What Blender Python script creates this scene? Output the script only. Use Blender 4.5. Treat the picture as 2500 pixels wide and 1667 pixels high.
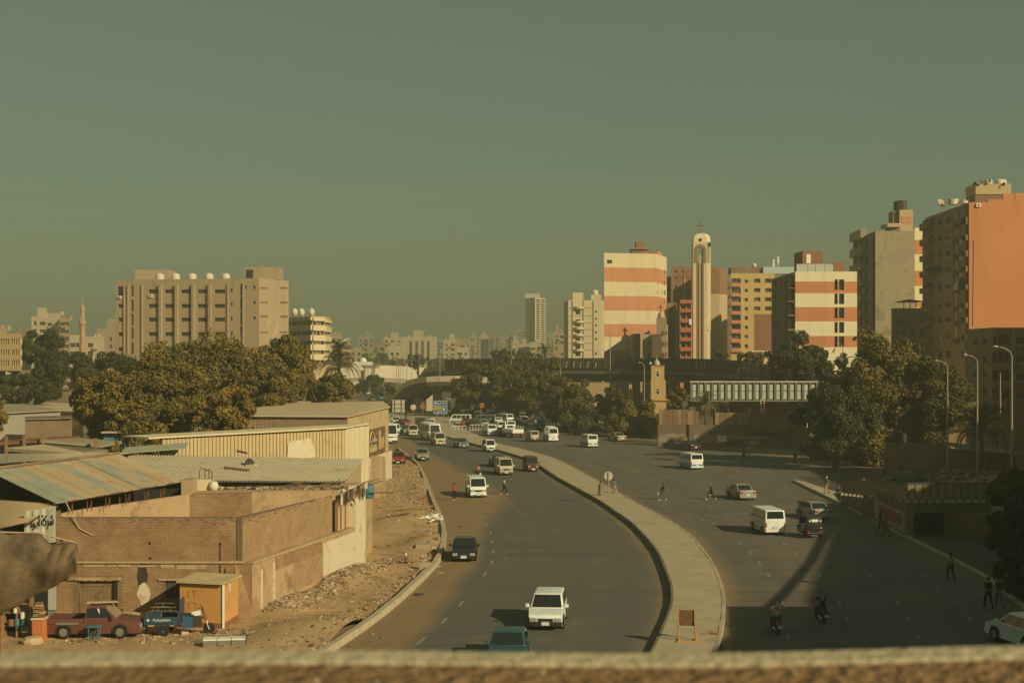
import bpy,bmesh,math,random
import numpy as np
from mathutils import Vector,Matrix
R=math.radians
random.seed(7)
rng=np.random.default_rng(7)
scene=bpy.context.scene
for o in list(bpy.data.objects):
 bpy.data.objects.remove(o)
COL=scene.collection
# camera, sky, sun, exposure
H,F,CX,YH=14.2,3472.0,1250.0,868.0
cam_d=bpy.data.cameras.new("camera")
cam=bpy.data.objects.new("camera",cam_d)
COL.objects.link(cam)
cam.location=(0,0,H)
cam.rotation_euler=(R(90),0,0)
cam_d.sensor_width=36.0
cam_d.lens=50.0
cam_d.shift_y=(YH-833.5)/2500.0
cam_d.clip_start=0.05
cam_d.clip_end=9000
cam_d.dof.use_dof=True
cam_d.dof.focus_distance=140.0
cam_d.dof.aperture_fstop=7.5
scene.camera=cam
SUN_EL=R(26.0)
SUN_H=Vector((0.72,-0.694))
world=bpy.data.worlds.new("World")
scene.world=world
world.use_nodes=True
wn,wl=world.node_tree.nodes,world.node_tree.links
wn.clear()
w_out=wn.new("ShaderNodeOutputWorld")
w_bg=wn.new("ShaderNodeBackground")
w_sky=wn.new("ShaderNodeTexSky")
w_sky.sky_type='NISHITA'
w_sky.sun_disc=False
w_sky.sun_elevation=SUN_EL
w_sky.sun_rotation=math.atan2(SUN_H.x,SUN_H.y)
w_sky.altitude=50
w_sky.air_density=1.0
w_sky.dust_density=1.5
w_sky.ozone_density=1.0
w_gam=wn.new("ShaderNodeGamma")
w_gam.inputs[1].default_value=0.60
w_mul=wn.new("ShaderNodeMix")
w_mul.data_type='RGBA'
w_mul.blend_type='MULTIPLY'
w_mul.inputs[0].default_value=1.0
w_mul.inputs[7].default_value=(0.835,0.97,0.605,1)
wl.new(w_sky.outputs[0],w_gam.inputs[0])
wl.new(w_gam.outputs[0],w_mul.inputs[6])
wl.new(w_mul.outputs[2],w_bg.inputs[0])
wl.new(w_bg.outputs[0],w_out.inputs[0])
w_bg.inputs[1].default_value=0.083
sun_d=bpy.data.lights.new("sun",'SUN')
sun=bpy.data.objects.new("sun",sun_d)
COL.objects.link(sun)
sun_d.energy=5.0
sun_d.angle=R(0.5)
sun_d.color=(1.0,0.83,0.53)
_to_sun=Vector((SUN_H.x*math.cos(SUN_EL),SUN_H.y*math.cos(SUN_EL),math.sin(SUN_EL)))
sun.rotation_euler=_to_sun.to_track_quat('Z','Y').to_euler()
sun.location=(60,-40,80)
vs=scene.view_settings
vs.view_transform='Standard'
vs.look='None'
vs.gamma=1.0
vs.use_curve_mapping=False
vs.exposure=0.1
scene.cycles.use_denoising=True
scene.cycles.max_bounces=5
scene.cycles.diffuse_bounces=3
scene.cycles.volume_bounces=0
scene.cycles.transparent_max_bounces=6
scene.cycles.volume_step_rate=4.0
# pixel -> place
def P(x,y,D):
 return Vector(((x-CX)/F*D,D,H-(y-YH)/F*D))
def G(x,y,z=0.0):
 return P(x,y,(H-z)*F/(y-YH))
def PZ(x,y,z):
 return P(x,y,(z-H)*F/(YH-y))
def S(px,D):
 return px*D/F
def zm(x0,y0,k):
 return lambda x,y:(x0+x/k,y0+y/k)
z1,z2,z3,z4=zm(0,600,2.767),zm(0,1050,2.851),zm(550,940,2.375),zm(800,700,3.618)
z5,z6,z7,z8=zm(1350,520,3.92),zm(1850,420,3.135),zm(1350,850,3.618),zm(1900,820,3.137)
# materials
MATS={}
def mat(name,col,rough=0.85,var=0.18,scale=0.6,fine=9.0,bump=0.0,metal=0.0,col2=None,spec=0.3,patch=None):
 """principled material: base colour broken up by two scales of world-space noise, optional relief"""
 if name in MATS:
  return MATS[name]
 m=bpy.data.materials.new(name)
 m.use_nodes=True
 n,l=m.node_tree.nodes,m.node_tree.links
 b=n["Principled BSDF"]
 b.inputs["Roughness"].default_value=rough
 b.inputs["Metallic"].default_value=metal
 b.inputs["Specular IOR Level"].default_value=spec
 MATS[name]=m
 if var<=0:
  b.inputs["Base Color"].default_value=(*col,1)
  return m
 g=n.new("ShaderNodeNewGeometry")
 t1=n.new("ShaderNodeTexNoise");t1.inputs["Scale"].default_value=scale;t1.inputs["Detail"].default_value=4
 t2=n.new("ShaderNodeTexNoise");t2.inputs["Scale"].default_value=fine;t2.inputs["Detail"].default_value=3
 l.new(g.outputs["Position"],t1.inputs["Vector"]);l.new(g.outputs["Position"],t2.inputs["Vector"])
 ad=n.new("ShaderNodeMath");ad.operation='ADD'
 l.new(t1.outputs[0],ad.inputs[0]);l.new(t2.outputs[0],ad.inputs[1])
 rp=n.new("ShaderNodeMapRange")
 rp.inputs[1].default_value=0.62;rp.inputs[2].default_value=1.38
 rp.inputs[3].default_value=0.0;rp.inputs[4].default_value=1.0
 l.new(ad.outputs[0],rp.inputs[0])
 mx=n.new("ShaderNodeMix");mx.data_type='RGBA'
 c2=col2 or tuple(min(1,c*(1+var)) for c in col)
 c1=tuple(c*(1-var) for c in col) if col2 is None else col
 mx.inputs[6].default_value=(*c1,1);mx.inputs[7].default_value=(*c2,1)
 l.new(rp.outputs[0],mx.inputs[0])
 outc=mx.outputs[2]
 if patch:
  pc,pscale,plo,phi=patch[:4]
  t3=n.new("ShaderNodeTexNoise");t3.inputs["Scale"].default_value=pscale;t3.inputs["Detail"].default_value=6
  t3.inputs["Roughness"].default_value=0.65
  if len(patch)>4:
   mp3=n.new("ShaderNodeMapping");mp3.inputs["Scale"].default_value=(1,1,patch[4]);l.new(g.outputs["Position"],mp3.inputs["Vector"]);l.new(mp3.outputs[0],t3.inputs["Vector"])
  else:l.new(g.outputs["Position"],t3.inputs["Vector"])
  r3=n.new("ShaderNodeMapRange");r3.inputs[1].default_value=plo;r3.inputs[2].default_value=phi
  l.new(t3.outputs[0],r3.inputs[0])
  m3=n.new("ShaderNodeMix");m3.data_type='RGBA'
  l.new(r3.outputs[0],m3.inputs[0]);l.new(outc,m3.inputs[6]);m3.inputs[7].default_value=(*pc,1)
  outc=m3.outputs[2]
 l.new(outc,b.inputs["Base Color"])
 if bump>0:
  bp=n.new("ShaderNodeBump");bp.inputs["Strength"].default_value=bump;bp.inputs["Distance"].default_value=0.05
  l.new(t2.outputs[0],bp.inputs["Height"]);l.new(bp.outputs[0],b.inputs["Normal"])
 return m
def emat_glass(name,col,rough=0.12):
 if name in MATS:
  return MATS[name]
 m=mat(name,col,rough,0,spec=0.6)
 return m
def leaf_mat(name,c1,c2,c3):
 m=bpy.data.materials.new(name);m.use_nodes=True
 n,l=m.node_tree.nodes,m.node_tree.links
 b=n["Principled BSDF"]
 b.inputs["Roughness"].default_value=0.7
 b.inputs["Specular IOR Level"].default_value=0.2
 g=n.new("ShaderNodeNewGeometry")
 t=n.new("ShaderNodeTexNoise");t.inputs["Scale"].default_value=0.35;t.inputs["Detail"].default_value=3
 l.new(g.outputs["Position"],t.inputs["Vector"])
 a=n.new("ShaderNodeMath");a.operation='MULTIPLY_ADD';a.inputs[1].default_value=0.34
 l.new(g.outputs["Random Per Island"],a.inputs[0])
 k=n.new("ShaderNodeMapRange");k.inputs[1].default_value=0.3;k.inputs[2].default_value=0.7;k.inputs[4].default_value=0.62
 l.new(t.outputs[0],k.inputs[0]);l.new(k.outputs[0],a.inputs[2])
 r=n.new("ShaderNodeValToRGB")
 e=r.color_ramp.elements
 e[0].color=(*c1,1);e[1].color=(*c3,1)
 q=e.new(0.5);q.color=(*c2,1)
 l.new(a.outputs[0],r.inputs[0]);l.new(r.outputs[0],b.inputs["Base Color"])
 MATS[name]=m
 return m
# mesh building
MW={}
def mesh_obj(name,v,f,mats,mi=None,parent=None,smooth=False,world=True,edges=()):
 me=bpy.data.meshes.new(name)
 if parent is not None and world and parent.name in MW:
  inv=MW[parent.name].inverted()
  v=[inv@Vector(p) for p in v]
 me.from_pydata([tuple(p) for p in v],list(edges),f)
 for m in(mats if isinstance(mats,(list,tuple)) else[mats]):
  me.materials.append(m)
 if mi is not None and len(mi)==len(me.polygons):
  me.polygons.foreach_set("material_index",mi)
 if smooth:
  me.polygons.foreach_set("use_smooth",[True]*len(me.polygons))
 me.update()
 o=bpy.data.objects.new(name,me)
 COL.objects.link(o)
 if parent is not None:
  o.parent=parent
  if parent.name in MW:
   MW[o.name]=MW[parent.name]
 return o
class MB:
 def __init__(self):
  self.v,self.f,self.m=[],[],[]
 def add(self,vs_,fs,mi=0):
  b=len(self.v)
  self.v+=[Vector(p) for p in vs_]
  self.f+=[[b+i for i in q] for q in fs]
  self.m+=[mi]*len(fs)
  return self
 def quad(self,a,b,c,d,mi=0):
  return self.add([a,b,c,d],[(0,1,2,3)],mi)
 def box(self,x0,x1,y0,y1,z0,z1,mi=0,M=None):
  p=[Vector(q) for q in((x0,y0,z0),(x1,y0,z0),(x1,y1,z0),(x0,y1,z0),(x0,y0,z1),(x1,y0,z1),(x1,y1,z1),(x0,y1,z1))]
  if M is not None:
   p=[M@q for q in p]
  return self.add(p,[(0,3,2,1),(4,5,6,7),(0,1,5,4),(1,2,6,5),(2,3,7,6),(3,0,4,7)],mi)
 def hexa(self,p,mi=0):
  return self.add(p,[(0,3,2,1),(4,5,6,7),(0,1,5,4),(1,2,6,5),(2,3,7,6),(3,0,4,7)],mi)
 def prism(self,poly,z0,z1,mi=0,cap=True,mtop=None):
  n=len(poly)
  zz0=z0 if hasattr(z0,'__len__') else[z0]*n
  zz1=z1 if hasattr(z1,'__len__') else[z1]*n
  vv=[(p[0],p[1],zz0[i]) for i,p in enumerate(poly)]+[(p[0],p[1],zz1[i]) for i,p in enumerate(poly)]
  self.add(vv,[(i,(i+1)%n,n+(i+1)%n,n+i) for i in range(n)],mi)
  if cap:
   self.add(vv[n:],[list(range(n))],mi if mtop is None else mtop)
   self.add(vv[:n],[list(range(n))[::-1]],mi)
  return self
 def tube(self,pts,r,n=6,mi=0,cap=True):
  pts=[Vector(p) for p in pts]
  rs=r if hasattr(r,'__len__') else[r]*len(pts)
  b=len(self.v)
  for i,p in enumerate(pts):
   t=(pts[min(i+1,len(pts)-1)]-pts[max(i-1,0)])
   t=t.normalized() if t.length>1e-9 else Vector((0,0,1))
   u=t.cross(Vector((0,0,1)))
   u=u.normalized() if u.length>1e-3 else Vector((1,0,0))
   w=t.cross(u)
   for k in range(n):
    a=2*math.pi*k/n
    self.v.append(p+(u*math.cos(a)+w*math.sin(a))*rs[i])
  for i in range(len(pts)-1):
   for k in range(n):
    k2=(k+1)%n
    self.f.append([b+i*n+k,b+i*n+k2,b+(i+1)*n+k2,b+(i+1)*n+k]);self.m.append(mi)
  if cap:
   self.f.append([b+k for k in range(n)]);self.m.append(mi)
   e=b+(len(pts)-1)*n
   self.f.append([e+k for k in range(n)][::-1]);self.m.append(mi)
  return self
 def lathe(self,c,prof,n=12,mi=0,M=None):
  b=len(self.v)
  c=Vector(c)
  for r_,z_ in prof:
   for k in range(n):
    a=2*math.pi*k/n
    q=Vector((r_*math.cos(a),r_*math.sin(a),z_))
    self.v.append(c+(M@q if M is not None else q))
  for i in range(len(prof)-1):
   for k in range(n):
    k2=(k+1)%n
    self.f.append([b+i*n+k,b+i*n+k2,b+(i+1)*n+k2,b+(i+1)*n+k]);self.m.append(mi)
  self.f.append([b+k for k in range(n)][::-1]);self.m.append(mi)
  e=b+(len(prof)-1)*n
  self.f.append([e+k for k in range(n)]);self.m.append(mi)
  return self
 def build(self,name,mats,parent=None,smooth=False,world=True):
  return mesh_obj(name,self.v,self.f,mats,self.m,parent,smooth,world)
def tag(o,label,cat,group=None,kind=None):
 if label:o["label"]=label
 if cat:o["category"]=cat
 if group:o["group"]=group
 if kind:o["kind"]=kind
 return o
def struct(o):
 o["kind"]="structure"
 return o
def stuff(o):
 o["kind"]="stuff"
 return o
def thing(name,label,cat,loc=(0,0,0),rz=0.0,group=None):
 o=bpy.data.objects.new(name,None)
 o.empty_display_size=0.3
 COL.objects.link(o)
 o.location=loc
 o.rotation_euler=(0,0,rz)
 MW[o.name]=Matrix.Translation(Vector(loc))@Matrix.Rotation(rz,4,'Z')
 return tag(o,label,cat,group)
_fonts={}
def text_mesh(txt,size=1.0,bold=False,extrude=0.01):
 """a mesh of flat lettering, lower-left at the origin, in the local x-z plane facing -y"""
 cu=bpy.data.curves.new("lettering",'FONT')
 cu.body=txt;cu.size=size;cu.extrude=extrude
 cu.resolution_u=3
 if bold:cu.offset=0.012*size
 ob=bpy.data.objects.new("lettering",cu)
 COL.objects.link(ob)
 dg=bpy.context.evaluated_depsgraph_get()
 me=bpy.data.meshes.new_from_object(ob.evaluated_get(dg))
 bpy.data.objects.remove(ob);bpy.data.curves.remove(cu)
 co=np.array([v.co[:] for v in me.vertices]) if len(me.vertices) else np.zeros((1,3))
 lo,hi=co.min(0),co.max(0)
 for v in me.vertices:
  v.co=Vector((v.co.x-lo[0],-v.co.z,v.co.y-lo[1]))
 return me,hi[0]-lo[0],hi[1]-lo[1]
def place_text(txt,material,parent,org,ux,width=None,height=None,name="lettering",n=None,bold=False):
 """lay lettering in the wall plane: org = lower-left world point, ux = reading direction, optional fit width/height"""
 me,w,h=text_mesh(txt,1.0,bold)
 ux=Vector(ux).normalized();uz=Vector((0,0,1));nn=ux.cross(uz)
 sx=(width/w) if width else None
 sz=(height/h) if height else None
 sx=sx or sz;sz=sz or sx
 inv=MW[parent.name].inverted() if parent is not None and parent.name in MW else Matrix.Identity(4)
 for v in me.vertices:
  v.co=inv@(Vector(org)+ux*(v.co.x*sx)+uz*(v.co.z*sz)+nn*(-v.co.y))
 me.materials.clear();me.materials.append(material)
 o=bpy.data.objects.new(name,me);COL.objects.link(o)
 if parent is not None:o.parent=parent
 return o
# walls with real openings
def wall_grid(mb,A,B,z0,z1,ops,depth=0.25,mi=0,bands=None,mrev=None):
 """vertical wall A->B (left to right seen from outside), rectangular openings (u0,u1,za,zb) with reveals"""
 A,B=Vector(A[:2]),Vector(B[:2])
 L=(B-A).length
 d=(B-A)/L
 nrm=Vector((d.y,-d.x))
 def pt(u,z,k=0.0):
  q=A+d*u-nrm*k
  return Vector((q.x,q.y,z))
 us={0.0,L};zs={z0,z1}
 ops=[(max(0.02,min(a,b)),min(L-0.02,max(a,b)),max(z0+0.01,min(c,e)),min(z1-0.01,max(c,e))) for a,b,c,e in ops]
 ops=[o for o in ops if o[1]-o[0]>0.05 and o[3]-o[2]>0.05]
 for o in ops:
  us|={o[0],o[1]};zs|={o[2],o[3]}
 if bands:
  for b in bands:
   if z0<b[0]<z1:zs.add(b[0])
 us,zs=sorted(us),sorted(zs)
 for j in range(len(zs)-1):
  zc=(zs[j]+zs[j+1])/2
  k=mi
  if bands:
   for zb,bm in bands:
    if zc>=zb:k=bm
  start=None
  for i in range(len(us)):
   solid=False
   if i<len(us)-1:
    uc=(us[i]+us[i+1])/2
    solid= not any(o[0]<uc<o[1] and o[2]<zc<o[3] for o in ops)
   if solid and start is None:start=us[i]
   if not solid and start is not None:
    mb.quad(pt(start,zs[j]),pt(us[i],zs[j]),pt(us[i],zs[j+1]),pt(start,zs[j+1]),k)
    start=None
 r_=mi if mrev is None else mrev
 for a,b,c,e in ops:
  mb.quad(pt(a,c),pt(b,c),pt(b,c,depth),pt(a,c,depth),r_)
  mb.quad(pt(a,e,depth),pt(b,e,depth),pt(b,e),pt(a,e),r_)
  mb.quad(pt(a,c),pt(a,c,depth),pt(a,e,depth),pt(a,e),r_)
  mb.quad(pt(b,c,depth),pt(b,c),pt(b,e),pt(b,e,depth),r_)
 return ops,pt
def px_on_wall(A,B,x,y):
 """pixel -> (u, z) on the vertical plane through A and B"""
 A,B=Vector(A[:2]),Vector(B[:2])
 k=(x-CX)/F
 d=B-A
 t=(k*A.y-A.x)/(d.x-k*d.y)
 q=A+d*t
 return t*d.length,H-(y-YH)/F*q.y
def window_obj(parent,pt,o,depth,mf,mg,style="two",name="window"):
 a,b,c,e=o
 mb=MB()
 k=depth*0.9
 w,h=b-a,e-c
 fr=min(0.09,w*0.1)
 def bar(u0,u1,za,zb,k0=k-0.06,k1=k):
  mb.hexa([pt(u0,za,k0),pt(u1,za,k0),pt(u1,za,k1),pt(u0,za,k1),pt(u0,zb,k0),pt(u1,zb,k0),pt(u1,zb,k1),pt(u0,zb,k1)],0)
 mb.quad(pt(a,c,k-0.01),pt(b,c,k-0.01),pt(b,e,k-0.01),pt(a,e,k-0.01),1)
 if style!="bare":
  bar(a,a+fr,c,e);bar(b-fr,b,c,e);bar(a+fr,b-fr,c,c+fr);bar(a+fr,b-fr,e-fr,e)
  if style=="two":bar((a+b)/2-fr/2,(a+b)/2+fr/2,c+fr,e-fr)
  if style=="three":
   for q in(1/3,2/3):bar(a+w*q-fr/2,a+w*q+fr/2,c+fr,e-fr)
  if style=="cross":
   bar((a+b)/2-fr/2,(a+b)/2+fr/2,c+fr,e-fr);bar(a+fr,b-fr,c+h*.6,c+h*.6+fr)
  if style=="shutter":
   nn=max(3,int(h/0.22))
   for i in range(nn):bar(a+fr,b-fr,c+fr+(h-2*fr)*i/nn,c+fr+(h-2*fr)*(i+.6)/nn,k-0.05,k-0.015)
 return mb.build(name,[mf,mg],parent)
def building(name,label,corners,ztop,mats,ops=None,back=(0,18),depth=0.28,bands=None,wmats=None,style="two",zbase=-0.2,parapet=0.9,cat="building",group=None,wname="window",small=False,parent=None):
 """corners: visible chain of plan points left -> right (world xy); ops[i]: openings (u0,u1,za,zb[,style]) on wall i"""
 C=[Vector(c[:2]) for c in corners]
 base=sum(C,Vector((0,0)))/len(C)
 t=parent or thing(name,label,cat,(base.x,base.y,0),0,group)
 bk=Vector((base.x/max(base.y,1)*back[1],back[1]))
 chain=C+[C[-1]+bk,C[0]+bk]
 mb=MB()
 gm=MB()
 for i in range(len(chain)):
  A,B=chain[i],chain[(i+1)%len(chain)]
  o=(ops or{}).get(i,[])
  oo,pt=wall_grid(mb,A,B,zbase,ztop,[q[:4] for q in o],depth,0,bands)
  for q,r_ in zip(oo,[q for q in o]):
   st=r_[4] if len(r_)>4 else style
   if small:
    gm.quad(pt(q[0],q[2],depth*.9),pt(q[1],q[2],depth*.9),pt(q[1],q[3],depth*.9),pt(q[0],q[3],depth*.9))
   else:
    wm=wmats[random.randrange(len(wmats))] if isinstance(wmats,list) else wmats
    window_obj(t,pt,q,depth,wm[0],wm[1],st,wname)
 mb.build("wall",mats,t)
 if small and gm.f:
  stuff(gm.build("window_rows",[wmats[0][1] if isinstance(wmats,list) else wmats[1]],t))
 rf=MB()
 rf.add([(p.x,p.y,ztop-parapet) for p in chain],[list(range(len(chain)))],0)
 rf.build("roof",[mats[0] if isinstance(mats,(list,tuple)) else mats],t)
 return t,chain
# common materials
M_DIRT=mat("dirt",(0.30,0.195,0.095),0.95,0.28,0.35,6.0,0.5,patch=((0.16,0.11,0.065),0.8,0.52,0.72))
M_CONC=mat("concrete",(0.34,0.29,0.20),0.9,0.16,0.8,12,0.2)
M_KERB=mat("kerb_concrete",(0.40,0.34,0.23),0.9,0.2,1.2,14,0.3)
M_DCONC=mat("dark_concrete",(0.115,0.095,0.065),0.92,0.25,0.5,5,0.2)
M_MCONC=mat("mid_concrete",(0.20,0.165,0.11),0.92,0.22,0.5,5,0.2)
M_PCONC=mat("pale_concrete",(0.52,0.46,0.33),0.9,0.12,0.4,6,0.1)
M_METAL=mat("grey_metal",(0.22,0.20,0.16),0.55,0.2,1.0,10,0,0.3)
M_POLE=mat("pole_paint",(0.30,0.25,0.17),0.6,0.15,1.0,8)
M_DMETAL=mat("dark_metal",(0.05,0.045,0.038),0.55,0.25,1.0,10)
M_RUST=mat("rust",(0.16,0.075,0.035),0.9,0.3,1.5,12)
M_WHITE=mat("white_paint",(0.70,0.70,0.60),0.7,0.06,1.0,9)
M_BLACK=mat("black_paint",(0.015,0.015,0.013),0.6,0)
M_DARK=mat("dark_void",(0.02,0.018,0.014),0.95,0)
M_WOOD=mat("wood",(0.24,0.14,0.065),0.85,0.3,1.5,12)
GLASS=emat_glass("dark_glass",(0.025,0.026,0.022),0.15)
GLASS2=emat_glass("brown_glass",(0.06,0.045,0.03),0.3)
# plan curves, x as a function of distance
def curve(px):
 q=sorted(((G(x,y).y,G(x,y).x) for x,y in px))
 ys,xs=np.array([a for a,b in q]),np.array([b for a,b in q])
 def fn(Y):
  return float(np.interp(Y,ys,xs))
 return fn
def smooth_curve(fn,w=5.0):
 return lambda Y:(fn(Y-w)+2*fn(Y-w/2)+2*fn(Y)+2*fn(Y+w/2)+fn(Y+w))/8
LK=smooth_curve(curve([(700,1660),(840,1572),(916,1519),(971,1475),(1026,1424),(1074,1374),(1085,1344),(1089,1298),(1076,1260),(1059,1222),(1043,1176),(1022,1134),(996,1115),(975,1098),(962,1085),(955,1060),(951,1032),(915,1005),(880,975),(840,950)]),3)
ML=smooth_curve(curve([(1560,1660),(1600,1573),(1621,1531),(1639,1478),(1637,1435),(1621,1400),(1609,1362),(1584,1329),(1544,1285),(1460,1226),(1400,1193),(1355,1168),(1311,1137),(1281,1122),(1208,1100),(1139,1083),(1084,1067)]),4)
MR=smooth_curve(curve([(1735,1660),(1761,1570),(1768,1542),(1772,1489),(1770,1452),(1748,1390),(1715,1343),(1687,1310),(1626,1271),(1560,1237),(1504,1204),(1462,1180),(1397,1143),(1350,1121),(1275,1100),(1212,1085),(1160,1062),(1103,1040)]),4)
RK=curve([(2720,1660),(2495,1483),(2396,1407),(2310,1361),(2214,1315),(2130,1270),(2050,1231),(2200,1200),(2330,1180),(2230,1160),(2060,1135),(1960,1118),(1750,1090),(1610,1074),(1480,1052),(1420,1036),(1300,1015),(1240,1000),(1150,975),(1080,950)])
YI=G(1084,1067).y
# ground, asphalt
gb=MB()
gb.quad((-1900,-120,-0.02),(1900,-120,-0.02),(1900,3600,-0.02),(-1900,3600,-0.02))
struct(gb.build("ground",[M_DIRT]))
def sstep(a,b,x):
 t=min(1,max(0,(x-a)/(b-a)))
 return t*t*(3-2*t)
_sw=([40,71,92,115,140,164,191,240,300],[3.5,3.3,2.4,2.9,7.5,6.0,4.6,3.0,2.5])
def dust(X,Y):
 w=float(np.interp(Y,*_sw))
 d=0.92*(1-sstep(w*0.7,w*1.25,X-LK(Y)))
 if Y<300:
  a,b=ML(Y),MR(Y)
  if X<a+0.2:d=max(d,0.75*(1-sstep(0.15,1.3,a-X)))
  if X>b-0.2:d=max(d,0.8*(1-sstep(0.2,1.5,X-b)),0.16)
 d=max(d,0.6*(1-sstep(0.3,3.0,RK(Y)-X)))
 return d
rows=[24*(540/24)**(i/170) for i in range(171)]
NC=64
av,af,ad,ac=[],[],[],[]
for Y in rows:
 x0,x1=LK(Y)-0.1,RK(Y)
 for k in range(NC):
  X=x0+(x1-x0)*(k/(NC-1))**1.25
  av.append((X,Y,0.004));ad.append(dust(X,Y));ac.append(X-(ML(Y) if Y<300 else LK(Y)))
for j in range(len(rows)-1):
 for k in range(NC-1):
  a=j*NC+k
  af.append((a,a+1,a+NC+1,a+NC))
M_ASPH=bpy.data.materials.new("asphalt");M_ASPH.use_nodes=True
n,l=M_ASPH.node_tree.nodes,M_ASPH.node_tree.links
b=n["Principled BSDF"];b.inputs["Roughness"].default_value=0.8;b.inputs["Specular IOR Level"].default_value=0.25
g=n.new("ShaderNodeNewGeometry");at=n.new("ShaderNodeAttribute");at.attribute_name="dust"
ax_=n.new("ShaderNodeAttribute");ax_.attribute_name="across";sx_=n.new("ShaderNodeSeparateXYZ");l.new(g.outputs["Position"],sx_.inputs[0]);mp=n.new("ShaderNodeCombineXYZ")
my_=n.new("ShaderNodeMath");my_.operation='MULTIPLY';my_.inputs[1].default_value=0.035;l.new(sx_.outputs[1],my_.inputs[0]);l.new(ax_.outputs["Fac"],mp.inputs[0]);l.new(my_.outputs[0],mp.inputs[1])
t1=n.new("ShaderNodeTexNoise");t1.inputs["Scale"].default_value=1.0;t1.inputs["Detail"].default_value=5;l.new(mp.outputs[0],t1.inputs["Vector"])
t2=n.new("ShaderNodeTexNoise");t2.inputs["Scale"].default_value=0.22;t2.inputs["Detail"].default_value=6;l.new(g.outputs["Position"],t2.inputs["Vector"])
t3=n.new("ShaderNodeTexNoise");t3.inputs["Scale"].default_value=14;l.new(g.outputs["Position"],t3.inputs["Vector"])
def mth(op,a,b_,nodes=None):
 m_=(nodes or n).new("ShaderNodeMath");m_.operation=op
 for i,q in enumerate((a,b_)):
  if isinstance(q,(int,float)):m_.inputs[i].default_value=q
  else:(l).new(q,m_.inputs[i])
 return m_.outputs[0]
s1=mth('MULTIPLY',mth('SUBTRACT',t1.outputs[0],0.5),0.75)
s2=mth('MULTIPLY',mth('SUBTRACT',t2.outputs[0],0.5),0.8)
su=mth('ADD',mth('ADD',at.outputs["Fac"],s1),s2)
su=mth('ADD',su,mth('MULTIPLY',mth('SUBTRACT',t3.outputs[0],0.5),0.15))
cl=n.new("ShaderNodeClamp");l.new(su,cl.inputs[0]);cl.inputs[1].default_value=0.0;cl.inputs[2].default_value=0.95
mx=n.new("ShaderNodeMix");mx.data_type='RGBA'
mx.inputs[6].default_value=(0.108,0.103,0.083,1);mx.inputs[7].default_value=(0.25,0.17,0.085,1)
l.new(cl.outputs[0],mx.inputs[0]);l.new(mx.outputs[2],b.inputs["Base Color"])
bp=n.new("ShaderNodeBump");bp.inputs["Strength"].default_value=0.15;l.new(t3.outputs[0],bp.inputs["Height"]);l.new(bp.outputs[0],b.inputs["Normal"])
road=mesh_obj("road",av,af,[M_ASPH])
at_=road.data.attributes.new("dust",'FLOAT','POINT')
at_.data.foreach_set("value",ad)
road.data.attributes.new("across",'FLOAT','POINT').data.foreach_set("value",ac)
struct(road)
M_LINE=mat("worn_line_paint",(0.26,0.23,0.17),0.8,0.3,2.0,8)
lm=MB()
def dashes(fn,y0,y1,ln,gap,w):
 Y=y0
 while Y<y1:
  a,c=Y,Y+ln
  lm.quad((fn(a)-w/2,a,0.009),(fn(a)+w/2,a,0.009),(fn(c)+w/2,c,0.009),(fn(c)-w/2,c,0.009))
  Y+=(ln+gap)*random.choice([1,1,1,2])
dashes(lambda Y:LK(Y)+3.6,70,125,1.7,3.7,0.16)
for k,y1 in((3.3,240),(6.6,230),(9.9,200),(13.2,170)):
 dashes(lambda Y,k=k:MR(Y)+k,66,y1,1.5,3.6,0.13)
struct(lm.build("lane_marking",[M_LINE]))
ck=MB()
for i in range(34):
 Y=random.uniform(68,135);right=random.random()<.7
 x0=MR(Y)+random.uniform(0,3) if right else LK(Y)+random.uniform(2.5,5);x1=min(x0+random.uniform(4,11),RK(Y)-1 if right else ML(Y)-.3)
 if x1-x0<1:continue
 w_=random.uniform(.025,.05);pts=[(x0+(x1-x0)*k/8,Y+.35*k/8+random.uniform(-.12,.12)) for k in range(9)]
 for(xa,ya),(xb,yb) in zip(pts[:-1],pts[1:]):ck.quad((xa,ya-w_,.0075),(xb,yb-w_,.0075),(xb,yb+w_,.0075),(xa,ya+w_,.0075))
struct(ck.build("road_crack",[mat("crack_tar",(.03,.028,.022),.8,0)]))
# median and traffic island: slabs and kerbs
def sweep(mb,path,prof,mi=0,caps=True):
 """prof = (offset to the right of travel, z) ring, carried along a path of 3-D points"""
 rings=[]
 path=[Vector(p) for p in path]
 for i,p in enumerate(path):
  t=path[min(i+1,len(path)-1)]-path[max(i-1,0)]
  t=Vector((t.x,t.y)).normalized()
  nr=Vector((t.y,-t.x))
  rings.append([Vector((p.x+nr.x*o_,p.y+nr.y*o_,p.z+z_)) for o_,z_ in prof])
 k=len(prof)
 b0=len(mb.v)
 for r_ in rings:mb.v+=r_
 for i in range(len(rings)-1):
  for j in range(k):
   j2=(j+1)%k
   mb.f.append([b0+i*k+j,b0+i*k+j2,b0+(i+1)*k+j2,b0+(i+1)*k+j]);mb.m.append(mi)
 if caps:
  mb.f.append([b0+j for j in range(k)][::-1]);mb.m.append(mi)
  mb.f.append([b0+(len(rings)-1)*k+j for j in range(k)]);mb.m.append(mi)
 return mb
M_SLAB=mat("median_paving",(0.40,0.335,0.215),0.9,0.13,0.5,7,0.15,patch=((0.27,0.21,0.12),0.35,0.55,0.75))
med=struct(thing("median","pale concrete median strip curving between the two carriageways","median",(0,0,0)))
del med["category"]
KH=0.30
ys_=[62*(YI/62)**(i/60) for i in range(61)]
kp=[(-0.0,0),(0.16,0),(0.16,KH),(0.0,KH)]
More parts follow.
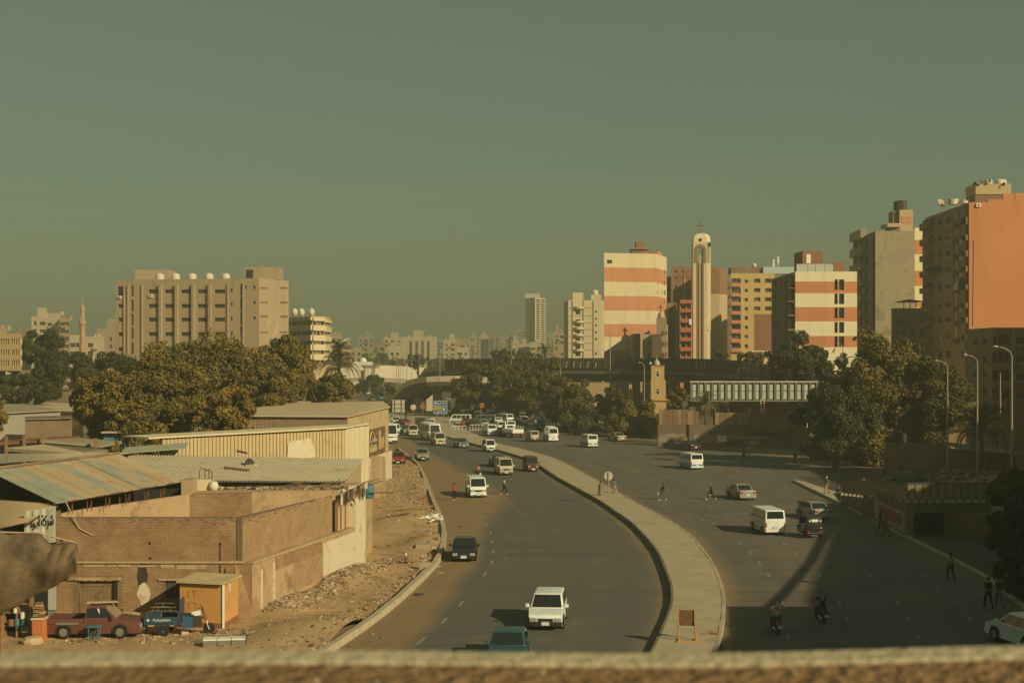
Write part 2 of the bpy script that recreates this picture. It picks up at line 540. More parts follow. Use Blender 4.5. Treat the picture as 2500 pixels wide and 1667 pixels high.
M_KD=[mat("median_kerb_dark",(0.17,0.145,0.10),0.9,0.25,1.0,9,0.2),mat("median_kerb_shaded_b",(0.14,0.118,0.08),0.9,0.25,1.0,9,0.2)];M_KP=[M_KERB,mat("kerb_concrete_b",(0.34,0.29,0.195),0.9,0.2,1.2,14,0.3)]  # left kerb gets a darker colour that paints in its shaded side
Y=62.0
while Y<YI-1.7:
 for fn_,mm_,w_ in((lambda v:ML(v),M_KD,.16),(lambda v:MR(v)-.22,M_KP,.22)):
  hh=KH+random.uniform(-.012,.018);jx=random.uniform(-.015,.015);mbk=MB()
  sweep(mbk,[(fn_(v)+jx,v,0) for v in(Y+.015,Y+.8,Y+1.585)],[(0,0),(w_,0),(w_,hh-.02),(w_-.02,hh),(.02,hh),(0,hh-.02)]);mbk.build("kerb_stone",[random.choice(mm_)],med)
 Y+=1.6
Y=62.0
while Y<YI-2:
 Y2=min(Y+4.6,YI)
 mb=MB()
 q=[Y+0.02+(Y2-Y-0.04)*i/3 for i in range(4)]
 poly=[(ML(v)+0.17,v) for v in q]+[(MR(v)-0.23,v) for v in q[::-1]]
 dz=random.uniform(-0.006,0.006)
 mb.prism(poly,0.0,KH-0.012+dz)
 mb.build("paving_slab",[M_SLAB],med)
 Y=Y2
isl=MB()
ip=[G(*p) for p in[(1084,1067),(1062,1050),(1022,1040),(950,1037),(905,1022),(925,1006),(1000,1004),(1085,1009),(1110,1024),(1104,1038),(1160,1060)]]
ip[-1]=Vector((MR(YI),YI,0))
isl.prism([(p.x,p.y) for p in ip],0,KH-0.01)
struct(isl.build("traffic_island",[M_SLAB]))
kb=struct(thing("verge_kerb","raised concrete kerb between the littered dirt verge and the road","kerb"))
del kb["category"]
Y=55.0
while Y<215:
 L_=2.2
 mb=MB()
 h_=0.34+random.uniform(-0.03,0.03)
 sweep(mb,[(LK(v)-0.35,v,0) for v in(Y+.01,Y+L_/2,Y+L_-.01)],[(0,-0.05),(0.42,-0.05),(0.38,h_),(0.04,h_)])
 mb.build("kerb_stone",[M_KERB],kb)
 Y+=L_
mb=MB()
RYS=[56+i*4 for i in range(20)]
sweep(mb,[(RK(v),v,0) for v in RYS],[(0,-0.02),(0.3,-0.02),(0.3,0.16),(0,0.16)])
struct(mb.build("roadside_kerb",[M_KERB]))
mb=MB()
M_SIDE=mat("pavement_dirt",(0.12,0.09,0.055),0.95,0.3,0.6,6,0.3)
mb.prism([(RK(v)+0.31,v) for v in RYS]+[(RK(v)+9.5,v) for v in RYS[::-1]],0,0.14)
struct(mb.build("pavement",[M_SIDE]))
g0,g1,g2=G(1935,1175),G(2052,1232),G(2075,1216)
mb=MB();mb.prism([(g0.x,g0.y),(g1.x,g1.y),(g2.x,g2.y),(G(1965,1180).x,G(1965,1180).y)],0,0.22)
struct(mb.build("kerbed_gore",[M_KERB]))
# dirt verge with heaps
def mound(x,y,hx,hy,h):
 return(x,y,hx,hy,h)
mnd=[]
for(x,y,a,b_,h) in[(1005,1268,3.2,4.5,0.75),(945,1290,3,4,0.35),(985,1180,3.0,6,0.3),(1030,1190,1.5,6,0.5),(1035,1330,1.6,4.5,0.55),(985,1150,3,7,.35),(760,1560,3.5,3,0.55),(820,1540,3,2.4,.4),(700,1475,1.2,4,.35),(830,1420,1.4,3,.45),(880,1400,1.4,3,.35)]:
 p=G(x,y);mnd.append((p.x,p.y,a,b_,h))
def verge_h(X,Y):
 h=0.05+0.05*math.sin(X*1.7+Y*.9)*math.sin(Y*.55-X*.4)
 for(mx_,my_,a,b_,hh) in mnd:
  h+=hh*math.exp(-((X-mx_)/a)**2-((Y-my_)/b_)**2)
 return h
vy=[56+0.75*i for i in range(190)]
vv,vf=[],[]
NX=46
for Y in vy:
 x1=LK(Y)-0.34;x0=min(x1-7,-17.5 if Y>100 else(-32 if Y<79 else-14.5))
 for k in range(NX):
  X=x0+(x1-x0)*k/(NX-1)
  z=verge_h(X,Y)+random.uniform(-.02,.02)
  if k==0 or Y==vy[-1]:z=-0.01
  vv.append((X,Y,z))
for j in range(len(vy)-1):
 for k in range(NX-1):
  a=j*NX+k;vf.append((a,a+1,a+NX+1,a+NX))
M_VERGE=mat("verge_dirt",(0.40,0.27,0.132),0.95,0.26,0.45,5.0,0.8,patch=((0.22,0.145,0.075),0.55,0.54,0.7))
struct(mesh_obj("dirt_verge",vv,vf,[M_VERGE],smooth=True))
def scatter(name,spots,mats,smin,smax,zf=None,flat=1.0,parent=None):
 mb=MB()
 for(X,Y) in spots:
  s=random.uniform(smin,smax)*random.choice([.6,.8,1,1.3])
  z=(zf(X,Y) if zf else 0)
  M=Matrix.Translation((X,Y,z))@Matrix.Rotation(random.uniform(0,6.28),4,'Z')@Matrix.Rotation(random.uniform(-.5,.5),4,'X')
  a,b_,c=s*random.uniform(.5,1.2),s*random.uniform(.4,1),s*random.uniform(.25,.7)*flat
  j=lambda:random.uniform(.65,1.1)
  p=[(-a*j(),-b_*j(),-c),(a*j(),-b_*j(),-c),(a*j(),b_*j(),-c),(-a*j(),b_*j(),-c),(-a*j(),-b_*j(),c*j()),(a*j(),-b_*j(),c*j()),(a*j(),b_*j(),c*j()),(-a*j(),b_*j(),c*j())]
  mb.hexa([M@Vector(q) for q in p],random.randrange(len(mats)))
 return stuff(mb.build(name,mats,parent))
RUB=[mat("stone_grey",(0.30,0.22,0.13),0.95,.2,3,20),mat("stone_dark",(0.18,0.125,0.07),0.95,.2,3,20),mat("brick_bits",(0.29,0.175,0.095),0.95,.2,3,20),mat("stone_pale",(0.42,0.33,0.205),0.95,.15,3,20)]
LIT=[mat("litter_white",(0.42,0.38,0.29),0.8,0),mat("litter_blue",(0.2,0.19,0.15),0.8,0),mat("litter_brown",(0.2,0.12,0.06),0.9,0),mat("litter_black",(0.09,0.07,0.045),0.8,0)]
sp=[]
for i in range(1500):
 Y=random.uniform(78,99)
 xw=-14.0+(Y-77.5)/18.5*4.2
 sp.append((xw+abs(random.gauss(0.2,0.75))+.1,Y))
for i in range(900):
 Y=random.uniform(58,175);sp.append((LK(Y)-0.4-abs(random.gauss(0,0.9)),Y))
for i in range(750):
 Y=random.uniform(128,190);sp.append((LK(Y)-.5-random.random()**1.3*5.5,Y))
for i in range(180):
 Y=random.uniform(60,130);sp.append((LK(Y)-.5-random.random()*8,Y))
for i in range(260):
 sp.append((random.uniform(-23,-13),random.gauss(71.5,1.1)))
stuff(scatter("rubble",sp,RUB,0.05,0.16,verge_h))
sp=[]
for i in range(260):
 Y=random.uniform(79,98);sp.append((-14.0+(Y-77.5)/18.5*4.2+abs(random.gauss(.9,.8)),Y))
for i in range(350):
 Y=random.uniform(60,175);sp.append((LK(Y)-.5-abs(random.gauss(0,2.2)),Y))
for i in range(60):
 Y=random.uniform(62,120);sp.append((LK(Y)+.2+abs(random.gauss(0,.7)),Y))
stuff(scatter("litter",sp,LIT,0.05,0.15,lambda X,Y:verge_h(X,Y)+.03 if X<LK(Y)-.3 else 0.02,.35))
# the bridge parapet in front of the lens
M_PAR=mat("parapet_render",(0.20,0.112,0.046),0.9,0.35,14,60,0.6,col2=(0.28,0.175,0.08))
M_COP=mat("parapet_lip",(0.40,0.35,0.22),0.9,0.12,10,60,0.3)
mb=MB()
def lip(x):
 return H-0.309+0.006*sstep(0.1,0.55,x)-0.002*math.sin(x*7)
NXP=60
xs_=[-1.6+3.2*i/NXP for i in range(NXP+1)]
for i in range(NXP):
 a,c=xs_[i],xs_[i+1]
 za,zc=lip(a),lip(c)
 mb.hexa([(a,0.95,H-1.3),(c,0.95,H-1.3),(c,1.43,H-1.3),(a,1.43,H-1.3),(a,0.95,za-.003),(c,0.95,zc-.003),(c,1.43,zc-.003),(a,1.43,za-.003)],0)
par=thing("bridge_parapet","blurred rough rendered parapet of the bridge along the bottom edge","parapet",(0,1.2,0))
mb.build("wall",[M_PAR],par)
mb=MB()
for i in range(NXP):
 a,c=xs_[i],xs_[i+1]
 za,zc=lip(a),lip(c)
 mb.hexa([(a,1.432,H-1.3),(c,1.432,H-1.3),(c,1.475,H-1.3),(a,1.475,H-1.3),(a,1.432,za),(c,1.432,zc),(c,1.475,zc+.002),(a,1.475,za+.002)],0)
mb.build("coping_lip",[M_COP],par)
mb=MB()
for i in range(26):
 x,y=random.uniform(-.8,.8),random.uniform(1.3,1.42)
 s=random.uniform(.001,.0028)
 mb.lathe((x,y,lip(x)-.003),[(s,0),(s*.7,s*.7),(.0003,s)],6)
stuff(mb.build("grit",[mat("pale_grit",(0.45,0.38,0.26),.9,0)],par))
# unseen blocks added right of the frame, shaped to cast shade on the carriageway
M_SHB=mat("offside_block",(0.30,0.20,0.12),0.9,0.2,0.3,4)
def side_block(label,poly,h,rows_=6):
 c=sum((Vector(p) for p in poly),Vector((0,0)))/len(poly)
 t=thing("shade_block",label,"building",(c.x,c.y,0))
 m_=MB();m_.prism(poly,-.2,h);m_.build("wall",[M_SHB],t)
 m_=MB()
 A,B=Vector(poly[0]),Vector(poly[1])
 d=(B-A);L=d.length;d/=L;nr=Vector((d.y,-d.x))
 for r_ in range(int(h/3.2)-1):
  k=1.5
  while k<L-1.5:
   p=A+d*k
   q=p+d*1.3
   for sgn in(1,-1):
    a_,b2=p+nr*0.03*sgn,q+nr*0.03*sgn
    m_.quad((a_.x,a_.y,1.2+r_*3.2),(b2.x,b2.y,1.2+r_*3.2),(b2.x,b2.y,2.6+r_*3.2),(a_.x,a_.y,2.6+r_*3.2))
   k+=3
 stuff(m_.build("window_rows",[GLASS],t))
 return t
side_block("unseen brown block added outside the right edge whose shadow crosses the carriageway",[(50,24),(54,47.3),(64.2,84.9),(66.5,96),(84,92),(70,20)],25)
side_block("unseen low brown block added outside the right edge to shade the near road",[(27.5,24),(32.8,60.7),(46,60.7),(44,20)],14)
side_block("unseen tall brown block added outside the right edge shading the side street",[(77,100),(80,140),(106,138),(100,96)],29)
side_block("unseen tallest brown block added outside the right edge shading wall and trees",[(71.5,172),(71.5,186),(92,184),(92,172)],30.2)
fb=thing("curved_shade_strip","unseen slim curved strip added outside the right edge to cast a thin shadow","shade_caster",(36,80,0))  # unseen strip added to cast the thin curved shadow on the road
mb=MB()
fbp=[(42.5,100,11.2),(40.2,92.5,11.2),(37.3,82.2,11.2),(34.6,73.9,11.2),(32.0,66.3,11.2),(28.6,57.5,11.2),(25.5,50,11.2)]
sweep(mb,fbp,[(-.22,0),(.22,0),(.22,.2),(-.22,.2)])
mb.build("deck",[M_MCONC],fb)
mb=MB()
for p in(fbp[1],fbp[3],fbp[5]):
 mb=MB();mb.tube([(p[0],p[1],-.1),p],.22,8);mb.build("column",[M_MCONC],fb)
# ================================================================ buildings
W_DARK=(mat("frame_brown",(0.12,0.085,0.05),.7,0),GLASS)
W_PALE=(mat("frame_pale",(0.45,0.41,0.32),.7,0),GLASS2)
W_WOODS=(mat("frame_shutter",(0.17,0.10,0.05),.8,0),GLASS2)
W_BLACK=(mat("frame_black",(0.03,0.028,0.022),.8,0),M_DARK)
M_TAN=mat("tan_render",(0.365,0.275,0.168),.9,.07,.15,2,patch=((.27,.195,.115),.35,.54,.72,.12))
M_CREAM=mat("cream_render",(0.60,0.515,0.32),.9,.07,.2,3,patch=((0.5,0.41,0.25),.45,.54,.75,.12))
M_CREAM2=mat("cream_render_bright",(0.66,0.60,0.40),.9,.05,.2,3,patch=((.55,.48,.31),.45,.54,.75,.12))
M_ORANGE=mat("orange_paint",(0.50,0.205,0.088),.9,.09,.12,2,patch=((.42,.175,.08),.3,.5,.7,.1))
M_SALMON=mat("salmon_paint",(0.50,0.225,0.115),.9,.09,.2,3,patch=((.42,.195,.10),.45,.52,.72,.12))
M_BRICKW=mat("red_brick_far",(0.24,0.125,0.065),.95,.14,.3,3)
M_YELL=mat("yellow_render",(0.50,0.35,0.15),.9,.08,.2,3)
M_BEIGE=mat("beige_render",(0.45,0.335,0.19),.9,.1,.2,3)
M_GREYW=mat("grey_render",(0.30,0.255,0.165),.9,.14,.25,2,patch=((0.22,.18,.115),.25,.55,.62))
M_BROWN=mat("brown_render",(0.21,0.13,0.075),.9,.2,.25,3)
M_DBROWN=mat("dark_brown_render",(0.19,0.135,0.085),.9,.3,.3,2)  # dark brown; on the street walls it paints in their shade
M_TANK=mat("tank_white",(0.58,0.53,0.41),.7,.08,1,5)
def rects(A,B,conv,xs,ys,style=None):
 out=[]
 for(xa,xb) in xs:
  for(ya,yb) in ys:
   p=px_on_wall(A,B,*conv(xa,yb));q=px_on_wall(A,B,*conv(xb,ya))
   out.append((p[0],q[0],min(p[1],q[1]),max(p[1],q[1]))+((style,) if style else()))
 return out
def cor(*a):
 return[P(x,868,D).xy for x,D in a]
def zat(y,D):
 return H-(y-YH)/F*D
def box_part(t,name,x0,x1,ytop,ybot,D,dep,m,dz=0.0):
 a,b_=P(x0,ytop,D),P(x1,ybot,D)
 mb=MB();mb.box(a.x,b_.x,D,D+dep,b_.z-dz,a.z)
 return mb.build(name,[m],t)
def tank(t,x,ybase,D,r,h,m=None,name="water_tank",dome=True):
 p=P(x,ybase,D)
 prof=[(r*.96,0),(r,.1*h),(r,.62*h),(r*.8,.86*h),(r*.3,h)] if dome else[(r,0),(r,h),(r*.3,h*1.04)]
 mb=MB();mb.lathe((p.x,p.y,p.z),prof,14)
 return mb.build(name,[m or M_TANK],t,smooth=False)
def dish(t,x,y,D,r,az=-140,name="satellite_dish",m=None):
 p=P(x,y,D)
 M=Matrix.Rotation(R(az),4,'Z')@Matrix.Rotation(R(55),4,'Y')
 mb=MB()
 mb.lathe(p,[(0.02,-.18*r),(.5*r,-.13*r),(.85*r,-.03*r),(r,.05*r),(r*.97,.08*r),(.5*r,-.08*r),(.02,-.13*r)],12,0,M)
 mb.tube([p+M@Vector((0,0,-.18*r)),p+Vector((0,0,-1.2*r))],.05,5)
 return mb.build(name,[m or M_TANK],t,smooth=True)
def ac_unit(t,pt,u,z,name="air_conditioner"):
 mb=MB()
 for a,b_,mi in((0.0,-.35,0),):
  mb.hexa([pt(u,z,0),pt(u+.85,z,0),pt(u+.85,z,b_),pt(u,z,b_),pt(u,z+.6,0),pt(u+.85,z+.6,0),pt(u+.85,z+.6,b_),pt(u,z+.6,b_)],mi)
 c=(pt(u+.3,z+.3,-.36)+pt(u+.5,z+.3,-.36))/2
 ring=[pt(u+.4+.2*math.cos(a),z+.3+.2*math.sin(a),-.36) for a in[i*math.pi/5 for i in range(10)]]
 mb.add(ring,[list(range(10))],1)
 return mb.build(name,[M_WHITE,M_BLACK],t)
def ptf(A,B):
 A,B=Vector(A[:2]),Vector(B[:2]);d=(B-A).normalized();nr=Vector((d.y,-d.x))
 return lambda u,z,k=0.0:Vector((*(A+d*u-nr*k),z))
# tan slab block, left
c_=cor((281.9,333),(632.5,324),(704.7,336))
rowsA=[(295,322),(393,420),(485,512),(583,610),(685,712)]
o0=rects(c_[0],c_[1],z1,[(1003,1070),(1113,1183),(1223,1295),(1335,1405),(1448,1520)],rowsA,"three")
o0+=rects(c_[0],c_[1],z1,[(797,833)],rowsA[1:],"two")+rects(c_[0],c_[1],z1,[(792,850)],[(275,342)],"cross")
o0+=rects(c_[0],c_[1],z1,[(884,902)],[(270,340),(365,443),(460,537),(553,630),(652,730)],"bare")
o0+=rects(c_[0],c_[1],z1,[(949,962)],[(300,325),(395,420),(485,510),(587,612),(685,710)],"bare")
o0+=rects(c_[0],c_[1],z1,[(1556,1571)],[(288,312),(383,408),(480,505),(578,605)],"bare")
o0+=rects(c_[0],c_[1],z1,[(1622,1641)],[(257,335),(350,433),(448,528),(545,605)],"bare")
o0+=rects(c_[0],c_[1],z1,[(1708,1726)],[(270,293),(373,393),(478,498)],"two")+rects(c_[0],c_[1],z1,[(1652,1665)],[(270,292)],"two")
o1=rects(c_[1],c_[2],z1,[(1761,1773),(1778,1790),(1795,1807),(1895,1908),(1912,1926),(1930,1943)],[(280,292),(378,390),(472,486),(580,590)],"bare")
zt=zat(678.8,324)
tb,ch=building("office_block","long tan six storey block with ribbed facade and domed roof tanks",c_,zt,[M_TAN],{0:o0,1:o1},(-4,22),.35,wmats=W_DARK)
pf=ptf(c_[0],c_[1])
for xz in(842,866,962,1088,1197,1310,1421,1541,1645):
 u,_=px_on_wall(c_[0],c_[1],*z1(xz,300));w=.16 if xz in(842,866,962,1541,1645) else.34
 mb=MB();k=-.6 if w>.3 else-.3
 mb.hexa([pf(u-w,0,0),pf(u+w,0,0),pf(u+w,0,k),pf(u-w,0,k),pf(u-w,zt-1.2,0),pf(u+w,zt-1.2,0),pf(u+w,zt-1.2,k),pf(u-w,zt-1.2,k)])
 mb.build("pilaster",[M_TAN],tb)
for(u_,z_) in((800,356),(1010,349)):
 u,z=px_on_wall(c_[0],c_[1],*z1(u_,z_));ac_unit(tb,pf,u,z)
box_part(tb,"stair_house",*[z1(x,0)[0] for x in(912,1137)],z1(0,163)[1],z1(0,240)[1],336,7,M_TAN)
box_part(tb,"stair_house",*[z1(x,0)[0] for x in(1655,1880)],z1(0,145)[1],z1(0,228)[1],331,7,M_TAN)
mb=MB();q=P(*z1(1663,162),330.9);mb.box(q.x,q.x+1.6,q.y,q.y+.1,q.z-4,q.z);mb.build("window",[GLASS],tb)
for xz in(1080,1187,1298,1413,1525):
 tank(tb,*z1(xz,236),333,1.02,1.75)
q=ptf(c_[1],c_[2])
mb=MB();ring=[]
for i in range(24):
 a=2*math.pi*i/24
 r_=1 if math.sin(a)>0 else 1.7
 xz,yz=1838+32*math.cos(a)*(1 if math.sin(a)>0 else 1-.25*abs(math.sin(a))),545-40*math.sin(a)*r_
 u,z=px_on_wall(c_[1],c_[2],*z1(xz,yz));ring.append(q(u,z,-.06))
mb.tube(ring+[ring[0]],.07,4);mb.build("wall_emblem",[M_CREAM],tb)
# rounded banded block behind it
c_=cor((704,396),(762.6,380),(793,383),(806,396))
o={}
for i in range(3):
 xs=[(1978,2000),(2005,2028),(2045,2065),(2070,2095)] if i==0 else([(2116,2135),(2140,2160),(2165,2190)] if i==1 else[(2199,2212),(2215,2227)])
 o[i]=rects(c_[i],c_[i+1],z1,xs,[(514,535),(580,603),(646,666),(711,731),(776,796)],"two")
tb,_=building("banded_block","cream block with rounded corner, window bands and three round tanks",c_,zat(771.7,380),[M_BEIGE],o,(-2,20),.5,wmats=[W_PALE,W_DARK])
for i in range(3):
 A,B=c_[i],c_[i+1];f_=ptf(A,B);L_=(Vector(B)-Vector(A)).length
 for ya,yb in((487,508),(540,574),(606,642),(668,706),(733,772)):
  za,zb=px_on_wall(A,B,*z1(2000 if i==0 else 2150,yb))[1],px_on_wall(A,B,*z1(2000 if i==0 else 2150,ya))[1]
  mb=MB();mb.hexa([f_(0,za,0),f_(L_,za,0),f_(L_,za,-.5),f_(0,za,-.5),f_(0,zb,0),f_(L_,zb,0),f_(L_,zb,-.5),f_(0,zb,-.5)])
  mb.build("spandrel",[M_CREAM],tb)
for xz,yz in((1990,472),(2037,472),(2105,472)):
 p=P(*z1(xz,yz),386);mb=MB();r_=.88
 mb.lathe(p,[(.25,-.3),(r_*.8,.3),(r_,.9),(r_*.85,1.5),(r_*.4,1.9),(.05,2.05)],12);mb.build("water_tank",[M_TANK],tb,smooth=True)
# block with fins at the left edge
c_=cor((-70,233),(50,230),(53,240))
o={0:rects(c_[0],c_[1],z1,[(x,x+11) for x in(-60,-45,-30,-15,4,19,35,50,75,90,105,120)],[(628,664),(702,738),(773,811)],"bare")}
tb,_=building("finned_office","cream office block with vertical fins cut by the left edge",c_,zat(814,230),[mat("office_cream",(0.50,.385,.2),.9,.08,.3,3)],o,(0,15),.7,wmats=W_WOODS,zbase=zat(905,230))
mb=MB();a=P(-60,900,236);mb.box(a.x,P(30,900,236).x,236,245,-.2,zat(905,230));mb.build("lower_storey",[M_DBROWN],tb)
for xx in(20,-30):
 mb=MB();a=P(xx,900,231);mb.box(a.x-.4,a.x+.4,231,231.8,-.2,zat(905,230));mb.build("column",[M_PCONC],tb)
# minaret
D=430
def mz(y):return zat(600+y/2.767,D)
px=P(*z1(558,700),D)
t=thing("minaret","slender tan minaret with balcony and bulbous top on the left skyline","minaret",(px.x,px.y,0))
k=D/F/2.767
mb=MB();mb.lathe((px.x,px.y,0),[(22*k,-.2),(21*k,mz(700)),(24*k,mz(695)),(24*k,mz(685)),(19*k,mz(680)),(17.5*k,mz(540)),(24*k,mz(528)),(24*k,mz(510)),(22*k,mz(508))],12)
mb.build("shaft",[mat("minaret_stone",(.40,.25,.13),.9,.12,.5,4)],t)
for i in range(8):
 a=i*math.pi/4
 mb=MB();mb.tube([(px.x+12*k*math.cos(a),px.y+12*k*math.sin(a),mz(508)),(px.x+12*k*math.cos(a),px.y+12*k*math.sin(a),mz(465))],2.2*k,5);mb.build("column",[M_CREAM],t)
mb=MB();mb.lathe((px.x,px.y,0),[(17*k,mz(467)),(17*k,mz(460)),(13*k,mz(455)),(16*k,mz(435)),(13*k,mz(415)),(5*k,mz(400)),(3*k,mz(390)),(4.5*k,mz(384)),(2*k,mz(376)),(3.5*k,mz(371)),(1*k,mz(365)),(.5*k,mz(350))],12)
mb.build("bulb",[MATS["minaret_stone"]],t)
# striped tower in the middle
c_=cor((z5(490,0)[0],342),(z5(985,0)[0],345),(z5(1088,0)[0],357))
zt=zat(z5(0,391)[1],345)
bz=[(zat(z5(0,y)[1],345),i) for y,i in((1390,1),(1318,0),(1186,1),(1064,0),(936,1),(798,0),(664,1),(527,0))]
bz=[(-5,0)]+bz
o={0:rects(c_[0],c_[1],z5,[(517,565)],[(449,484)],"two"),1:rects(c_[1],c_[2],z5,[(998,1006),(1040,1049),(1062,1078)],[(560,580),(655,690),(745,785),(845,870)],"bare")}
tb,_=building("striped_tower","tall cream and salmon striped block, the widest striped one",c_,zt,[M_CREAM,M_SALMON],o,(-3,16),.25,bands=bz,wmats=[W_DARK,W_PALE])
box_part(tb,"stair_house",z5(752,0)[0],z5(915,0)[0],z5(0,342)[1],z5(0,396)[1],350,5,M_BROWN)
box_part(tb,"lift_house",z5(796,0)[0],z5(880,0)[0],z5(0,275)[1],z5(0,342)[1],351,4,M_BRICKW)
box_part(tb,"roof_slab",z5(748,0)[0],z5(918,0)[0],z5(0,336)[1],z5(0,345)[1],349.4,6,M_GREYW)
dish(tb,*z5(602,372),348,.35)
f_=ptf(c_[1],c_[2])
mb=MB();u0,z0=px_on_wall(c_[1],c_[2],*z5(1000,392));u1,z9=px_on_wall(c_[1],c_[2],*z5(1046,380))
mb.hexa([f_(u0,zt,0),f_(u1,zt,0),f_(u1,zt,4),f_(u0,zt,4),f_(u0,z9,0),f_(u1,z9,0),f_(u1,z9,4),f_(u0,z9,4)]);mb.build("roof_room",[M_SALMON],tb)
# church with belfry in front of it
D=334
t=thing("church","low grey church with small domed turret and cross beside striped tower","church",(P(*z5(950,1300),D).x,D,0))
def zb(y,D=D):return zat(z5(0,y)[1],D)
def xb(x,D=D):return P(z5(x,0)[0],868,D).x
M_CHUR=mat("church_render",(.36,.28,.175),.9,.1,.3,3)
mb=MB();mb.box(xb(765),xb(985),D+1,D+7,-.2,zb(1158));mb.build("hall",[M_CHUR],t)
mb=MB();mb.prism([(xb(765),D+.98),(xb(825),D-3),(xb(827),D+.98)],-.2,zb(1155));mb.build("side_bay",[M_DBROWN],t)
for y in((1232,1270),(1340,1378)):
 mb=MB();mb.box(xb(902),xb(935),D+.93,D+1.1,zb(y[1]),zb(y[0]));mb.build("window",[GLASS2],t)
mb=MB();mb.prism([(xb(945),D-1),(xb(1030),D-2.5),(xb(1030),D+3),(xb(945),D+3)],-.2,zb(1160));mb.build("porch",[M_CHUR],t)
mb=MB();mb.prism([(xb(992),D+.5),(xb(1085),D-.2),(xb(1122),D+5),(xb(1040),D+9)],-.2,zb(1065));mb.prism([(xb(992),D+.5),(xb(1085),D-.2),(xb(1100),D+3),(xb(1010),D+4)],zb(1065),zb(1002));mb.build("turret",[M_CHUR],t)
for i,(xx,ya,yb) in enumerate(((1055,1130,1165),(1082,1130,1165),(1058,1230,1270),(1082,1230,1270),(1058,1335,1375),(1082,1335,1375))):
 mb=MB();mb.box(xb(xx),xb(xx+10),D-.3,D+.2,zb(yb),zb(ya));mb.build("window",[W_WOODS[0]],t)
rr=(xb(1075)-xb(1008))/2
mb=MB();mb.lathe((xb(1042),D+1.6,zb(1002)),[(rr,-.3),(rr,.5),(rr*.95,.8),(rr*.75,1.15),(rr*.4,1.4),(.05,1.5)],12);mb.build("dome",[M_BEIGE],t,smooth=True)
mb=MB();cx_,zc=xb(1037),zb(945)
mb.box(cx_-.09,cx_+.09,D+1.5,D+1.8,zc-.5,zb(876));mb.box(xb(1012),xb(1063),D+1.48,D+1.82,zb(905),zb(897));mb.build("cross",[M_DMETAL],t)
# bell tower with tall niche
D=361
t=thing("bell_tower","tall pale church bell tower with arched belfry and cross on top","bell tower",(P(*z5(1415,1300),D).x,D,0))
M_BT=mat("bell_tower_stone",(.52,.43,.265),.9,.06,.4,5)
M_QU=mat("brown_stone",(.20,.145,.09),.9,.2,1.2,6)
xb=lambda x,D=D:P(z5(x,0)[0],868,D).x
zb=lambda y,D=D:zat(z5(0,y)[1],D)
x0,x1,xr=xb(1341),xb(1478),xb(1508,D+1.6)
zs,za,zd=zb(478),zb(290),zb(250)
cx_=(x0+x1)/2;w2=(x1-x0)/2
nw=w2*.50
mb=MB()
mb.box(x0,cx_-nw,D,D+3.4,-.2,zs);mb.box(cx_+nw,x1,D,D+3.4,-.2,zs);mb.box(cx_-nw,cx_+nw,D+.7,D+3.4,-.2,zs)
mb.hexa([(x1+.003,D+.4,-.2),(xr,D+1.2,-.2),(xr,D+3.25,-.2),(x1+.003,D+3.25,-.2),(x1+.003,D+.4,zs),(xr,D+1.2,zs),(xr,D+3.25,zs),(x1+.003,D+3.25,zs)])
mb.build("shaft",[M_BT],t)
for sgn in(-1,1):
 for j in range(46):
  z0_=j*zs/46
  mb=MB();a_,b_=cx_+sgn*nw*.52,cx_+sgn*nw*.99
  mb.box(min(a_,b_),max(a_,b_),D-.1,D+.69,z0_+.02,z0_+zs/46-.05);mb.build("quoin_block",[M_QU],t)
mb=MB();mb.box(cx_-nw*.16,cx_+nw*.16,D+.25,D+.68,-.2,zb(400));mb.box(cx_-nw*.6,cx_+nw*.6,D+.25,D+.68,zb(440),zb(428));mb.build("cross_mullion",[M_BT],t)
def arch_plate(y0,y1,xa,xb2,z0,zc,zt_,r_in,mi=0,segs=10,rout=None):
 m_=MB();cxx=(xa+xb2)/2
 hole=[(cxx-r_in,z0)]+[(cxx-r_in*math.cos(math.pi*i/segs),zc+r_in*math.sin(math.pi*i/segs)) for i in range(segs+1)]+[(cxx+r_in,z0)]
 outer=[(xa,z0)]+[(xa+(xb2-xa)*i/segs,zt_) for i in range(segs+1)]+[(xb2,z0)]
 if rout:outer=[(cxx-rout,z0)]+[(cxx-rout*math.cos(math.pi*i/segs),zc+rout*math.sin(math.pi*i/segs)) for i in range(segs+1)]+[(cxx+rout,z0)]
 nn=len(hole)
 vv_=[(p[0],y0,p[1]) for p in hole]+[(p[0],y0,p[1]) for p in outer]+[(p[0],y1,p[1]) for p in hole]+[(p[0],y1,p[1]) for p in outer]
 fs=[]
 for i in range(nn-1):
  fs+=[(i,i+1,nn+i+1,nn+i),(2*nn+i+1,2*nn+i,3*nn+i,3*nn+i+1),(i+1,i,2*nn+i,2*nn+i+1),(nn+i,nn+i+1,3*nn+i+1,3*nn+i)]
 m_.add(vv_,fs,mi)
 return m_
zc=zb(358)
arch_plate(D,D+1,x0,x1,zs,zc,za,w2*.42).build("belfry_front",[M_BT],t)
arch_plate(D-.12,D,cx_-w2*.82,cx_+w2*.82,zs,zc,zb(292),w2*.44,rout=w2*.84).build("arch_surround",[M_QU],t)
arch_plate(D+2.9,D+3.4,x0,x1,zs,zc,za,w2*.42).build("belfry_back",[M_BT],t)
mb=MB();mb.box(xr-.4,xr,D+1.2,D+1.8,zs,za);mb.box(xr-.4,xr,D+2.8,D+3.25,zs,za);mb.box(x0,x0+.4,D+1,D+2.9,zs,za);mb.box(xr-.4,xr,D+1.2,D+3.25,za-.7,za);mb.build("belfry_side",[M_BT],t)
mb=MB();mb.box(x0,x1,D,D+3.4,za,za+.3);mb.build("belfry_cap",[M_BT],t)
mb=MB()
prof=[]
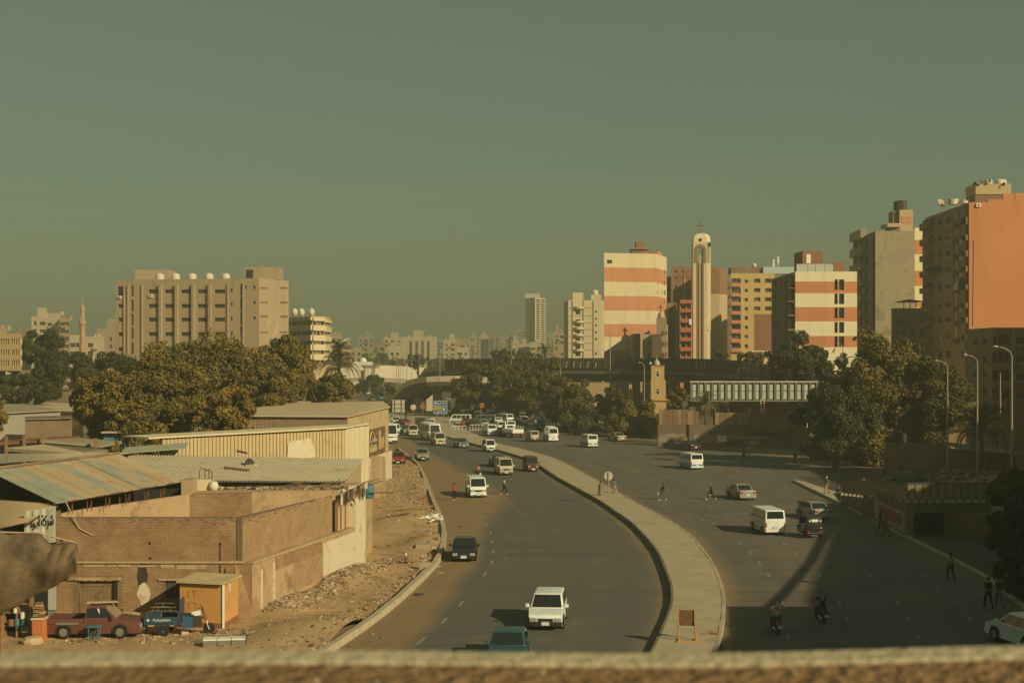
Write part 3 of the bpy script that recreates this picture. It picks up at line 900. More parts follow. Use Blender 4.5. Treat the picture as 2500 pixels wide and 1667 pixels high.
for i in range(9):
 a=i/8
 sq=[(x0+.15,D+.15),(x1-.2,D+.15),(xr-.1,D+1.2),(xr-.1,D+3.2),(x0+.15,D+3.2)]
 c2=(sum(p[0] for p in sq)/5,sum(p[1] for p in sq)/5)
 kk=1.0 if a<.35 else max(.04,math.sqrt(max(0,1-((a-.35)/.65)**2)))
 prof.append([(c2[0]+(p[0]-c2[0])*kk,c2[1]+(p[1]-c2[1])*kk,za+.3+a*(zb(187)-za-.3)) for p in sq])
for i in range(8):
 mb.add(prof[i]+prof[i+1],[(k_,(k_+1)%5,5+(k_+1)%5,5+k_) for k_ in range(5)])
mb.build("dome",[M_CREAM],t)
mb=MB();mb.lathe((xb(1411),D+.1,zb(257)),[(.05,-.1),(.38,-.08),(.38,.12),(.05,.12)],14,0,Matrix.Rotation(R(90),4,'X'));mb.build("oculus",[M_DARK],t)
mb=MB();q=xb(1417)
mb.tube([(q,D+1.7,zb(190)),(q,D+1.7,zb(95))],.1,6)
mb.tube([(xb(1386),D+1.7,zb(118)),(xb(1446),D+1.7,zb(118))],.1,6)
for xx,yy in((1386,118),(1446,118),(1417,92)):mb.lathe((xb(xx),D+1.7,zb(yy)),[(.03,-.22),(.22,0),(.03,.22)],6)
for sgn in(-1,1):mb.tube([(q,D+1.7,zb(188)),(q+sgn*.55,D+1.7,zb(172))],.07,5)
mb.build("cross",[mat("cross_bronze",(.2,.11,.055),.6,0)],t)
# brick block behind the bell tower, with its beige wing
D=385
c_=cor((z5(1130,0)[0],D),(z5(1345,0)[0],D))
o={0:rects(c_[0],c_[1],z5,[(1165,1188),(1238,1252)],[(553,570),(612,630),(693,718)],"bare")[:5]}
tb,_=building("brick_block","bare red brick block left behind the bell tower",c_,zat(z5(0,515)[1],D),[M_BRICKW],o,(0,14),.2,wmats=W_BLACK)
mb=MB();a=P(*z5(1258,620),D-.1);mb.tube([a,P(*z5(1256,830),D-.1)],.16,6);mb.build("downpipe",[M_PCONC],tb)
c_=cor((z5(1480,0)[0],D-8),(z5(1595,0)[0],D-8),(z5(1668,0)[0],D-2))
tb,_=building("brick_wing","tall block right of bell tower, brick top over plain beige wall",c_,zat(z5(0,522)[1],D-8),[M_BEIGE,M_BRICKW],{0:rects(c_[0],c_[1],z5,[(1538,1552)],[(562,575)],"bare")},(0,14),.2,bands=[(-5,0),(zat(z5(0,775)[1],D-8),1)],wmats=W_BLACK)
c_=cor((z5(1090,0)[0],392),(z5(1135,0)[0],392))
building("brick_sliver","narrow brown block squeezed between striped tower and brick block",c_,zat(z5(0,610)[1],392),[M_BROWN],{0:rects(c_[0],c_[1],z5,[(1105,1122)],[(655,680),(730,750),(810,830)],"bare")},(0,10),.2,wmats=W_DARK)
c_=cor((z5(1095,0)[0],362),(z5(1175,0)[0],362),(z5(1215,0)[0],372))
building("dark_stair_block","dark narrow block with pale parapet beside the church turret",c_,zat(z5(0,860)[1],362),[M_DBROWN],{0:rects(c_[0],c_[1],z5,[(1120,1150)],[(910,950),(1010,1060),(1100,1150),(1200,1240)],"bare")},(0,8),.2,wmats=W_BLACK)
# red balcony block
D=352
c_=cor((z5(1218,0)[0],D),(z5(1332,0)[0],D))
rws=[(868,918),(952,1012),(1050,1097),(1142,1190),(1227,1284),(1322,1374)]
o={0:rects(c_[0],c_[1],z5,[(1226,1272),(1280,1322)],rws,"two")}
tb,_=building("red_balcony_block","block with red balconies and hung washing left of bell tower",c_,zat(z5(0,830)[1],D),[M_SALMON],o,(0,9),.9,wmats=[W_PALE,W_DARK])
f_=ptf(*c_)
for ya,yb in((832,866),(919,951),(1013,1048),(1099,1140),(1191,1226),(1286,1320),(1375,1392)):
 u0,zb_=px_on_wall(*c_,*z5(1216,yb));u1,zt_=px_on_wall(*c_,*z5(1331,ya))
 mb=MB();mb.hexa([f_(u0,zb_,0),f_(u1,zb_,0),f_(u1,zb_,-1.1),f_(u0,zb_,-1.1),f_(u0,zt_,0),f_(u1,zt_,0),f_(u1,zt_,-1.1),f_(u0,zt_,-1.1)]);mb.build("balcony",[mat("red_balcony",(.36,.12,.06),.9,.12,.5,4)],tb)
mb=MB();u,z=px_on_wall(*c_,*z5(1298,1070));mb.quad(f_(u,z,-1.2),f_(u+.6,z,-1.25),f_(u+.6,z+1.4,-1.2),f_(u,z+1.4,-1.15));mb.build("washing",[M_WHITE],tb)
# yellow apartments
D=440
c_=cor((z5(1702,0)[0],D),(z5(2122,0)[0],D))
o={0:rects(c_[0],c_[1],z5,[(1926,1985),(2030,2090)],[(628,668),(720,757),(808,845),(895,932)],"two")+rects(c_[0],c_[1],z5,[(1708,1797)],[(627,670),(717,768),(805,853),(893,940),(980,1027),(1068,1112),(1158,1206),(1250,1292)],"three")+rects(c_[0],c_[1],z5,[(1835,1866)],[(640,670),(728,758),(813,845),(900,935),(987,1022),(1078,1110),(1165,1198),(1256,1293)],"two")}
tb,_=building("yellow_apartments","yellow apartment block with balcony column and blue roof room",c_,zat(z5(0,577)[1],D),[M_YELL],o,(0,14),.6,wmats=[W_DARK,W_WOODS,W_PALE])
f_=ptf(*c_)
for ya,yb in((672,705),(769,800),(855,885),(942,972),(1029,1060),(1114,1150),(1208,1240),(1294,1330)):
 u0,zb_=px_on_wall(*c_,*z5(1703,yb));u1,zt_=px_on_wall(*c_,*z5(1799,ya))
 mb=MB();mb.hexa([f_(u0,zb_,0),f_(u1,zb_,0),f_(u1,zb_,-.9),f_(u0,zb_,-.9),f_(u0,zt_,0),f_(u1,zt_,0),f_(u1,zt_,-.9),f_(u0,zt_,-.9)]);mb.build("balcony",[M_SALMON],tb)
box_part(tb,"roof_room",z5(1705,0)[0],z5(2012,0)[0],z5(0,518)[1],z5(0,580)[1],D+3,6,M_BROWN)
box_part(tb,"roof_room",z5(2014,0)[0],z5(2330,0)[0],z5(0,516)[1],z5(0,580)[1],D+2,6,mat("pale_blue_wall",(.40,.50,.44),.9,.08,.5,4))
for xx,ya in((2112,437),(2155,405)):
 mb=MB();a=P(*z5(xx,508),D+4);mb.tube([a,P(*z5(xx,ya+40),D+4)],.1,6);mb.box(a.x-.25,a.x+.25,D+3.8,D+4.2,zat(z5(0,ya+70)[1],D),zat(z5(0,ya)[1],D));mb.build("antenna",[M_WHITE],tb)
tank(tb,*z5(1925,516),D+4,.75,1.1)
D=405
c_=cor((z5(1925,0)[0],D),(z5(2120,0)[0],D))
building("brick_annex","unplastered brick block in front of the yellow apartments",c_,zat(z5(0,967)[1],D),[M_BRICKW],{},(0,12),.2,wmats=W_DARK)
c_=cor((z5(1655,0)[0],470),(z5(1722,0)[0],470))
building("brown_gap_block","narrow brown block in the gap left of the yellow apartments",c_,zat(z5(0,658)[1],470),[M_BROWN],{0:rects(c_[0],c_[1],z5,[(1675,1690)],[(700,730),(790,820),(880,910)],"two")},(0,10),.3,wmats=W_DARK)
D=345
c_=cor((z5(1908,0)[0],D),(z5(2065,0)[0],D))
building("small_house","small cream house with framed window below the brick annex",c_,zat(z5(0,1316)[1],D),[M_CREAM],{0:rects(c_[0],c_[1],z5,[(1925,2005)],[(1328,1362)],"two")},(0,7),.2,wmats=W_PALE)
# second striped block
c_=cor((z6(128,0)[0],284),(z6(287,0)[0],262),(z6(760,0)[0],262))
zt=zat(z6(0,762)[1],262)
bz=[(-5,0)]+[(zat(z6(0,y)[1],262),i) for y,i in((1340,1),(1254,0),(1143,1),(1034,0),(927,1),(838,0))]
o={1:rects(c_[1],c_[2],z6,[(587,612),(622,661)],[(822,903),(930,1011),(1038,1118),(1148,1230),(1258,1337)],"bare"),0:rects(c_[0],c_[1],z6,[(150,180),(232,265)],[(830,880),(930,980),(1040,1085),(1150,1195),(1255,1300)],"two")}
tb,_=building("striped_block","cream and orange striped block with a double column of dark windows",c_,zt,[M_CREAM2,M_ORANGE,M_DBROWN],{1:o[1]},(0,16),.35,bands=bz,wmats=W_BLACK)
f0=ptf(c_[0],c_[1]);L0=(Vector(c_[1])-Vector(c_[0])).length
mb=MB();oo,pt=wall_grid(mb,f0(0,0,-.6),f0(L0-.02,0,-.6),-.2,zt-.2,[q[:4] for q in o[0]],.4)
mb.build("street_wall",[M_DBROWN],tb)  # left wall coloured dark brown to paint in its shade
for q in oo:window_obj(tb,pt,q,.35,*W_DARK,"two")
for xz,ys in((225,(885,985,1090,1200)),):
 for y in ys:
  u0,z0=px_on_wall(f0(0,0,-.6),f0(L0,0,-.6),*z6(215,y+22));u1,zz=px_on_wall(f0(0,0,-.6),f0(L0,0,-.6),*z6(280,y))
  mb=MB();mb.hexa([pt(u0,z0,0),pt(u1,z0,0),pt(u1,z0,-1.1),pt(u0,z0,-1.1),pt(u0,zz,0),pt(u1,zz,0),pt(u1,zz,-1.1),pt(u0,zz,-1.1)]);mb.build("balcony",[M_BROWN],tb)
for a,b_ in((297,380),(384,440),(444,512),(516,578)):
 box_part(tb,"roof_panel",z6(a,0)[0],z6(b_,0)[0],z6(0,704)[1],z6(0,766)[1],263,.3,mat("pale_panel",(.42,.45,.37),.8,.06,1,5))
box_part(tb,"roof_room",z6(343,0)[0],z6(500,0)[0],z6(0,603)[1],z6(0,766)[1],267,8,M_BRICKW)
box_part(tb,"roof_door",z6(372,0)[0],z6(405,0)[0],z6(0,630)[1],z6(0,700)[1],266.9,.2,M_WHITE)
box_part(tb,"brick_shed",z6(582,0)[0],z6(662,0)[0],z6(0,690)[1],z6(0,766)[1],266,6,M_BRICKW)
dish(tb,*z6(567,690),264,.5);dish(tb,*z6(742,1275),259,.5,m=M_DMETAL)
# grey slab block with striped back strip
c_=cor((z6(748,0)[0],354),(z6(900,0)[0],330),(z6(1200,0)[0],330))
zt=zat(z6(0,452)[1],330)
rg=[(505,590),(640,705),(765,825),(880,935),(1000,1060),(1115,1170),(1240,1290)]
o={0:rects(c_[0],c_[1],z6,[(760,790),(800,830),(846,880)],rg,"two")}
tb,_=building("grey_slab_block","grey concrete slab block with stacked balconies on its shaded side",c_,zt,[M_GREYW],{},(0,15),.3,wmats=W_DARK)
f0=ptf(c_[0],c_[1]);L0=(Vector(c_[1])-Vector(c_[0])).length
mb=MB();oo,pt=wall_grid(mb,f0(0,0,-.6),f0(L0-.02,0,-.6),-.2,zt-.3,[q[:4] for q in o[0]],.5);mb.build("street_wall",[M_DBROWN],tb)  # darker than the front: the shade of this side is in the colour
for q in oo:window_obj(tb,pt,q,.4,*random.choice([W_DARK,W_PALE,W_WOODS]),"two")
for y in(475,600,722,838,962,1080,1195):
 u0,zz=px_on_wall(f0(0,0,-.6),f0(L0,0,-.6),*z6(748,y));u1,z0=px_on_wall(f0(0,0,-.6),f0(L0,0,-.6),*z6(835,y+28))
 mb=MB();mb.hexa([pt(u0+.1,z0,0),pt(u1,z0,0),pt(u1,z0,-1.5),pt(u0+.1,z0,-1.5),pt(u0+.1,zz,0),pt(u1,zz,0),pt(u1,zz,-1.5),pt(u0+.1,zz,-1.5)]);mb.build("balcony",[M_GREYW],tb)
box_part(tb,"roof_slab",z6(992,0)[0],z6(1090,0)[0],z6(0,392)[1],z6(0,420)[1],333,6,M_BEIGE)
box_part(tb,"lift_house",z6(1018,0)[0],z6(1088,0)[0],z6(0,420)[1],z6(0,456)[1],334,5,M_BROWN)
box_part(tb,"roof_tower",z6(1086,0)[0],z6(1188,0)[0],z6(0,290)[1],z6(0,456)[1],334,5,M_BEIGE)
box_part(tb,"tank_tower",z6(1035,0)[0],z6(1085,0)[0],z6(0,300)[1],z6(0,392)[1],335,4,M_BROWN)
box_part(tb,"brick_infill",z6(1103,0)[0],z6(1176,0)[0],z6(0,340)[1],z6(0,390)[1],333.9,.2,M_SALMON)
tank(tb,*z6(1072,298),336,1.0,2.2,M_BLACK,dome=False);tank(tb,*z6(1103,298),336,1.2,2.4,M_DMETAL,dome=False)
c_=cor((z6(1201,0)[0],336),(z6(1312,0)[0],336))
bz=[(-5,0)]+[(zat(z6(0,y)[1],336),i) for y,i in((1035,1),(985,0),(873,1),(755,0),(630,1),(520,0))]
building("striped_strip_block","narrow cream and orange striped block behind the grey slab block",c_,zat(z6(0,428)[1],336),[M_CREAM2,M_ORANGE],{},(0,12),.3,bands=bz,wmats=W_DARK)
# big orange block, right edge
c_=cor((z6(1283,0)[0],292),(z6(1617,0)[0],262),(2640,262))
zt=zat(z6(0,232)[1],262)
tb,_=building("orange_tower","huge windowless orange wall of the tall block at right edge",c_,zt,[M_ORANGE],{},(0,6),.3,wmats=W_DARK)
for a,b_,yt in((1762,1875,212),(1877,1968,166),(1970,2120,162)):
 box_part(tb,"roof_wall",z6(a,0)[0],z6(b_,0)[0],z6(0,yt)[1],z6(0,240)[1],262.01,.5,M_ORANGE,dz=-.2)
f0=ptf(c_[0],c_[1]);L0=(Vector(c_[1])-Vector(c_[0])).length
A_,B_=f0(0,0,-.6),f0(L0-.02,0,-.6)
rg=[(345,410),(480,530),(600,655),(720,770),(860,905),(1000,1045),(1110,1155),(1245,1290),(1370,1420)]
o=rects(A_,B_,z6,[(1325,1350),(1380,1410),(1440,1475),(1555,1590)],rg,"two")
mb=MB();oo,pt=wall_grid(mb,A_,B_,-.2,zt-.6,[q[:4] for q in o],.5);mb.build("street_wall",[M_DBROWN],tb)  # shaded side of the orange block painted as a dark wall
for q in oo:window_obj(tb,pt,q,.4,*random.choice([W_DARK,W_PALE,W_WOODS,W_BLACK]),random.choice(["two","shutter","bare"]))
for y in(425,545,668,790,915,1060,1170,1300):
 for xa,xb2 in((1285,1345),(1490,1545)):
  u0,zz=px_on_wall(A_,B_,*z6(xa,y-22));u1,z0=px_on_wall(A_,B_,*z6(xb2,y+8))
  mb=MB();mb.hexa([pt(u0+.05,z0,0),pt(u1,z0,0),pt(u1,z0,-1.3),pt(u0+.05,z0,-1.3),pt(u0+.05,zz,0),pt(u1,zz,0),pt(u1,zz,-1.3),pt(u0+.05,zz,-1.3)]);mb.build("balcony",[M_BROWN],tb)
for y in(525,655,785,1050):
 u,z=px_on_wall(A_,B_,*z6(1555,y+18));ac_unit(tb,pt,u,z)
u,z=px_on_wall(A_,B_,*z6(1538,1270));u9,z9=px_on_wall(A_,B_,*z6(1538,310))
mb=MB();mb.hexa([pt(u-.25,z,0),pt(u+.5,z,0),pt(u+.5,z,-.5),pt(u-.25,z,-.5),pt(u-.25,z9,0),pt(u+.5,z9,0),pt(u+.5,z9,-.5),pt(u-.25,z9,-.5)]);mb.build("pipe_duct",[M_BEIGE],tb)
M_AWN1,M_AWN2=mat("awning_tan",(.36,.27,.15),.9,.1,1,5),mat("awning_black",(.03,.028,.022),.9,0)
def awning(xa,xb2,yt,yb,stripes):
 u0,zt_=px_on_wall(A_,B_,*z6(xa,yt));u1,z0=px_on_wall(A_,B_,*z6(xb2,yb))
 m_=MB();n_=8
 for i in range(n_):
  for j in range(4):
   a0,a1=i/n_,(i+1)/n_
   def pp(a,jj):
    th=jj/4*math.pi/2
    return pt(u0+(u1-u0)*(.5+(a-.5)*(.35+.65*math.sin(th))),z0+(zt_-z0)*math.cos(th),-1.15*math.sin(th)*math.sin(math.pi*(.12+.76*a))-.05)
   m_.quad(pp(a0,j),pp(a1,j),pp(a1,j+1),pp(a0,j+1),(i//2)%2 if stripes else 1)
 m_.build("awning",[M_AWN1,M_AWN2],tb)
awning(1482,1603,828,898,True);awning(1284,1400,735,772,False);awning(1290,1345,850,905,False)
for(xx,yy) in((1687,268),):
 u,z=px_on_wall(c_[1],c_[2],*z6(xx-18,yy));ac_unit(tb,ptf(c_[1],c_[2]),u,z)
box_part(tb,"stair_house",z6(1665,0)[0],z6(1870,0)[0],z6(0,178)[1],z6(0,240)[1],268,4,M_BROWN)
box_part(tb,"lift_house",z6(1668,0)[0],z6(1940,0)[0],z6(0,92)[1],z6(0,172)[1],268,6,M_BEIGE)
for xx,r_ in((1765,.75),(1850,.8),(1880,.6)):tank(tb,*z6(xx,94),269,r_,.95)
tank(tb,*z6(1495,250),270,1.0,1.0,dome=False);tank(tb,*z6(1580,240),269,.7,.7,dome=False)
dish(tb,*z6(1408,238),272,.95,-60,m=M_BEIGE)
for xx,yy in((1775,66),(1880,95),(1712,75),(1605,205),(1660,90)):dish(tb,*z6(xx,yy),267.5,.42,random.choice([-140,-60,200]),m=M_DMETAL)
mb=MB();u,z=px_on_wall(c_[1],c_[2],*z6(1650,520));u2,z2_=px_on_wall(c_[1],c_[2],*z6(1645,1180));g_=ptf(c_[1],c_[2]);mb.tube([g_(u,z,-.05),g_(u2,z2_,-.05)],.05,4);mb.build("cable",[M_DMETAL],tb)
# low dark block with pergola between them
D=292
c_=cor((z6(1022,0)[0],D),(z6(1330,0)[0],D))
o={0:rects(c_[0],c_[1],z6,[(1060,1090),(1105,1130),(1170,1200),(1240,1270)],[(1120,1160),(1200,1245)],"two")}
tb,_=building("low_dark_block","low dark block with roof pergola between grey and orange blocks",c_,zat(z6(0,1042)[1],D),[M_DBROWN],o,(0,12),.3,wmats=[W_DARK,W_WOODS])
a,b_=P(*z6(1112,990),D+2),P(*z6(1262,1042),D+2)
for xx in(1118,1165,1210,1256):
 q=P(*z6(xx,1042),D+2);mb=MB();mb.tube([q,Vector((q.x,q.y,a.z))],.1,5);mb.build("pergola_post",[M_DMETAL],tb)
mb=MB();ap=Vector(((a.x+b_.x)/2,D+5,zat(z6(0,965)[1],D)))
bs=[Vector((a.x-.3,D+1,a.z)),Vector((b_.x+.3,D+1,a.z)),Vector((b_.x+.3,D+9,a.z)),Vector((a.x-.3,D+9,a.z))]
mb.add(bs+[ap],[(0,1,4),(1,2,4),(2,3,4),(3,0,4),(3,2,1,0)]);mb.build("pergola_roof",[M_DBROWN],tb)
# brown balcony block in front of the orange one
D=188
zz=zm(2250,780,7.128)
c_=cor((zz(780,0)[0],200),(zz(1230,0)[0],D),(zz(1575,0)[0],D),(2680,D))
M_BR2=mat("brown_block_render",(.34,.205,.11),.9,.2,.3,3)
o={1:rects(c_[1],c_[2],zz,[(1340,1545)],[(275,425)],"shutter")+rects(c_[1],c_[2],zz,[(1250,1300)],[(310,435)],"bare")+rects(c_[1],c_[2],zz,[(1230,1540)],[(590,765)],"three")+rects(c_[1],c_[2],zz,[(1220,1330),(1390,1525)],[(885,1060)],"two")+rects(c_[1],c_[2],zz,[(1400,1530)],[(1255,1380)],"two"),2:rects(c_[2],c_[3],zz,[(1655,1790),(1860,1950)],[(310,425),(640,740),(960,1060),(1270,1370)],"two"),0:rects(c_[0],c_[1],zz,[(900,970),(1060,1130)],[(330,430),(640,750),(890,1000),(1200,1300)],"two")}
tb,_=building("brown_balcony_block","shaded brown apartment block with glazed balconies below the orange wall",c_,zat(zz(0,140)[1],D),[M_BR2],o,(0,10),.5,wmats=[W_DARK,W_WOODS,W_PALE])
f_=ptf(c_[1],c_[2])
for ya,yb in((450,575),(768,880),(1075,1195),(1385,1505)):
 u0,z0=px_on_wall(c_[1],c_[2],*zz(1212,yb));u1,z9=px_on_wall(c_[1],c_[2],*zz(1548,ya))
 mb=MB();mb.hexa([f_(u0,z0,0),f_(u1,z0,0),f_(u1,z0,-1),f_(u0,z0,-1),f_(u0,z9,0),f_(u1,z9,0),f_(u1,z9,-1),f_(u0,z9,-1)]);mb.build("balcony",[M_BR2],tb)
f_=ptf(c_[2],c_[3])
for ya,yb in((430,470),(745,790),(1065,1105),(1372,1390)):
 u0,z0=px_on_wall(c_[2],c_[3],*zz(1650,yb));mb=MB();z9=px_on_wall(c_[2],c_[3],*zz(1650,ya))[1]
 mb.hexa([f_(u0,z0,0),f_(u0+6,z0,0),f_(u0+6,z0,-.7),f_(u0,z0,-.7),f_(u0,z9,0),f_(u0+6,z9,0),f_(u0+6,z9,-.7),f_(u0,z9,-.7)]);mb.build("balcony",[M_BEIGE],tb)
mb=MB();u,z=px_on_wall(c_[2],c_[3],*zz(1580,140));mb.tube([f_(.15,0,-.2),f_(.15,z,-.2)],.17,6);mb.build("downpipe",[M_BEIGE],tb)
# light apartments with balcony column (centre)
D=500
c_=cor((z5(105,0)[0],520),(z5(146,0)[0],D),(z5(466,0)[0],D),(z5(488,0)[0],D+8))
M_LAP=mat("light_apartment_render",(.56,.48,.31),.9,.07,.2,2)
o={1:rects(c_[1],c_[2],z5,[(216,262)],[(935,970),(1018,1050),(1065,1086),(1130,1151),(1199,1221),(1264,1300),(1332,1370)],"cross")+rects(c_[1],c_[2],z5,[(404,420)],[(800,830),(935,955),(1000,1022),(1065,1085),(1130,1150),(1195,1218),(1330,1360)],"bare"),0:rects(c_[0],c_[1],z5,[(114,136)],[(930,960),(1065,1090),(1130,1155),(1200,1225)],"bare")}
tb,_=building("light_apartments","cream apartment block with one column of curved balconies",c_,zat(z5(0,835)[1],D),[M_LAP],o,(0,14),.35,wmats=W_DARK)
f_=ptf(c_[1],c_[2])
for y in(895,1030,1092,1158,1228,1300):
 u0,z0=px_on_wall(c_[1],c_[2],*z5(206,y+22));u1,z9=px_on_wall(c_[1],c_[2],*z5(291,y))
 mb=MB();n_=6
 ring=[(u0+(u1-u0)*i/n_,-1.4*math.sin(math.pi*(.15+.7*i/n_))) for i in range(n_+1)]
 for(ua,ka),(ub,kb_) in zip(ring[:-1],ring[1:]):
  mb.hexa([f_(ua,z0,0),f_(ub,z0,0),f_(ub,z0,kb_),f_(ua,z0,ka),f_(ua,z9,0),f_(ub,z9,0),f_(ub,z9,kb_),f_(ua,z9,ka)])
 mb.build("balcony",[M_LAP],tb)
for xx in(187,292,388):
 u,z=px_on_wall(c_[1],c_[2],*z5(xx,840));mb=MB();mb.tube([f_(u,0,-.15),f_(u,z,-.15)],.16,5);mb.build("downpipe",[M_TAN],tb)
for y in(908,985,1050,1115,1180,1245,1310):
 u,z=px_on_wall(c_[1],c_[2],*z5(150,y));u2,_=px_on_wall(c_[1],c_[2],*z5(384,y));mb=MB();mb.tube([f_(u,z,-.06),f_(u2,z,-.06)],.08,4);mb.build("string_course",[M_TAN],tb)
box_part(tb,"stair_house",z5(188,0)[0],z5(290,0)[0],z5(0,762)[1],z5(0,840)[1],D+4,6,M_LAP)
box_part(tb,"roof_room",z5(362,0)[0],z5(462,0)[0],z5(0,780)[1],z5(0,840)[1],D+1,6,M_LAP)
tank(tb,*z5(402,780),D+4,1.15,1.7)
# hazy high-rise with balcony grid
D=1100
c_=cor((z4(1745,0)[0],D+8),(z4(1832,0)[0],D),(z4(1924,0)[0],D+10))
M_HR=mat("highrise_render",(.54,.46,.31),.9,.05,.05,.5)
nrow=20
o={1:rects(c_[1],c_[2],z4,[(1842,1876),(1884,1918)],[(113+i*20,113+i*20+11) for i in range(nrow)],"bare")}
tb,_=building("highrise_tower","tall pale high-rise with balcony grid on the hazy skyline",c_,zat(z4(0,98)[1],D),[M_HR],o,(0,25),1.6,wmats=[W_WOODS],zbase=zat(z4(0,522)[1],D))
box_part(tb,"plant_room",z4(1745,0)[0],z4(1874,0)[0],z4(0,60)[1],z4(0,102)[1],D+8,12,M_HR)
mb=MB();f_=ptf(c_[0],c_[1]);L_=(Vector(c_[1])-Vector(c_[0])).length;mb.hexa([f_(L_*.52,zat(z4(0,480)[1],D),.2),f_(L_*.98,zat(z4(0,480)[1],D),.2),f_(L_*.98,zat(z4(0,480)[1],D),-.2),f_(L_*.52,zat(z4(0,480)[1],D),-.2),f_(L_*.52,zat(z4(0,99)[1],D),.2),f_(L_*.98,zat(z4(0,99)[1],D),.2),f_(L_*.98,zat(z4(0,99)[1],D),-.2),f_(L_*.52,zat(z4(0,99)[1],D),-.2)]);mb.build("grey_strip",[M_GREYW],tb)
mb=MB();a=P(z4(1760,0)[0],868,D+14);mb.box(a.x,P(z4(1890,0)[0],868,D).x,D+12,D+30,-.2,zat(z4(0,522)[1],D));mb.build("podium_core",[M_HR],tb)
# far city blocks: (zoom, x0, x1, ytop, distance, tone, roof box)
tones=[mat("far_render_cream",(.44,.36,.24),.95,.1,.06,.4),mat("far_render_tan",(.33,.25,.155),.95,.12,.06,.4),mat("far_render_brown",(.23,.165,.10),.95,.12,.06,.4),mat("far_render_grey",(.26,.23,.17),.95,.12,.06,.4)]
far=[(z1,212,312,478,620,0,1,"stepped cream block with terraces left of the minaret"),(z1,312,408,455,640,0,0,"tallest plain cream block behind the dark round tree"),(z1,404,468,487,630,1,0,"tan block with dark balconies just left of the minaret"),(z1,470,536,602,560,0,0,"low cream block touching the minaret on its left"),(z1,578,705,612,560,0,0,"cream balcony block just right of the minaret"),(z1,652,780,556,640,1,1,"grey topped block tucked behind the tan slab block"),(z1,100,214,566,660,2,0,"brownish low block above the left treetops"),(z1,-20,46,553,500,1,0,"brown block behind the finned office at left edge"),(z1,2233,2300,592,700,1,0,"hazy tan block right beside the banded block"),(z1,2262,2330,640,640,0,0,"low cream block right of the banded block"),(z4,20,145,467,820,1,1,"tan far block above the left palm"),(z4,147,203,462,800,0,0,"narrow far block with balcony stack near the palm"),(z4,268,405,435,1050,3,1,"grey far block left of the city skyline middle"),(z4,400,506,492,900,2,0,"dark shaded far block before the cream ones"),(z4,490,655,448,1080,0,1,"wide cream far block with small domed roof room"),(z4,655,966,442,1000,0,1,"far office block with tall vertical window strips"),(z4,966,1024,462,1250,3,0,"narrow grey far block right of the strip windows"),(z4,1022,1132,470,1000,0,1,"cream far block with busy balconies in the middle"),(z4,1128,1252,462,1120,1,0,"tan far block behind the tall lamp posts"),(z4,1250,1352,437,1250,1,1,"hazy tan far block with cluttered roofline"),(z4,1350,1424,432,1300,0,1,"hazy cream far block in the dense far row"),(z4,1422,1522,430,1280,2,1,"hazy brown far block in the dense far row"),(z4,1516,1602,433,1320,1,0,"hazy block at right end of dense far row"),(z4,1596,1624,452,1150,0,0,"sliver of cream far block near the high-rise"),(z4,1612,1746,378,1500,3,0,"dim grey far block directly left of the high-rise"),(z4,1632,1692,484,1000,0,1,"low cream far block left of high-rise foot"),(z4,1668,1792,502,900,0,1,"stepped cream block at the foot of the high-rise"),(z4,1790,1884,487,880,0,0,"cream block with balcony rows below the high-rise"),(z4,1928,2000,402,1200,3,0,"dim far block right of the high-rise"),(z4,1996,2088,388,820,1,1,"tan far block left of the light apartments"),(z4,200,300,545,760,1,0,"low tan roofs behind the white dome"),(z4,545,640,520,760,0,0,"low cream far block above the pale flyover"),(z4,1140,1245,535,800,0,0,"low cream far block behind the slim lamp posts")]
for(zf,x0,x1,yt,D,tn,rb,lab) in far:
 c_=cor((zf(x0,0)[0],D),(zf(x1,0)[0],D))
 Wd=(c_[1]-c_[0]).length
 zt=zat(zf(0,yt)[1],D)
 fl=max(2,int((zt-1)/3.3));nc=max(2,int(Wd/3.6))
 ops=[]
 strips="vertical window" in lab
 for j in range(nc):
  u=(j+.5)*Wd/nc
  if strips:
   if j%6 in(1,2,3,4):ops.append((u-.9,u+.9,3,zt-3))
   continue
  wd_=random.choice([.6,.8,1.1,1.3])
  for i in range(fl):
   if random.random()<.9:ops.append((u-wd_,u+wd_,1.0+i*3.3,2.5+i*3.3+random.uniform(0,.3)))
 tb,_=building("far_block",lab,c_,zt,[tones[tn]],{0:ops},(0,16),.8,wmats=W_WOODS,small=True,group="far city blocks")
 if rb:
  a,w=c_[0].x+Wd*random.uniform(.15,.5),Wd*random.uniform(.25,.4)
  mb=MB();mb.box(a,a+w,D+2,D+9,zt-.9,zt+random.uniform(3,5));mb.build("roof_room",[tones[tn]],tb)
 for k_ in range(random.randint(1,3)):
  a=c_[0].x+Wd*random.uniform(.05,.9);mb=MB();mb.lathe((a,D+4,zt-.9),[(.9,0),(.9,1.6),(.4,1.9)],8);mb.build("water_tank",[tones[tn]],tb)
 if not strips:
  for i in range(1,fl,1):
   if random.random()<.55:
    u=random.uniform(.05,.5)*Wd;w=random.uniform(.2,.45)*Wd
    mb=MB();mb.box(c_[0].x+u,c_[0].x+u+w,D-1.1,D-.02,i*3.3+.1,i*3.3+1.1);mb.build("balcony",[tones[tn]],tb)
D=640
t=thing("white_dome_pavilion","small white domed pavilion above the pale flyover","pavilion",(P(*z4(300,690),D).x,D,0))
q=P(*z4(300,690),D)
mb=MB();mb.box(P(*z4(228,690),D).x,P(*z4(372,690),D).x,D,D+14,-.2,zat(z4(0,662)[1],D));mb.build("base",[M_WHITE],t)
rr=S(30/3.618,D)
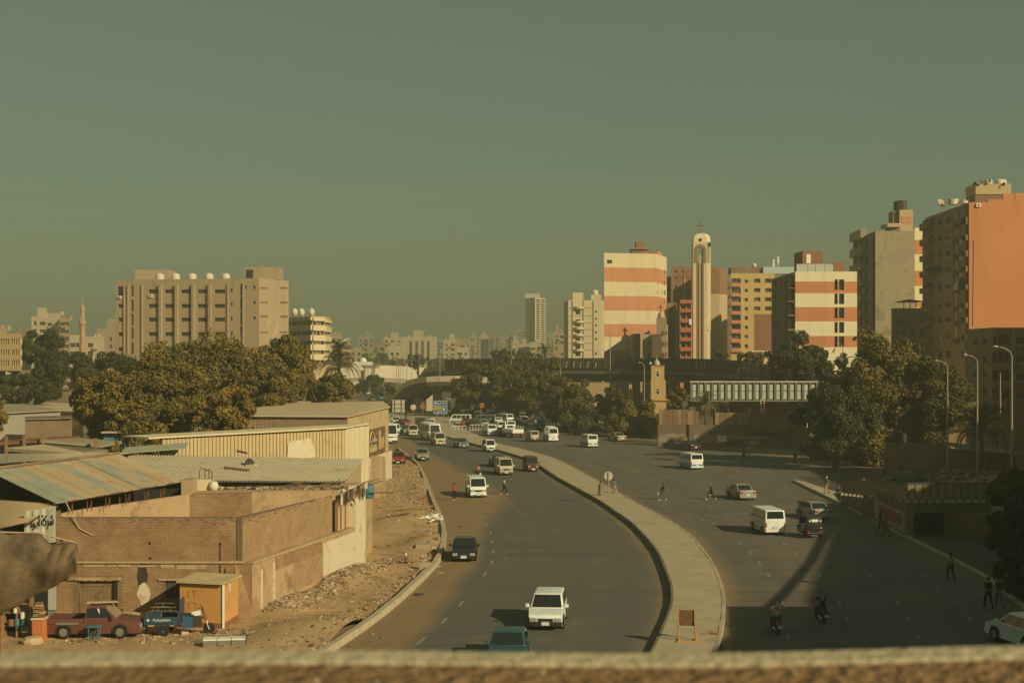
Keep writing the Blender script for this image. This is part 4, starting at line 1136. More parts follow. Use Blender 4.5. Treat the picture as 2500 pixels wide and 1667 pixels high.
mb=MB();mb.lathe((q.x,D+7,zat(z4(0,662)[1],D)),[(rr,-.5),(rr,rr*.3),(rr*.85,rr*.75),(rr*.5,rr*1.12),(.1,rr*1.3)],16);mb.build("dome",[M_WHITE],t,smooth=True)
# ================================================================ flyovers and railway bridge
def P3(x,y,D):return P(x,y,D)
# long dark flyover across the middle
fly=thing("main_flyover","long dark concrete flyover crossing behind the roadside trees","flyover",(15,300,0))
top=[(1085,877,345),(1200,875,335),(1350,874,326),(1500,874,318),(1620,874,308),(1720,876,296),(1800,880,284),(1870,888,268),(1935,899,252),(2010,915,240),(2080,932,232)]
line=[P(*q) for q in top]
def dense(path,step):
 out=[]
 for a,b_ in zip(path[:-1],path[1:]):
  n_=max(1,int((b_-a).length/step))
  out+=[a.lerp(b_,i/n_) for i in range(n_)]
 return out+[path[-1]]
dl=dense(line,2.6)
mb=MB();sweep(mb,dl[::2]+[dl[-1]],[(-9,-3.2),(-1.2,-3.2),(-1.2,-5.2),(-7.5,-5.2)]);mb.build("girder",[M_DCONC],fly)
mb=MB();sweep(mb,dl[::2]+[dl[-1]],[(-9,-2.3),(-.35,-2.3),(-.35,-2.9),(-.9,-3.19),(-9,-3.19)]);mb.build("deck",[M_DCONC],fly)
mb=MB();sweep(mb,dl[::2]+[dl[-1]],[(-.34,-2.88),(.1,-2.88),(.1,-3.55),(-.34,-3.55)]);mb.build("edge_beam",[M_MCONC],fly)
M_FENCE=mat("fence_steel",(.10,.075,.05),.8,.25,.8,6);M_FENCEP=mat("fence_panel_pale",(.19,.165,.12),.85,.2,.8,6)
for i in range(len(dl)-1):
 a,b_=dl[i],dl[i+1]
 d=(b_-a).normalized();nr=Vector((d.y,-d.x,0))
 mb=MB()
 q0,q1=a+d*.06,b_-d*.06
 mb.hexa([q0+Vector((0,0,-2.28)),q1+Vector((0,0,-2.28)),q1-nr*.06+Vector((0,0,-2.28)),q0-nr*.06+Vector((0,0,-2.28)),q0,q1,q1-nr*.06,q0-nr*.06])
 mb.build("fence_panel",[M_FENCEP if 0.62<i/len(dl)<.86 else M_FENCE],fly)
 mb=MB();mb.tube([a+nr*.06+Vector((0,0,-2.3)),a+nr*.06+Vector((0,0,.08))],.07,4);mb.build("fence_post",[M_RUST],fly)
for xz in(115,180,240,305,375,440,570):
 a=P(*z7(xz+10,118),320.5);b_=P(*z7(xz-2,172),319.5);mb=MB();mb.tube([a,b_],.09,4);mb.build("brace",[M_POLE],fly)
for(x,D,w) in((1300,334,3),(1420,327,3),(1690,306,3),(1790,290,3),(1880,272,3)):
 q=P(x,868,D);mb=MB();mb.box(q.x-w/2,q.x+w/2,D,D+3,-.2,9.2);mb.build("pier",[M_DCONC],fly)
# ramp curving down to the left
ramp=thing("flyover_ramp","curved ramp sweeping down to the left from the flyover","flyover",(-20,340,0))
rp=[(1190,921,332),(1110,918.5,332),(1070,918,333),(1041,919.5,334),(1015,923,337),(993,929.5,342),(980,940,350),(968,953,361),(956,968,378),(947,979,398),(940,986,416)]
rl=dense([P(*q) for q in rp],3.4)
def ramp_build(t,rl,back,m,mp_,gd=2.2):
 mb=MB();sweep(mb,rl,[(-back,-1.3),(0,-1.3),(-.2,-2.2),(-1.4,-1.3-gd),(-back+1.2,-1.3-gd),(-back,-2.2)]);mb.build("deck",[m],t)
 for i in range(len(rl)-1):
  a,b_=rl[i],rl[i+1];d=(b_-a).normalized();nr=Vector((d.y,-d.x,0))
  mb=MB();q0,q1=a+d*.04,b_-d*.04;dn=Vector((0,0,-1.28))
  mb.hexa([q0+dn,q1+dn,q1-nr*.2+dn,q0-nr*.2+dn,q0,q1,q1-nr*.2,q0-nr*.2]);mb.build("parapet_panel",[mp_],t)
  q0,q1=a-nr*(back-.2),b_-nr*(back-.2)
  mb=MB();mb.hexa([q0+dn,q1+dn,q1-nr*.2+dn,q0-nr*.2+dn,q0,q1,q1-nr*.2,q0-nr*.2]);mb.build("parapet_panel",[mp_],t)
ramp_build(ramp,rl[::-1],7.5,M_DCONC,M_PCONC)
for xa,xb_,D in((z4(765,0)[0],z4(838,0)[0],349),(z4(872,0)[0],z4(925,0)[0],366),(z4(928,0)[0],z4(1010,0)[0],341)):
 a,b_=P(xa,868,D),P(xb_,868,D);mb=MB();mb.box(a.x,b_.x,D,D+1.6,-.1,6.0);mb.build("pier",[M_PCONC],ramp)
# upper ramp behind
ramp2=thing("upper_ramp","higher ramp with railing behind the curved ramp","flyover",(-15,360,0))
rl2=dense([P(*q) for q in[(1180,889,365),(1112,892.5,372),(1075,894,380),(1045,896.5,390),(1036,900,400),(1028,911,418),(1018,925,438)]],3.6)
ramp_build(ramp2,rl2[::-1],7,M_DCONC,M_CONC,1.6)
q=P(1060,868,387);mb=MB();mb.box(q.x-1,q.x+1,387,390,-.1,9);mb.build("pier",[M_DCONC],ramp2)
q=P(1110,868,375);mb=MB();mb.box(q.x-1,q.x+1,375,378,-.1,9.2);mb.build("pier",[M_DCONC],ramp2)
# pale far flyover
pf_=thing("pale_flyover","pale double deck flyover in the distance left of the ramp","flyover",(-70,600,0))
for(ya,yb,D,h,xa_,xb_) in((690,713,600,6.0,40,855),(738,766,570,4.5,40,830)):
 pth=dense([P(*z4(xa_,ya+6),D-30),P(*z4(320,ya),D),P(*z4(560,ya+6),D+8),P(*z4(xb_,yb),D+30)],14)
 mb=MB();sweep(mb,pth,[(-9,-h),(-1.5,-h),(0,-h*.62),(0,0),(-9,0)]);mb.build("deck",[mat("far_flyover_concrete",(.58,.52,.40),.9,.05,.1,1)],pf_)
for xx in(330,352,388,396,408):
 q=P(*z4(xx,940),560);mb=MB();mb.lathe((q.x,566,-.1),[(1.1,0),(1.1,9.2),(2.4,10.5)],10);mb.build("column",[MATS["far_flyover_concrete"]],pf_)
# railway plate girder bridge
D=236
rb=thing("railway_girder_bridge","pale blue steel plate girder bridge with rusty streaks","bridge",(P(1840,868,D).x,D,0))
a,b_=P(*z7(1220,302),D),P(*z7(2330,456),D)
M_STL=mat("blue_steel",(.43,.44,.35),.7,.12,1.0,6,patch=((.24,.13,.07),.9,.58,.7));M_STD=mat("blue_steel_dark",(.16,.175,.145),.7,.2,1,6)
mb=MB();mb.box(a.x,b_.x,D+.2,D+3.2,b_.z-.25,b_.z+.1);mb.build("floor_beam",[M_STD],rb)
mb=MB();mb.box(a.x,b_.x,D+.06,D+.2,b_.z,a.z);mb.build("web_plate",[M_STD],rb)
mb=MB();mb.box(a.x-.2,b_.x+.2,D-.3,D+.4,a.z,a.z+.22);mb.build("top_flange",[M_STL],rb)
mb=MB();mb.box(a.x-.2,b_.x+.2,D-.3,D+.4,b_.z-.25,b_.z-.02);mb.build("bottom_flange",[M_STD],rb)
nb=18;w=(b_.x-a.x)/nb;zm_=b_.z+(a.z-b_.z)*.5
for i in range(nb+1):
 mb=MB();x=a.x+i*w;mb.box(x-.11,x+.11,D-.28,D+.05,b_.z,a.z);mb.build("stiffener",[M_STD],rb)
 if i<nb:
  for z0,z9 in((b_.z+.12,zm_-.06),(zm_+.06,a.z-.35)):
   mb=MB();mb.box(x+.25,x+w-.25,D-.04,D+.05,z0,z9);mb.build("plate",[M_STL],rb)
  mb=MB();mb.box(x+.2,x+w-.2,D-.05,D+.05,a.z-.3,a.z-.03);mb.build("rust_strip",[M_RUST],rb)
for x in(a.x-.2,b_.x-.9):
 mb=MB();mb.box(x,x+1.1,D+1,D+3,-.1,b_.z-.3);mb.build("abutment",[M_DCONC],rb)
mb=MB();mb.box(a.x,b_.x,D+12,D+16,-.1,b_.z-.6);mb.build("back_wall",[M_DCONC],rb)
# square clock-tower like minaret beside it
D=254
ct=thing("square_minaret","square yellow brick minaret tower with green dome in front of the flyover","minaret",(P(*z7(930,480),D).x,D,0))
zt_=zm(1560,880,9.8)
M_YB=mat("yellow_brick",(.43,.295,.13),.9,.1,.8,8,.2)
def bx(x0,x1,ya,yb,off,dep,name,m):
 p,q=P(*zt_(x0,ya),D),P(*zt_(x1,yb),D);mb=MB();mb.box(p.x,q.x,D+off,D+off+dep,q.z,p.z);return mb.build(name,[m],ct)
bx(300,610,128,470,.25,2.0,"upper_stage",M_YB);bx(285,640,470,930,0,2.4,"lower_stage",M_YB)
p,q=P(*zt_(255,930),D),P(*zt_(690,960),D);mb=MB();mb.box(p.x+.5,q.x,D-.3,D+2.8,q.z,p.z);mb.build("base_cornice",[M_SALMON],ct)
mb=MB();mb.box(p.x+.8,q.x-.3,D,D+2.4,-.1,q.z);mb.build("base",[M_YB],ct)
bx(290,620,118,130,.1,2.3,"cornice",M_SALMON)
for ya,yb in((265,380),(670,805)):
 bx(400,500,ya-10,yb+10,(.2 if ya<400 else-.05),.06,"window_panel",M_CREAM2)
 bx(415,490,ya,ya+35,(.16 if ya<400 else-.09),.05,"window_grille",M_DARK);bx(420,487,ya+48,yb-5,(.16 if ya<400 else-.09),.05,"window_grille",M_DARK)
q=P(*zt_(440,120),D);rr=S(78/9.8,D)
mb=MB();mb.lathe((q.x,D+1.2,q.z),[(rr*.95,0),(rr,rr*.5),(rr*.92,rr*1.0),(rr*.6,rr*1.5),(rr*.2,rr*1.85),(.03,rr*2.3),(.02,rr*3.6)],14);mb.build("dome",[mat("dome_green",(.36,.40,.27),.7,.08,1,6)],ct,smooth=True)
mb=MB();q=P(*zt_(300,80),D);mb.lathe(q,[(.05,0),(.3,.35)],10,0,Matrix.Rotation(R(-60),4,'Y'));mb.build("loudspeaker",[M_WHITE],ct)
# catenary gantries and signal masts by the railway
def gantry(label,xz,yt,yb,wz,D):
 t_=thing("catenary_mast",label,"mast",(P(*z7(xz,yb),D).x,D,0),0,"railway masts")
 p,q=P(*z7(xz,yt),D),P(*z7(xz,yb),D)
 mb=MB()
 for sx in(-.28,.28):mb.tube([(p.x+sx,D,0),(p.x+sx,D,p.z)],.06,4)
 k_=0
 z=.5
 while z<p.z-.5:
  mb.tube([(p.x-.28,D,z),(p.x+.28,D,z+.5)],.035,4);mb.tube([(p.x-.28,D,z+.5),(p.x+.28,D,z+.5)],.035,4);z+=.55
 mb.build("lattice",[M_RUST],t_)
 w_=S(wz/3.618,D)
 mb=MB();mb.box(p.x-w_,p.x+w_,D-.1,D+.1,p.z,p.z+.16);mb.build("crossarm",[M_PCONC],t_)
 for sx in(-1,1):
  mb=MB();mb.lathe((p.x+sx*w_*.95,D,p.z-.7),[(.05,0),(.14,.15),(.05,.3),(.14,.45),(.05,.7)],6);mb.build("insulator",[M_PCONC],t_)
gantry("catenary mast with crossarm above left part of girder bridge",1680,180,300,48,246)
gantry("taller catenary mast with crossarm above middle of girder bridge",1845,145,300,52,246)
gantry("lattice mast under the flyover left of the square minaret",683,325,425,8,252)
gantry("lattice mast standing in front of the girder bridge",1850,455,530,16,232)
gantry("pale lattice mast at the right end of the board fence",2195,460,600,16,205)
# graffiti wall with board fence and cage on top
W0,W1,W2=[Vector((P(x_,868,D_).x,D_,0)) for x_,D_ in((1605.7,224),(1919,219),(1972,214))]
gw=thing("graffiti_wall","long dark wall with painted panels below the board fence","wall",(W1.x,W1.y,0))
M_GW=mat("dirty_wall",(.20,.15,.095),.9,.3,.5,4,.2);M_PW=mat("whitewashed_panel",(.33,.28,.2),.9,.25,.8,5,.1,patch=((.14,.10,.065),1.2,.52,.65));M_RP=mat("red_paint_panel",(.20,.065,.045),.9,.25,.8,5)
def wallrun(A,B,z0,z1,m,name,t_,th=.35):
 d=(B-A).normalized();nr=Vector((d.y,-d.x,0));mb=MB()
 u=Vector((0,0,1))
 mb.hexa([A+u*z0,B+u*z0,B-nr*th+u*z0,A-nr*th+u*z0,A+u*z1,B+u*z1,B-nr*th+u*z1,A-nr*th+u*z1]);return mb.build(name,[m],t_)
for A,B in((W0,W0.lerp(W1,.22)),(W0.lerp(W1,.27),W1),(W1,W2)):
 A,B=Vector((A.x,A.y,0)),Vector((B.x,B.y,0));wallrun(A,B,-.1,3.35,M_GW,"wall_run",gw)
d=(W1-W0).normalized();nr=Vector((d.y,-d.x,0));LW=(W1-W0).length
def panel(xa,xb2,za,zb_,m,k,name="painted_panel"):
 u0,_=px_on_wall(W0,W1,*z7(xa,780));u1,_=px_on_wall(W0,W1,*z7(xb2,780))
 A,B=W0+d*u0+nr*k,W0+d*u1+nr*k;A.z=B.z=0
 wallrun(A,B,za,zb_,m,name,gw,.03)
panel(930,1180,.5,1.9,M_PW,.04);panel(1040,1150,.55,1.35,M_RP,.08);panel(1245,1440,.5,1.9,M_PW,.04);panel(1450,1535,.75,1.8,M_WHITE,.05,"poster_board");panel(1548,1700,.4,1.9,M_PW,.04)
panel(1552,1690,.45,1.2,M_RP,.08);panel(1725,1940,.3,1.8,M_PW,.04);panel(1840,1900,.5,1.4,M_RP,.08)
for i in range(9):
 u=13+i*.42;A=W0+d*u+nr*.1;mb=MB();mb.tube([(A.x,A.y,1.35),(A.x+.1,A.y,1.75),(A.x+.25,A.y,1.45)],.045,4);mb.build("painted_stroke",[M_WHITE],gw)
wv=Vector((W1.x,W1.y,0))
M_BOARD=mat("brown_boards",(.34,.22,.115),.85,.22,1.2,8);M_BOARD2=mat("brown_boards_dark",(.25,.155,.08),.85,.25,1.2,8)
bf=thing("board_fence","rusty brown metal board fence standing on the graffiti wall","fence",(W0.x,W0.y,0))
for(xa,xb2,zlo,zhi) in((935,1180,3.4,5.75),(1185,1245,3.4,5.6),(1250,1290,3.4,5.5),(1430,1718,3.4,5.35)):
 u0,_=px_on_wall(W0,W1,*z7(xa,600));u1,_=px_on_wall(W0,W1,*z7(xb2,600));n_=max(1,round((u1-u0)/.72))
 for i in range(n_):
  A,B=W0+d*(u0+(u1-u0)*(i+.04)/n_),W0+d*(u0+(u1-u0)*(i+.96)/n_);A.z=B.z=0
  wallrun(A,B,zlo,zhi+random.uniform(-.03,.03),random.choice([M_BOARD,M_BOARD,M_BOARD2]),"board",bf,.06)
cg=thing("rusty_cage","rusty barred sheet cage projecting from the wall right of the palm","cage",(W1.x,W1.y,0))
u0,_=px_on_wall(W0,W1,*z7(1760,640));u1,_=px_on_wall(W0,W1,*z7(2068,640))
C0,C1=W0+d*u0+nr*1.6,W0+d*u1+nr*1.6;C0.z=C1.z=0
M_SHEET=mat("cage_sheet",(.36,.235,.115),.8,.15,1,6)
wallrun(C0,C1,2.6,5.2,M_SHEET,"back_sheet",cg,.05)
n_=15
for i in range(n_+1):
 q=C0.lerp(C1,i/n_)+nr*.1;mb=MB();mb.tube([(q.x,q.y,2.5),(q.x,q.y,5.6)],.055,4);mb.build("bar",[M_RUST],cg)
for z in(2.55,5.25):
 mb=MB();mb.tube([C0+nr*.12+Vector((0,0,z)),C1+nr*.12+Vector((0,0,z))],.06,4);mb.build("rail",[M_RUST],cg)
wallrun(C0-nr*1.6,C0,2.4,5.3,M_BOARD2,"end_sheet",cg,.05);wallrun(C1,C1-nr*1.6+d*.4,2.4,5.3,M_BOARD,"end_sheet",cg,.05)
for(xa,xb2,zlo,zhi,off) in((2078,2120,2.6,5.6,.6),(2135,2180,2.4,5.5,.9),(1716,1752,3.4,6.1,.4)):
 u0,_=px_on_wall(W0,W1,*z7(xa,640));u1,_=px_on_wall(W0,W1,*z7(xb2,640))
 A,B=W0+d*u0+nr*off,W0+d*u1+nr*off;A.z=B.z=0;wallrun(A,B,zlo,zhi,M_BOARD,"side_panel",cg,.06)
mb=MB();q0=W0+d*16-nr*2.5;q1=W0+d*(LW-1)-nr*2.5;mb.prism([(q0.x,q0.y),(q1.x,q1.y),((q1-nr*5).x,(q1-nr*5).y),((q0-nr*5).x,(q0-nr*5).y)],-.1,4.8);sh=mb.build("track_shed",[M_CREAM]);tag(sh,"pale low shed roof behind the board fence","shed")
mb=MB();q=P(*z7(130,308),272);q2=P(*z7(500,450),272);mb.box(q.x,q2.x,272,280,-.1,q.z);tag(mb.build("low_warehouse",[mat("warehouse_tan",(.34,.24,.13),.9,.1,.5,4)]),"plain tan warehouse wall between the trees under the flyover","building")
# side street bridge with railing over the underpass
K0,K1=G(2056,1231),G(2215,1313)
uz=Vector((0,0,1))
br=thing("side_street_bridge","weathered railing bridge over the dark underpass at right","bridge",(K1.x,K1.y,0))
zA,zB=.9,2.75
M_UW=mat("underpass_wall",(.17,.135,.09),.9,.3,.7,5,.2)
mb=MB();dd=(K1-K0).normalized();nn=Vector((dd.y,-dd.x,0))
nn=-nn if nn.x>0 else nn
mb.hexa([K0,K1,K1-nn*.5,K0-nn*.5,K0+uz*zA,K1+uz*zB,K1-nn*.5+uz*zB,K0-nn*.5+uz*zA]);mb.build("retaining_wall",[M_UW],br)
for(f0,f1,m,k,z0,z9) in((.55,.97,M_PW,.03,.35,2.2),(.62,.93,M_RP,.06,.75,1.65),(.42,.53,M_PW,.03,.5,1.5)):
 A,B=K0.lerp(K1,f0)+nn*k,K0.lerp(K1,f1)+nn*k;mb=MB();mb.hexa([A+uz*z0,B+uz*z0,B-nn*.02+uz*z0,A-nn*.02+uz*z0,A+uz*z9,B+uz*z9,B-nn*.02+uz*z9,A-nn*.02+uz*z9]);mb.build("painted_panel",[m],br)
E1=P(2420,1222,111);E1.z=zB
K1b=Vector((K1.x,K1.y,zB));K0b=Vector((K0.x,K0.y,zA))
mb=MB();mb.hexa([K1b+Vector((0,0,-.8)),E1+Vector((0,0,-.8)),E1+Vector((0,9,-.8)),K1b+Vector((0,9,-.8)),K1b,E1,E1+Vector((0,9,0)),K1b+Vector((0,9,0))]);mb.build("deck",[M_DCONC],br)
def rail_run(A,B,n_):
 for i in range(n_):
  a_,c2=A.lerp(B,i/n_),A.lerp(B,(i+1)/n_);dv=(c2-a_).normalized();nv=Vector((dv.y,-dv.x,0)).normalized()*.04
  mb=MB();p,q=a_+dv*.05,c2-dv*.05
  mb.hexa([p+uz*.22,q+uz*.22,q+nv+uz*.22,p+nv+uz*.22,p+uz*1.42,q+uz*1.42,q+nv+uz*1.42,p+nv+uz*1.42]);mb.build("railing_panel",[mat("railing_sheet",(.20,.165,.095),.85,.25,1.2,8)],br)
  mb=MB();mb.tube([a_,a_+uz*1.5],.055,5);mb.build("railing_post",[M_DMETAL],br)
  mb=MB();mb.box(a_.x-.12,a_.x+.12,a_.y-.12,a_.y+.12,a_.z,a_.z+.2);mb.build("plinth_block",[M_KERB],br)
 mb=MB();mb.tube([A+uz*1.5,B+uz*1.5],.07,6);mb.build("handrail",[M_DMETAL],br)
rail_run(K0b,K1b,14);rail_run(K1b,E1,11)
mb=MB();q=P(2285,1240,116);mb.prism([(K1.x+.3,122),(K1.x+10,121),(K1.x+10,126),(K1.x+.3,126)],-.1,zB-.8);mb.build("underpass_back",[M_DCONC],br)
mb=MB();mb.prism([(E1.x-3.4,112),(E1.x+3,104),(E1.x+6,112),(E1.x-2,121)],-.1,zB-.82);mb.build("abutment",[M_UW],br)
mb=MB();KR=62
mb.add([(K0.x+.4,K0.y+.3,.55),(K1.x+.1,K1.y+.2,zB-.1),(K1.x+.1,K1.y+9,zB-.1),(E1.x+20,K1.y+9,zB-.1),(E1.x+20,K0.y+6,.8),(K0.x+6,K0.y+8,.4),(E1.x+20,170,.012),(K0.x+2,168,.012),(K0.x+1.5,150,.012)],[(0,1,2,5),(2,3,4,5),(5,4,6,7),(0,5,7,8)])
struct(mb.build("side_street",[mat("side_street_surface",(.085,.07,.048),.95,.3,.6,5,.2)]))
# ================================================================ compound of brick yard and sheds on the left
M_BRICK=mat("yard_brick",(.30,.184,.094),.95,.22,1.0,10,.3,patch=((.37,.255,.14),.45,.5,.68))
M_BRICK2=mat("yard_brick_dark",(.277,.167,.084),.95,.25,1.0,10,.3,patch=((.35,.24,.13),.45,.5,.68))
M_MORT=mat("mortar",(.18,.12,.067),.95,.2,1.5,12,.2)
M_PLAST=mat("old_plaster",(.40,.285,.155),.95,.14,.7,6,.3,patch=((.24,.16,.085),.6,.55,.66))
M_PLASTW=mat("whitewash",(.55,.48,.34),.95,.1,.7,6,.2,patch=((.36,.25,.14),.7,.58,.7))
uz=Vector((0,0,1))
DW=77.0
def XA(x,D=DW):return P(x,868,D).x
yard=thing("brick_yard","roofless brick yard building with plank door at lower left","building",(-18,DW,0))
xl,xc=XA(137),XA(575)
ztop,zled=5.46,3.07
door=(px_on_wall((xl,DW),(xc,DW),*z2(540,1310))[0],px_on_wall((xl,DW),(xc,DW),*z2(818,1310))[0],-.2,px_on_wall((xl,DW),(xc,DW),*z2(600,1042))[1])
win=(px_on_wall((xl,DW),(xc,DW),*z2(1150,1200))[0],px_on_wall((xl,DW),(xc,DW),*z2(1252,1200))[0],px_on_wall((xl,DW),(xc,DW),*z2(1200,1165))[1],px_on_wall((xl,DW),(xc,DW),*z2(1200,1045))[1])
mb=MB();oo,pt=wall_grid(mb,(xl,DW),(xc+.9,DW),-.2,zled-.08,[door,win],.3);mb.build("lower_wall",[M_MORT],yard)
mb=MB();mb.box(xl,xc,DW+.02,DW+.4,zled,ztop-.02);mb.build("upper_wall",[M_MORT],yard)
mb=MB();mb.box(xl-.05,xc+.5,DW-.1,DW+.3,zled-.09,zled+.02);mb.build("ledge",[M_PLAST],yard)
def brick_field(t_,org,ux,L,z0,z1,holes,nobj,ragged=.0,m=(M_BRICK,M_BRICK2),bl=.27,bh=.088,proud=.022):
 """running-bond bricks; the first nobj are objects that share one mesh, the rest one joined part"""
 ux=Vector(ux).normalized();nr=Vector((ux.y,-ux.x,0))
 rest=MB();cnt=0
 shared=[]
 for mm in m:
  b0=MB();b0.box(0,bl-.016,-proud,.03,0,bh-.014);me_o=b0.build("brick",[mm]);shared.append(me_o.data);bpy.data.objects.remove(me_o)
 ang=math.atan2(ux.y,ux.x)
 rws=int((z1-z0)/bh)
 inv=MW[t_.name].inverted()
 cells=[]
 for r_ in range(rws):
  u=-(bl/2)*(r_%2)
  while u<L:
   a,b_=max(0,u),min(L,u+bl)
   z=z0+r_*bh
   if b_-a>.1 and not any(h[0]<(a+b_)/2<h[1] and h[2]<z+bh/2<h[3] for h in holes):
    if not(ragged and r_>rws-5 and random.random()<ragged*(r_-rws+5)/4):cells.append((a,b_,z))
   u+=bl
 full=[c for c in cells if c[1]-c[0]>bl*.98]
 random.shuffle(full)
 own=set(full[:nobj])
 for c in cells:
  a,b_,z=c
  dy=random.uniform(-.008,.008)
  if c in own:
   o_=bpy.data.objects.new("brick",random.choice(shared));COL.objects.link(o_);o_.parent=t_
   q=inv@(Vector(org)+ux*(a+.008)+nr*dy+uz*(z+.007))
   o_.location=q;o_.rotation_euler=(0,0,ang)
  else:
   p,q=Vector(org)+ux*(a+.008)+nr*dy,Vector(org)+ux*(b_-.008)+nr*dy
   rest.hexa([p+nr*proud+uz*(z+.007),q+nr*proud+uz*(z+.007),q-nr*.03+uz*(z+.007),p-nr*.03+uz*(z+.007),p+nr*proud+uz*(z+bh-.007),q+nr*proud+uz*(z+bh-.007),q-nr*.03+uz*(z+bh-.007),p-nr*.03+uz*(z+bh-.007)],random.choice([0,0,1]))
 if rest.f:stuff(rest.build("brickwork",list(m),t_))
brick_field(yard,(xl,DW+.02,0),(1,0,0),xc-xl,zled+.03,ztop,[],300,.35)
brick_field(yard,(xl,DW,0),(1,0,0),xc+.9-xl,.35,zled-.1,[(door[0]-.3,door[1]+.3,-1,door[3]+.25),(win[0]-.2,win[1]+.2,win[2]-.2,win[3]+.2)],0,0,(M_BRICK2,M_BRICK),proud=.012)
mb=MB();mb.box(xl,xl+door[0]-.3,DW-.06,DW-.001,-.1,.36);mb.box(xl+door[1]+.1,xc+.9,DW-.06,DW-.001,-.1,.36);mb.build("plinth",[M_PLAST],yard)
M_PLANK=mat("door_planks",(.20,.135,.07),.9,.3,1.5,9,.2,patch=((.06,.045,.03),1.1,.55,.68))
dw=door[1]-door[0]
for i in range(9):
 mb=MB();a=xl+door[0]+dw*(.02+.9*i/9);mb.box(a,a+dw*.096,DW+.2,DW+.26,.05,door[3]-.06-.02*(i%2));mb.build("door_plank",[M_PLANK],yard)
for z in(.7,1.7):
 mb=MB();mb.box(xl+door[0]+.05,xl+door[1]-.3,DW+.17,DW+.199,z,z+.14);mb.build("door_rail",[M_PLANK],yard)
mb=MB();mb.box(xl+door[1]-.2,xl+door[1],DW+.02,DW+.28,0,door[3]);mb.build("door_jamb",[M_DARK],yard)
mb=MB();mb.box(xl+door[0]-.55,xl+door[1]+.2,DW-.14,DW+.2,door[3]+.01,door[3]+.16);mb.build("door_lintel",[M_PLAST],yard)
mb=MB();mb.box(xl+win[0],xl+win[1],DW+.25,DW+.29,win[2],win[3]);mb.build("window_void",[M_DARK],yard)
for i in range(8):
 mb=MB();x=xl+win[0]+(win[1]-win[0])*(i+.5)/8;mb.tube([(x,DW+.1,win[2]),(x,DW+.1,win[3])],.018,5);mb.build("window_bar",[M_METAL],yard)
mb=MB();mb.box(xl+win[0]-.35,xl+win[1]+.6,DW-.12,DW+.1,win[3]+.01,win[3]+.13);mb.build("window_lintel",[M_PLAST],yard)
mb=MB();pu,pz=px_on_wall((xl,DW),(xc,DW),*z2(1000,1140));ring=[(xl+pu+.37*math.cos(a)*random.uniform(.8,1.1),DW-.035,pz+.62*math.sin(a)*random.uniform(.85,1.1)) for a in[i*.45 for i in range(14)]]
mb.add(ring,[list(range(14))[::-1]]);mb.build("plaster_patch",[M_PLASTW],yard)
mb=MB();pu,pz=px_on_wall((xl,DW),(xc,DW),*z2(990,1010));ring=[(xl+pu+.3*math.cos(a)*random.uniform(.8,1.1),DW-.03,pz+.75*math.sin(a)) for a in[i*.45 for i in range(14)]]
mb.add(ring,[list(range(14))[::-1]]);mb.build("soot_stain",[mat("soot",(.05,.035,.022),.95,.3,3,12)],yard)
for(x,y,w,h) in((580,935,150,14),(750,938,60,12),(820,935,90,14),(960,938,130,12),(1120,935,90,22),(1230,940,200,26)):
 u,z=px_on_wall((xl,DW),(xc,DW),*z2(x,y+h));mb=MB();mb.box(xl+u,xl+u+w/2.851/45.1,DW-.05,DW-.014,z,z+h/2.851/45.1*1.1);mb.build("plaster_strip",[M_PLAST],yard)
for(x,y) in((430,768),(1040,785),(1533,792),(1045,890),(840,950)):
 u,z=px_on_wall((xl,DW),(xc,DW),*z2(x,y));mb=MB();mb.box(xl+u-.07,xl+u+.07,DW-.01,DW+.04,z-.06,z+.06);mb.build("putlog_hole",[M_DARK],yard)
mb=MB();u,z=px_on_wall((xl,DW),(xc,DW),*z2(1535,800));mb.tube([(xl+u,DW-.06,z),(xl+u,DW-.07,z-1.6),(xl+u+.15,DW-.08,z-2.2),(xl+u+.3,DW-.07,z-1.2)],.02,4);mb.build("hanging_cable",[M_BLACK],yard)
mb=MB();u,z=px_on_wall((xl,DW),(xc,DW),*z2(400,520));mb.tube([(xl+.6,DW-.3,ztop+.9),(xl+.9,DW-.2,ztop+.2),(xl+1.3,DW-.1,ztop-.6),(xl+2.0,DW-.04,ztop-1.0)],.03,4);mb.build("dangling_wire",[M_BEIGE],yard)
a0,a1=Vector((-14.15,77.35,0)),Vector((-10.0,96.2,0))
sd=(a1-a0).normalized();sn=Vector((sd.y,-sd.x,0));LS=(a1-a0).length
def side(u0,u1,z0,z1,k,m,name,th=.3):
 A,B=a0+sd*u0+sn*k,a0+sd*u1+sn*k;mb=MB()
 zz=z0 if hasattr(z0,'__len__') else(z0,z0);z9=z1 if hasattr(z1,'__len__') else(z1,z1)
 mb.hexa([A+uz*zz[0],B+uz*zz[1],B-sn*th+uz*zz[1],A-sn*th+uz*zz[0],A+uz*z9[0],B+uz*z9[1],B-sn*th+uz*z9[1],A-sn*th+uz*z9[0]]);return mb.build(name,[m],yard)
side(0,LS,-.1,(2.9,2.75),0,M_PLAST,"side_wall_lower",.6)
side(-.3,LS-5.2,2.75,(5.45,5.2),-.42,M_MORT,"side_wall_upper")
up0=a0-sd*.3-sn*.42
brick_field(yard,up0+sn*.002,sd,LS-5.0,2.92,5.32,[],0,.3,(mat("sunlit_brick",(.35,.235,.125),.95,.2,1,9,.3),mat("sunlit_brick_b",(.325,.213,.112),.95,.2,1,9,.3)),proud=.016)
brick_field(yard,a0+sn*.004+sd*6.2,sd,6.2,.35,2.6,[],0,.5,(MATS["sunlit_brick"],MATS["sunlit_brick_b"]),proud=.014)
brick_field(yard,a0+sn*.02+sd*3.4,sd,7.6,2.05,2.95,[],0,.3,(M_BRICK2,M_BRICK),proud=.03)
side(11.2,17.6,.5,2.55,.05,M_PLASTW,"whitewashed_panel",.06)
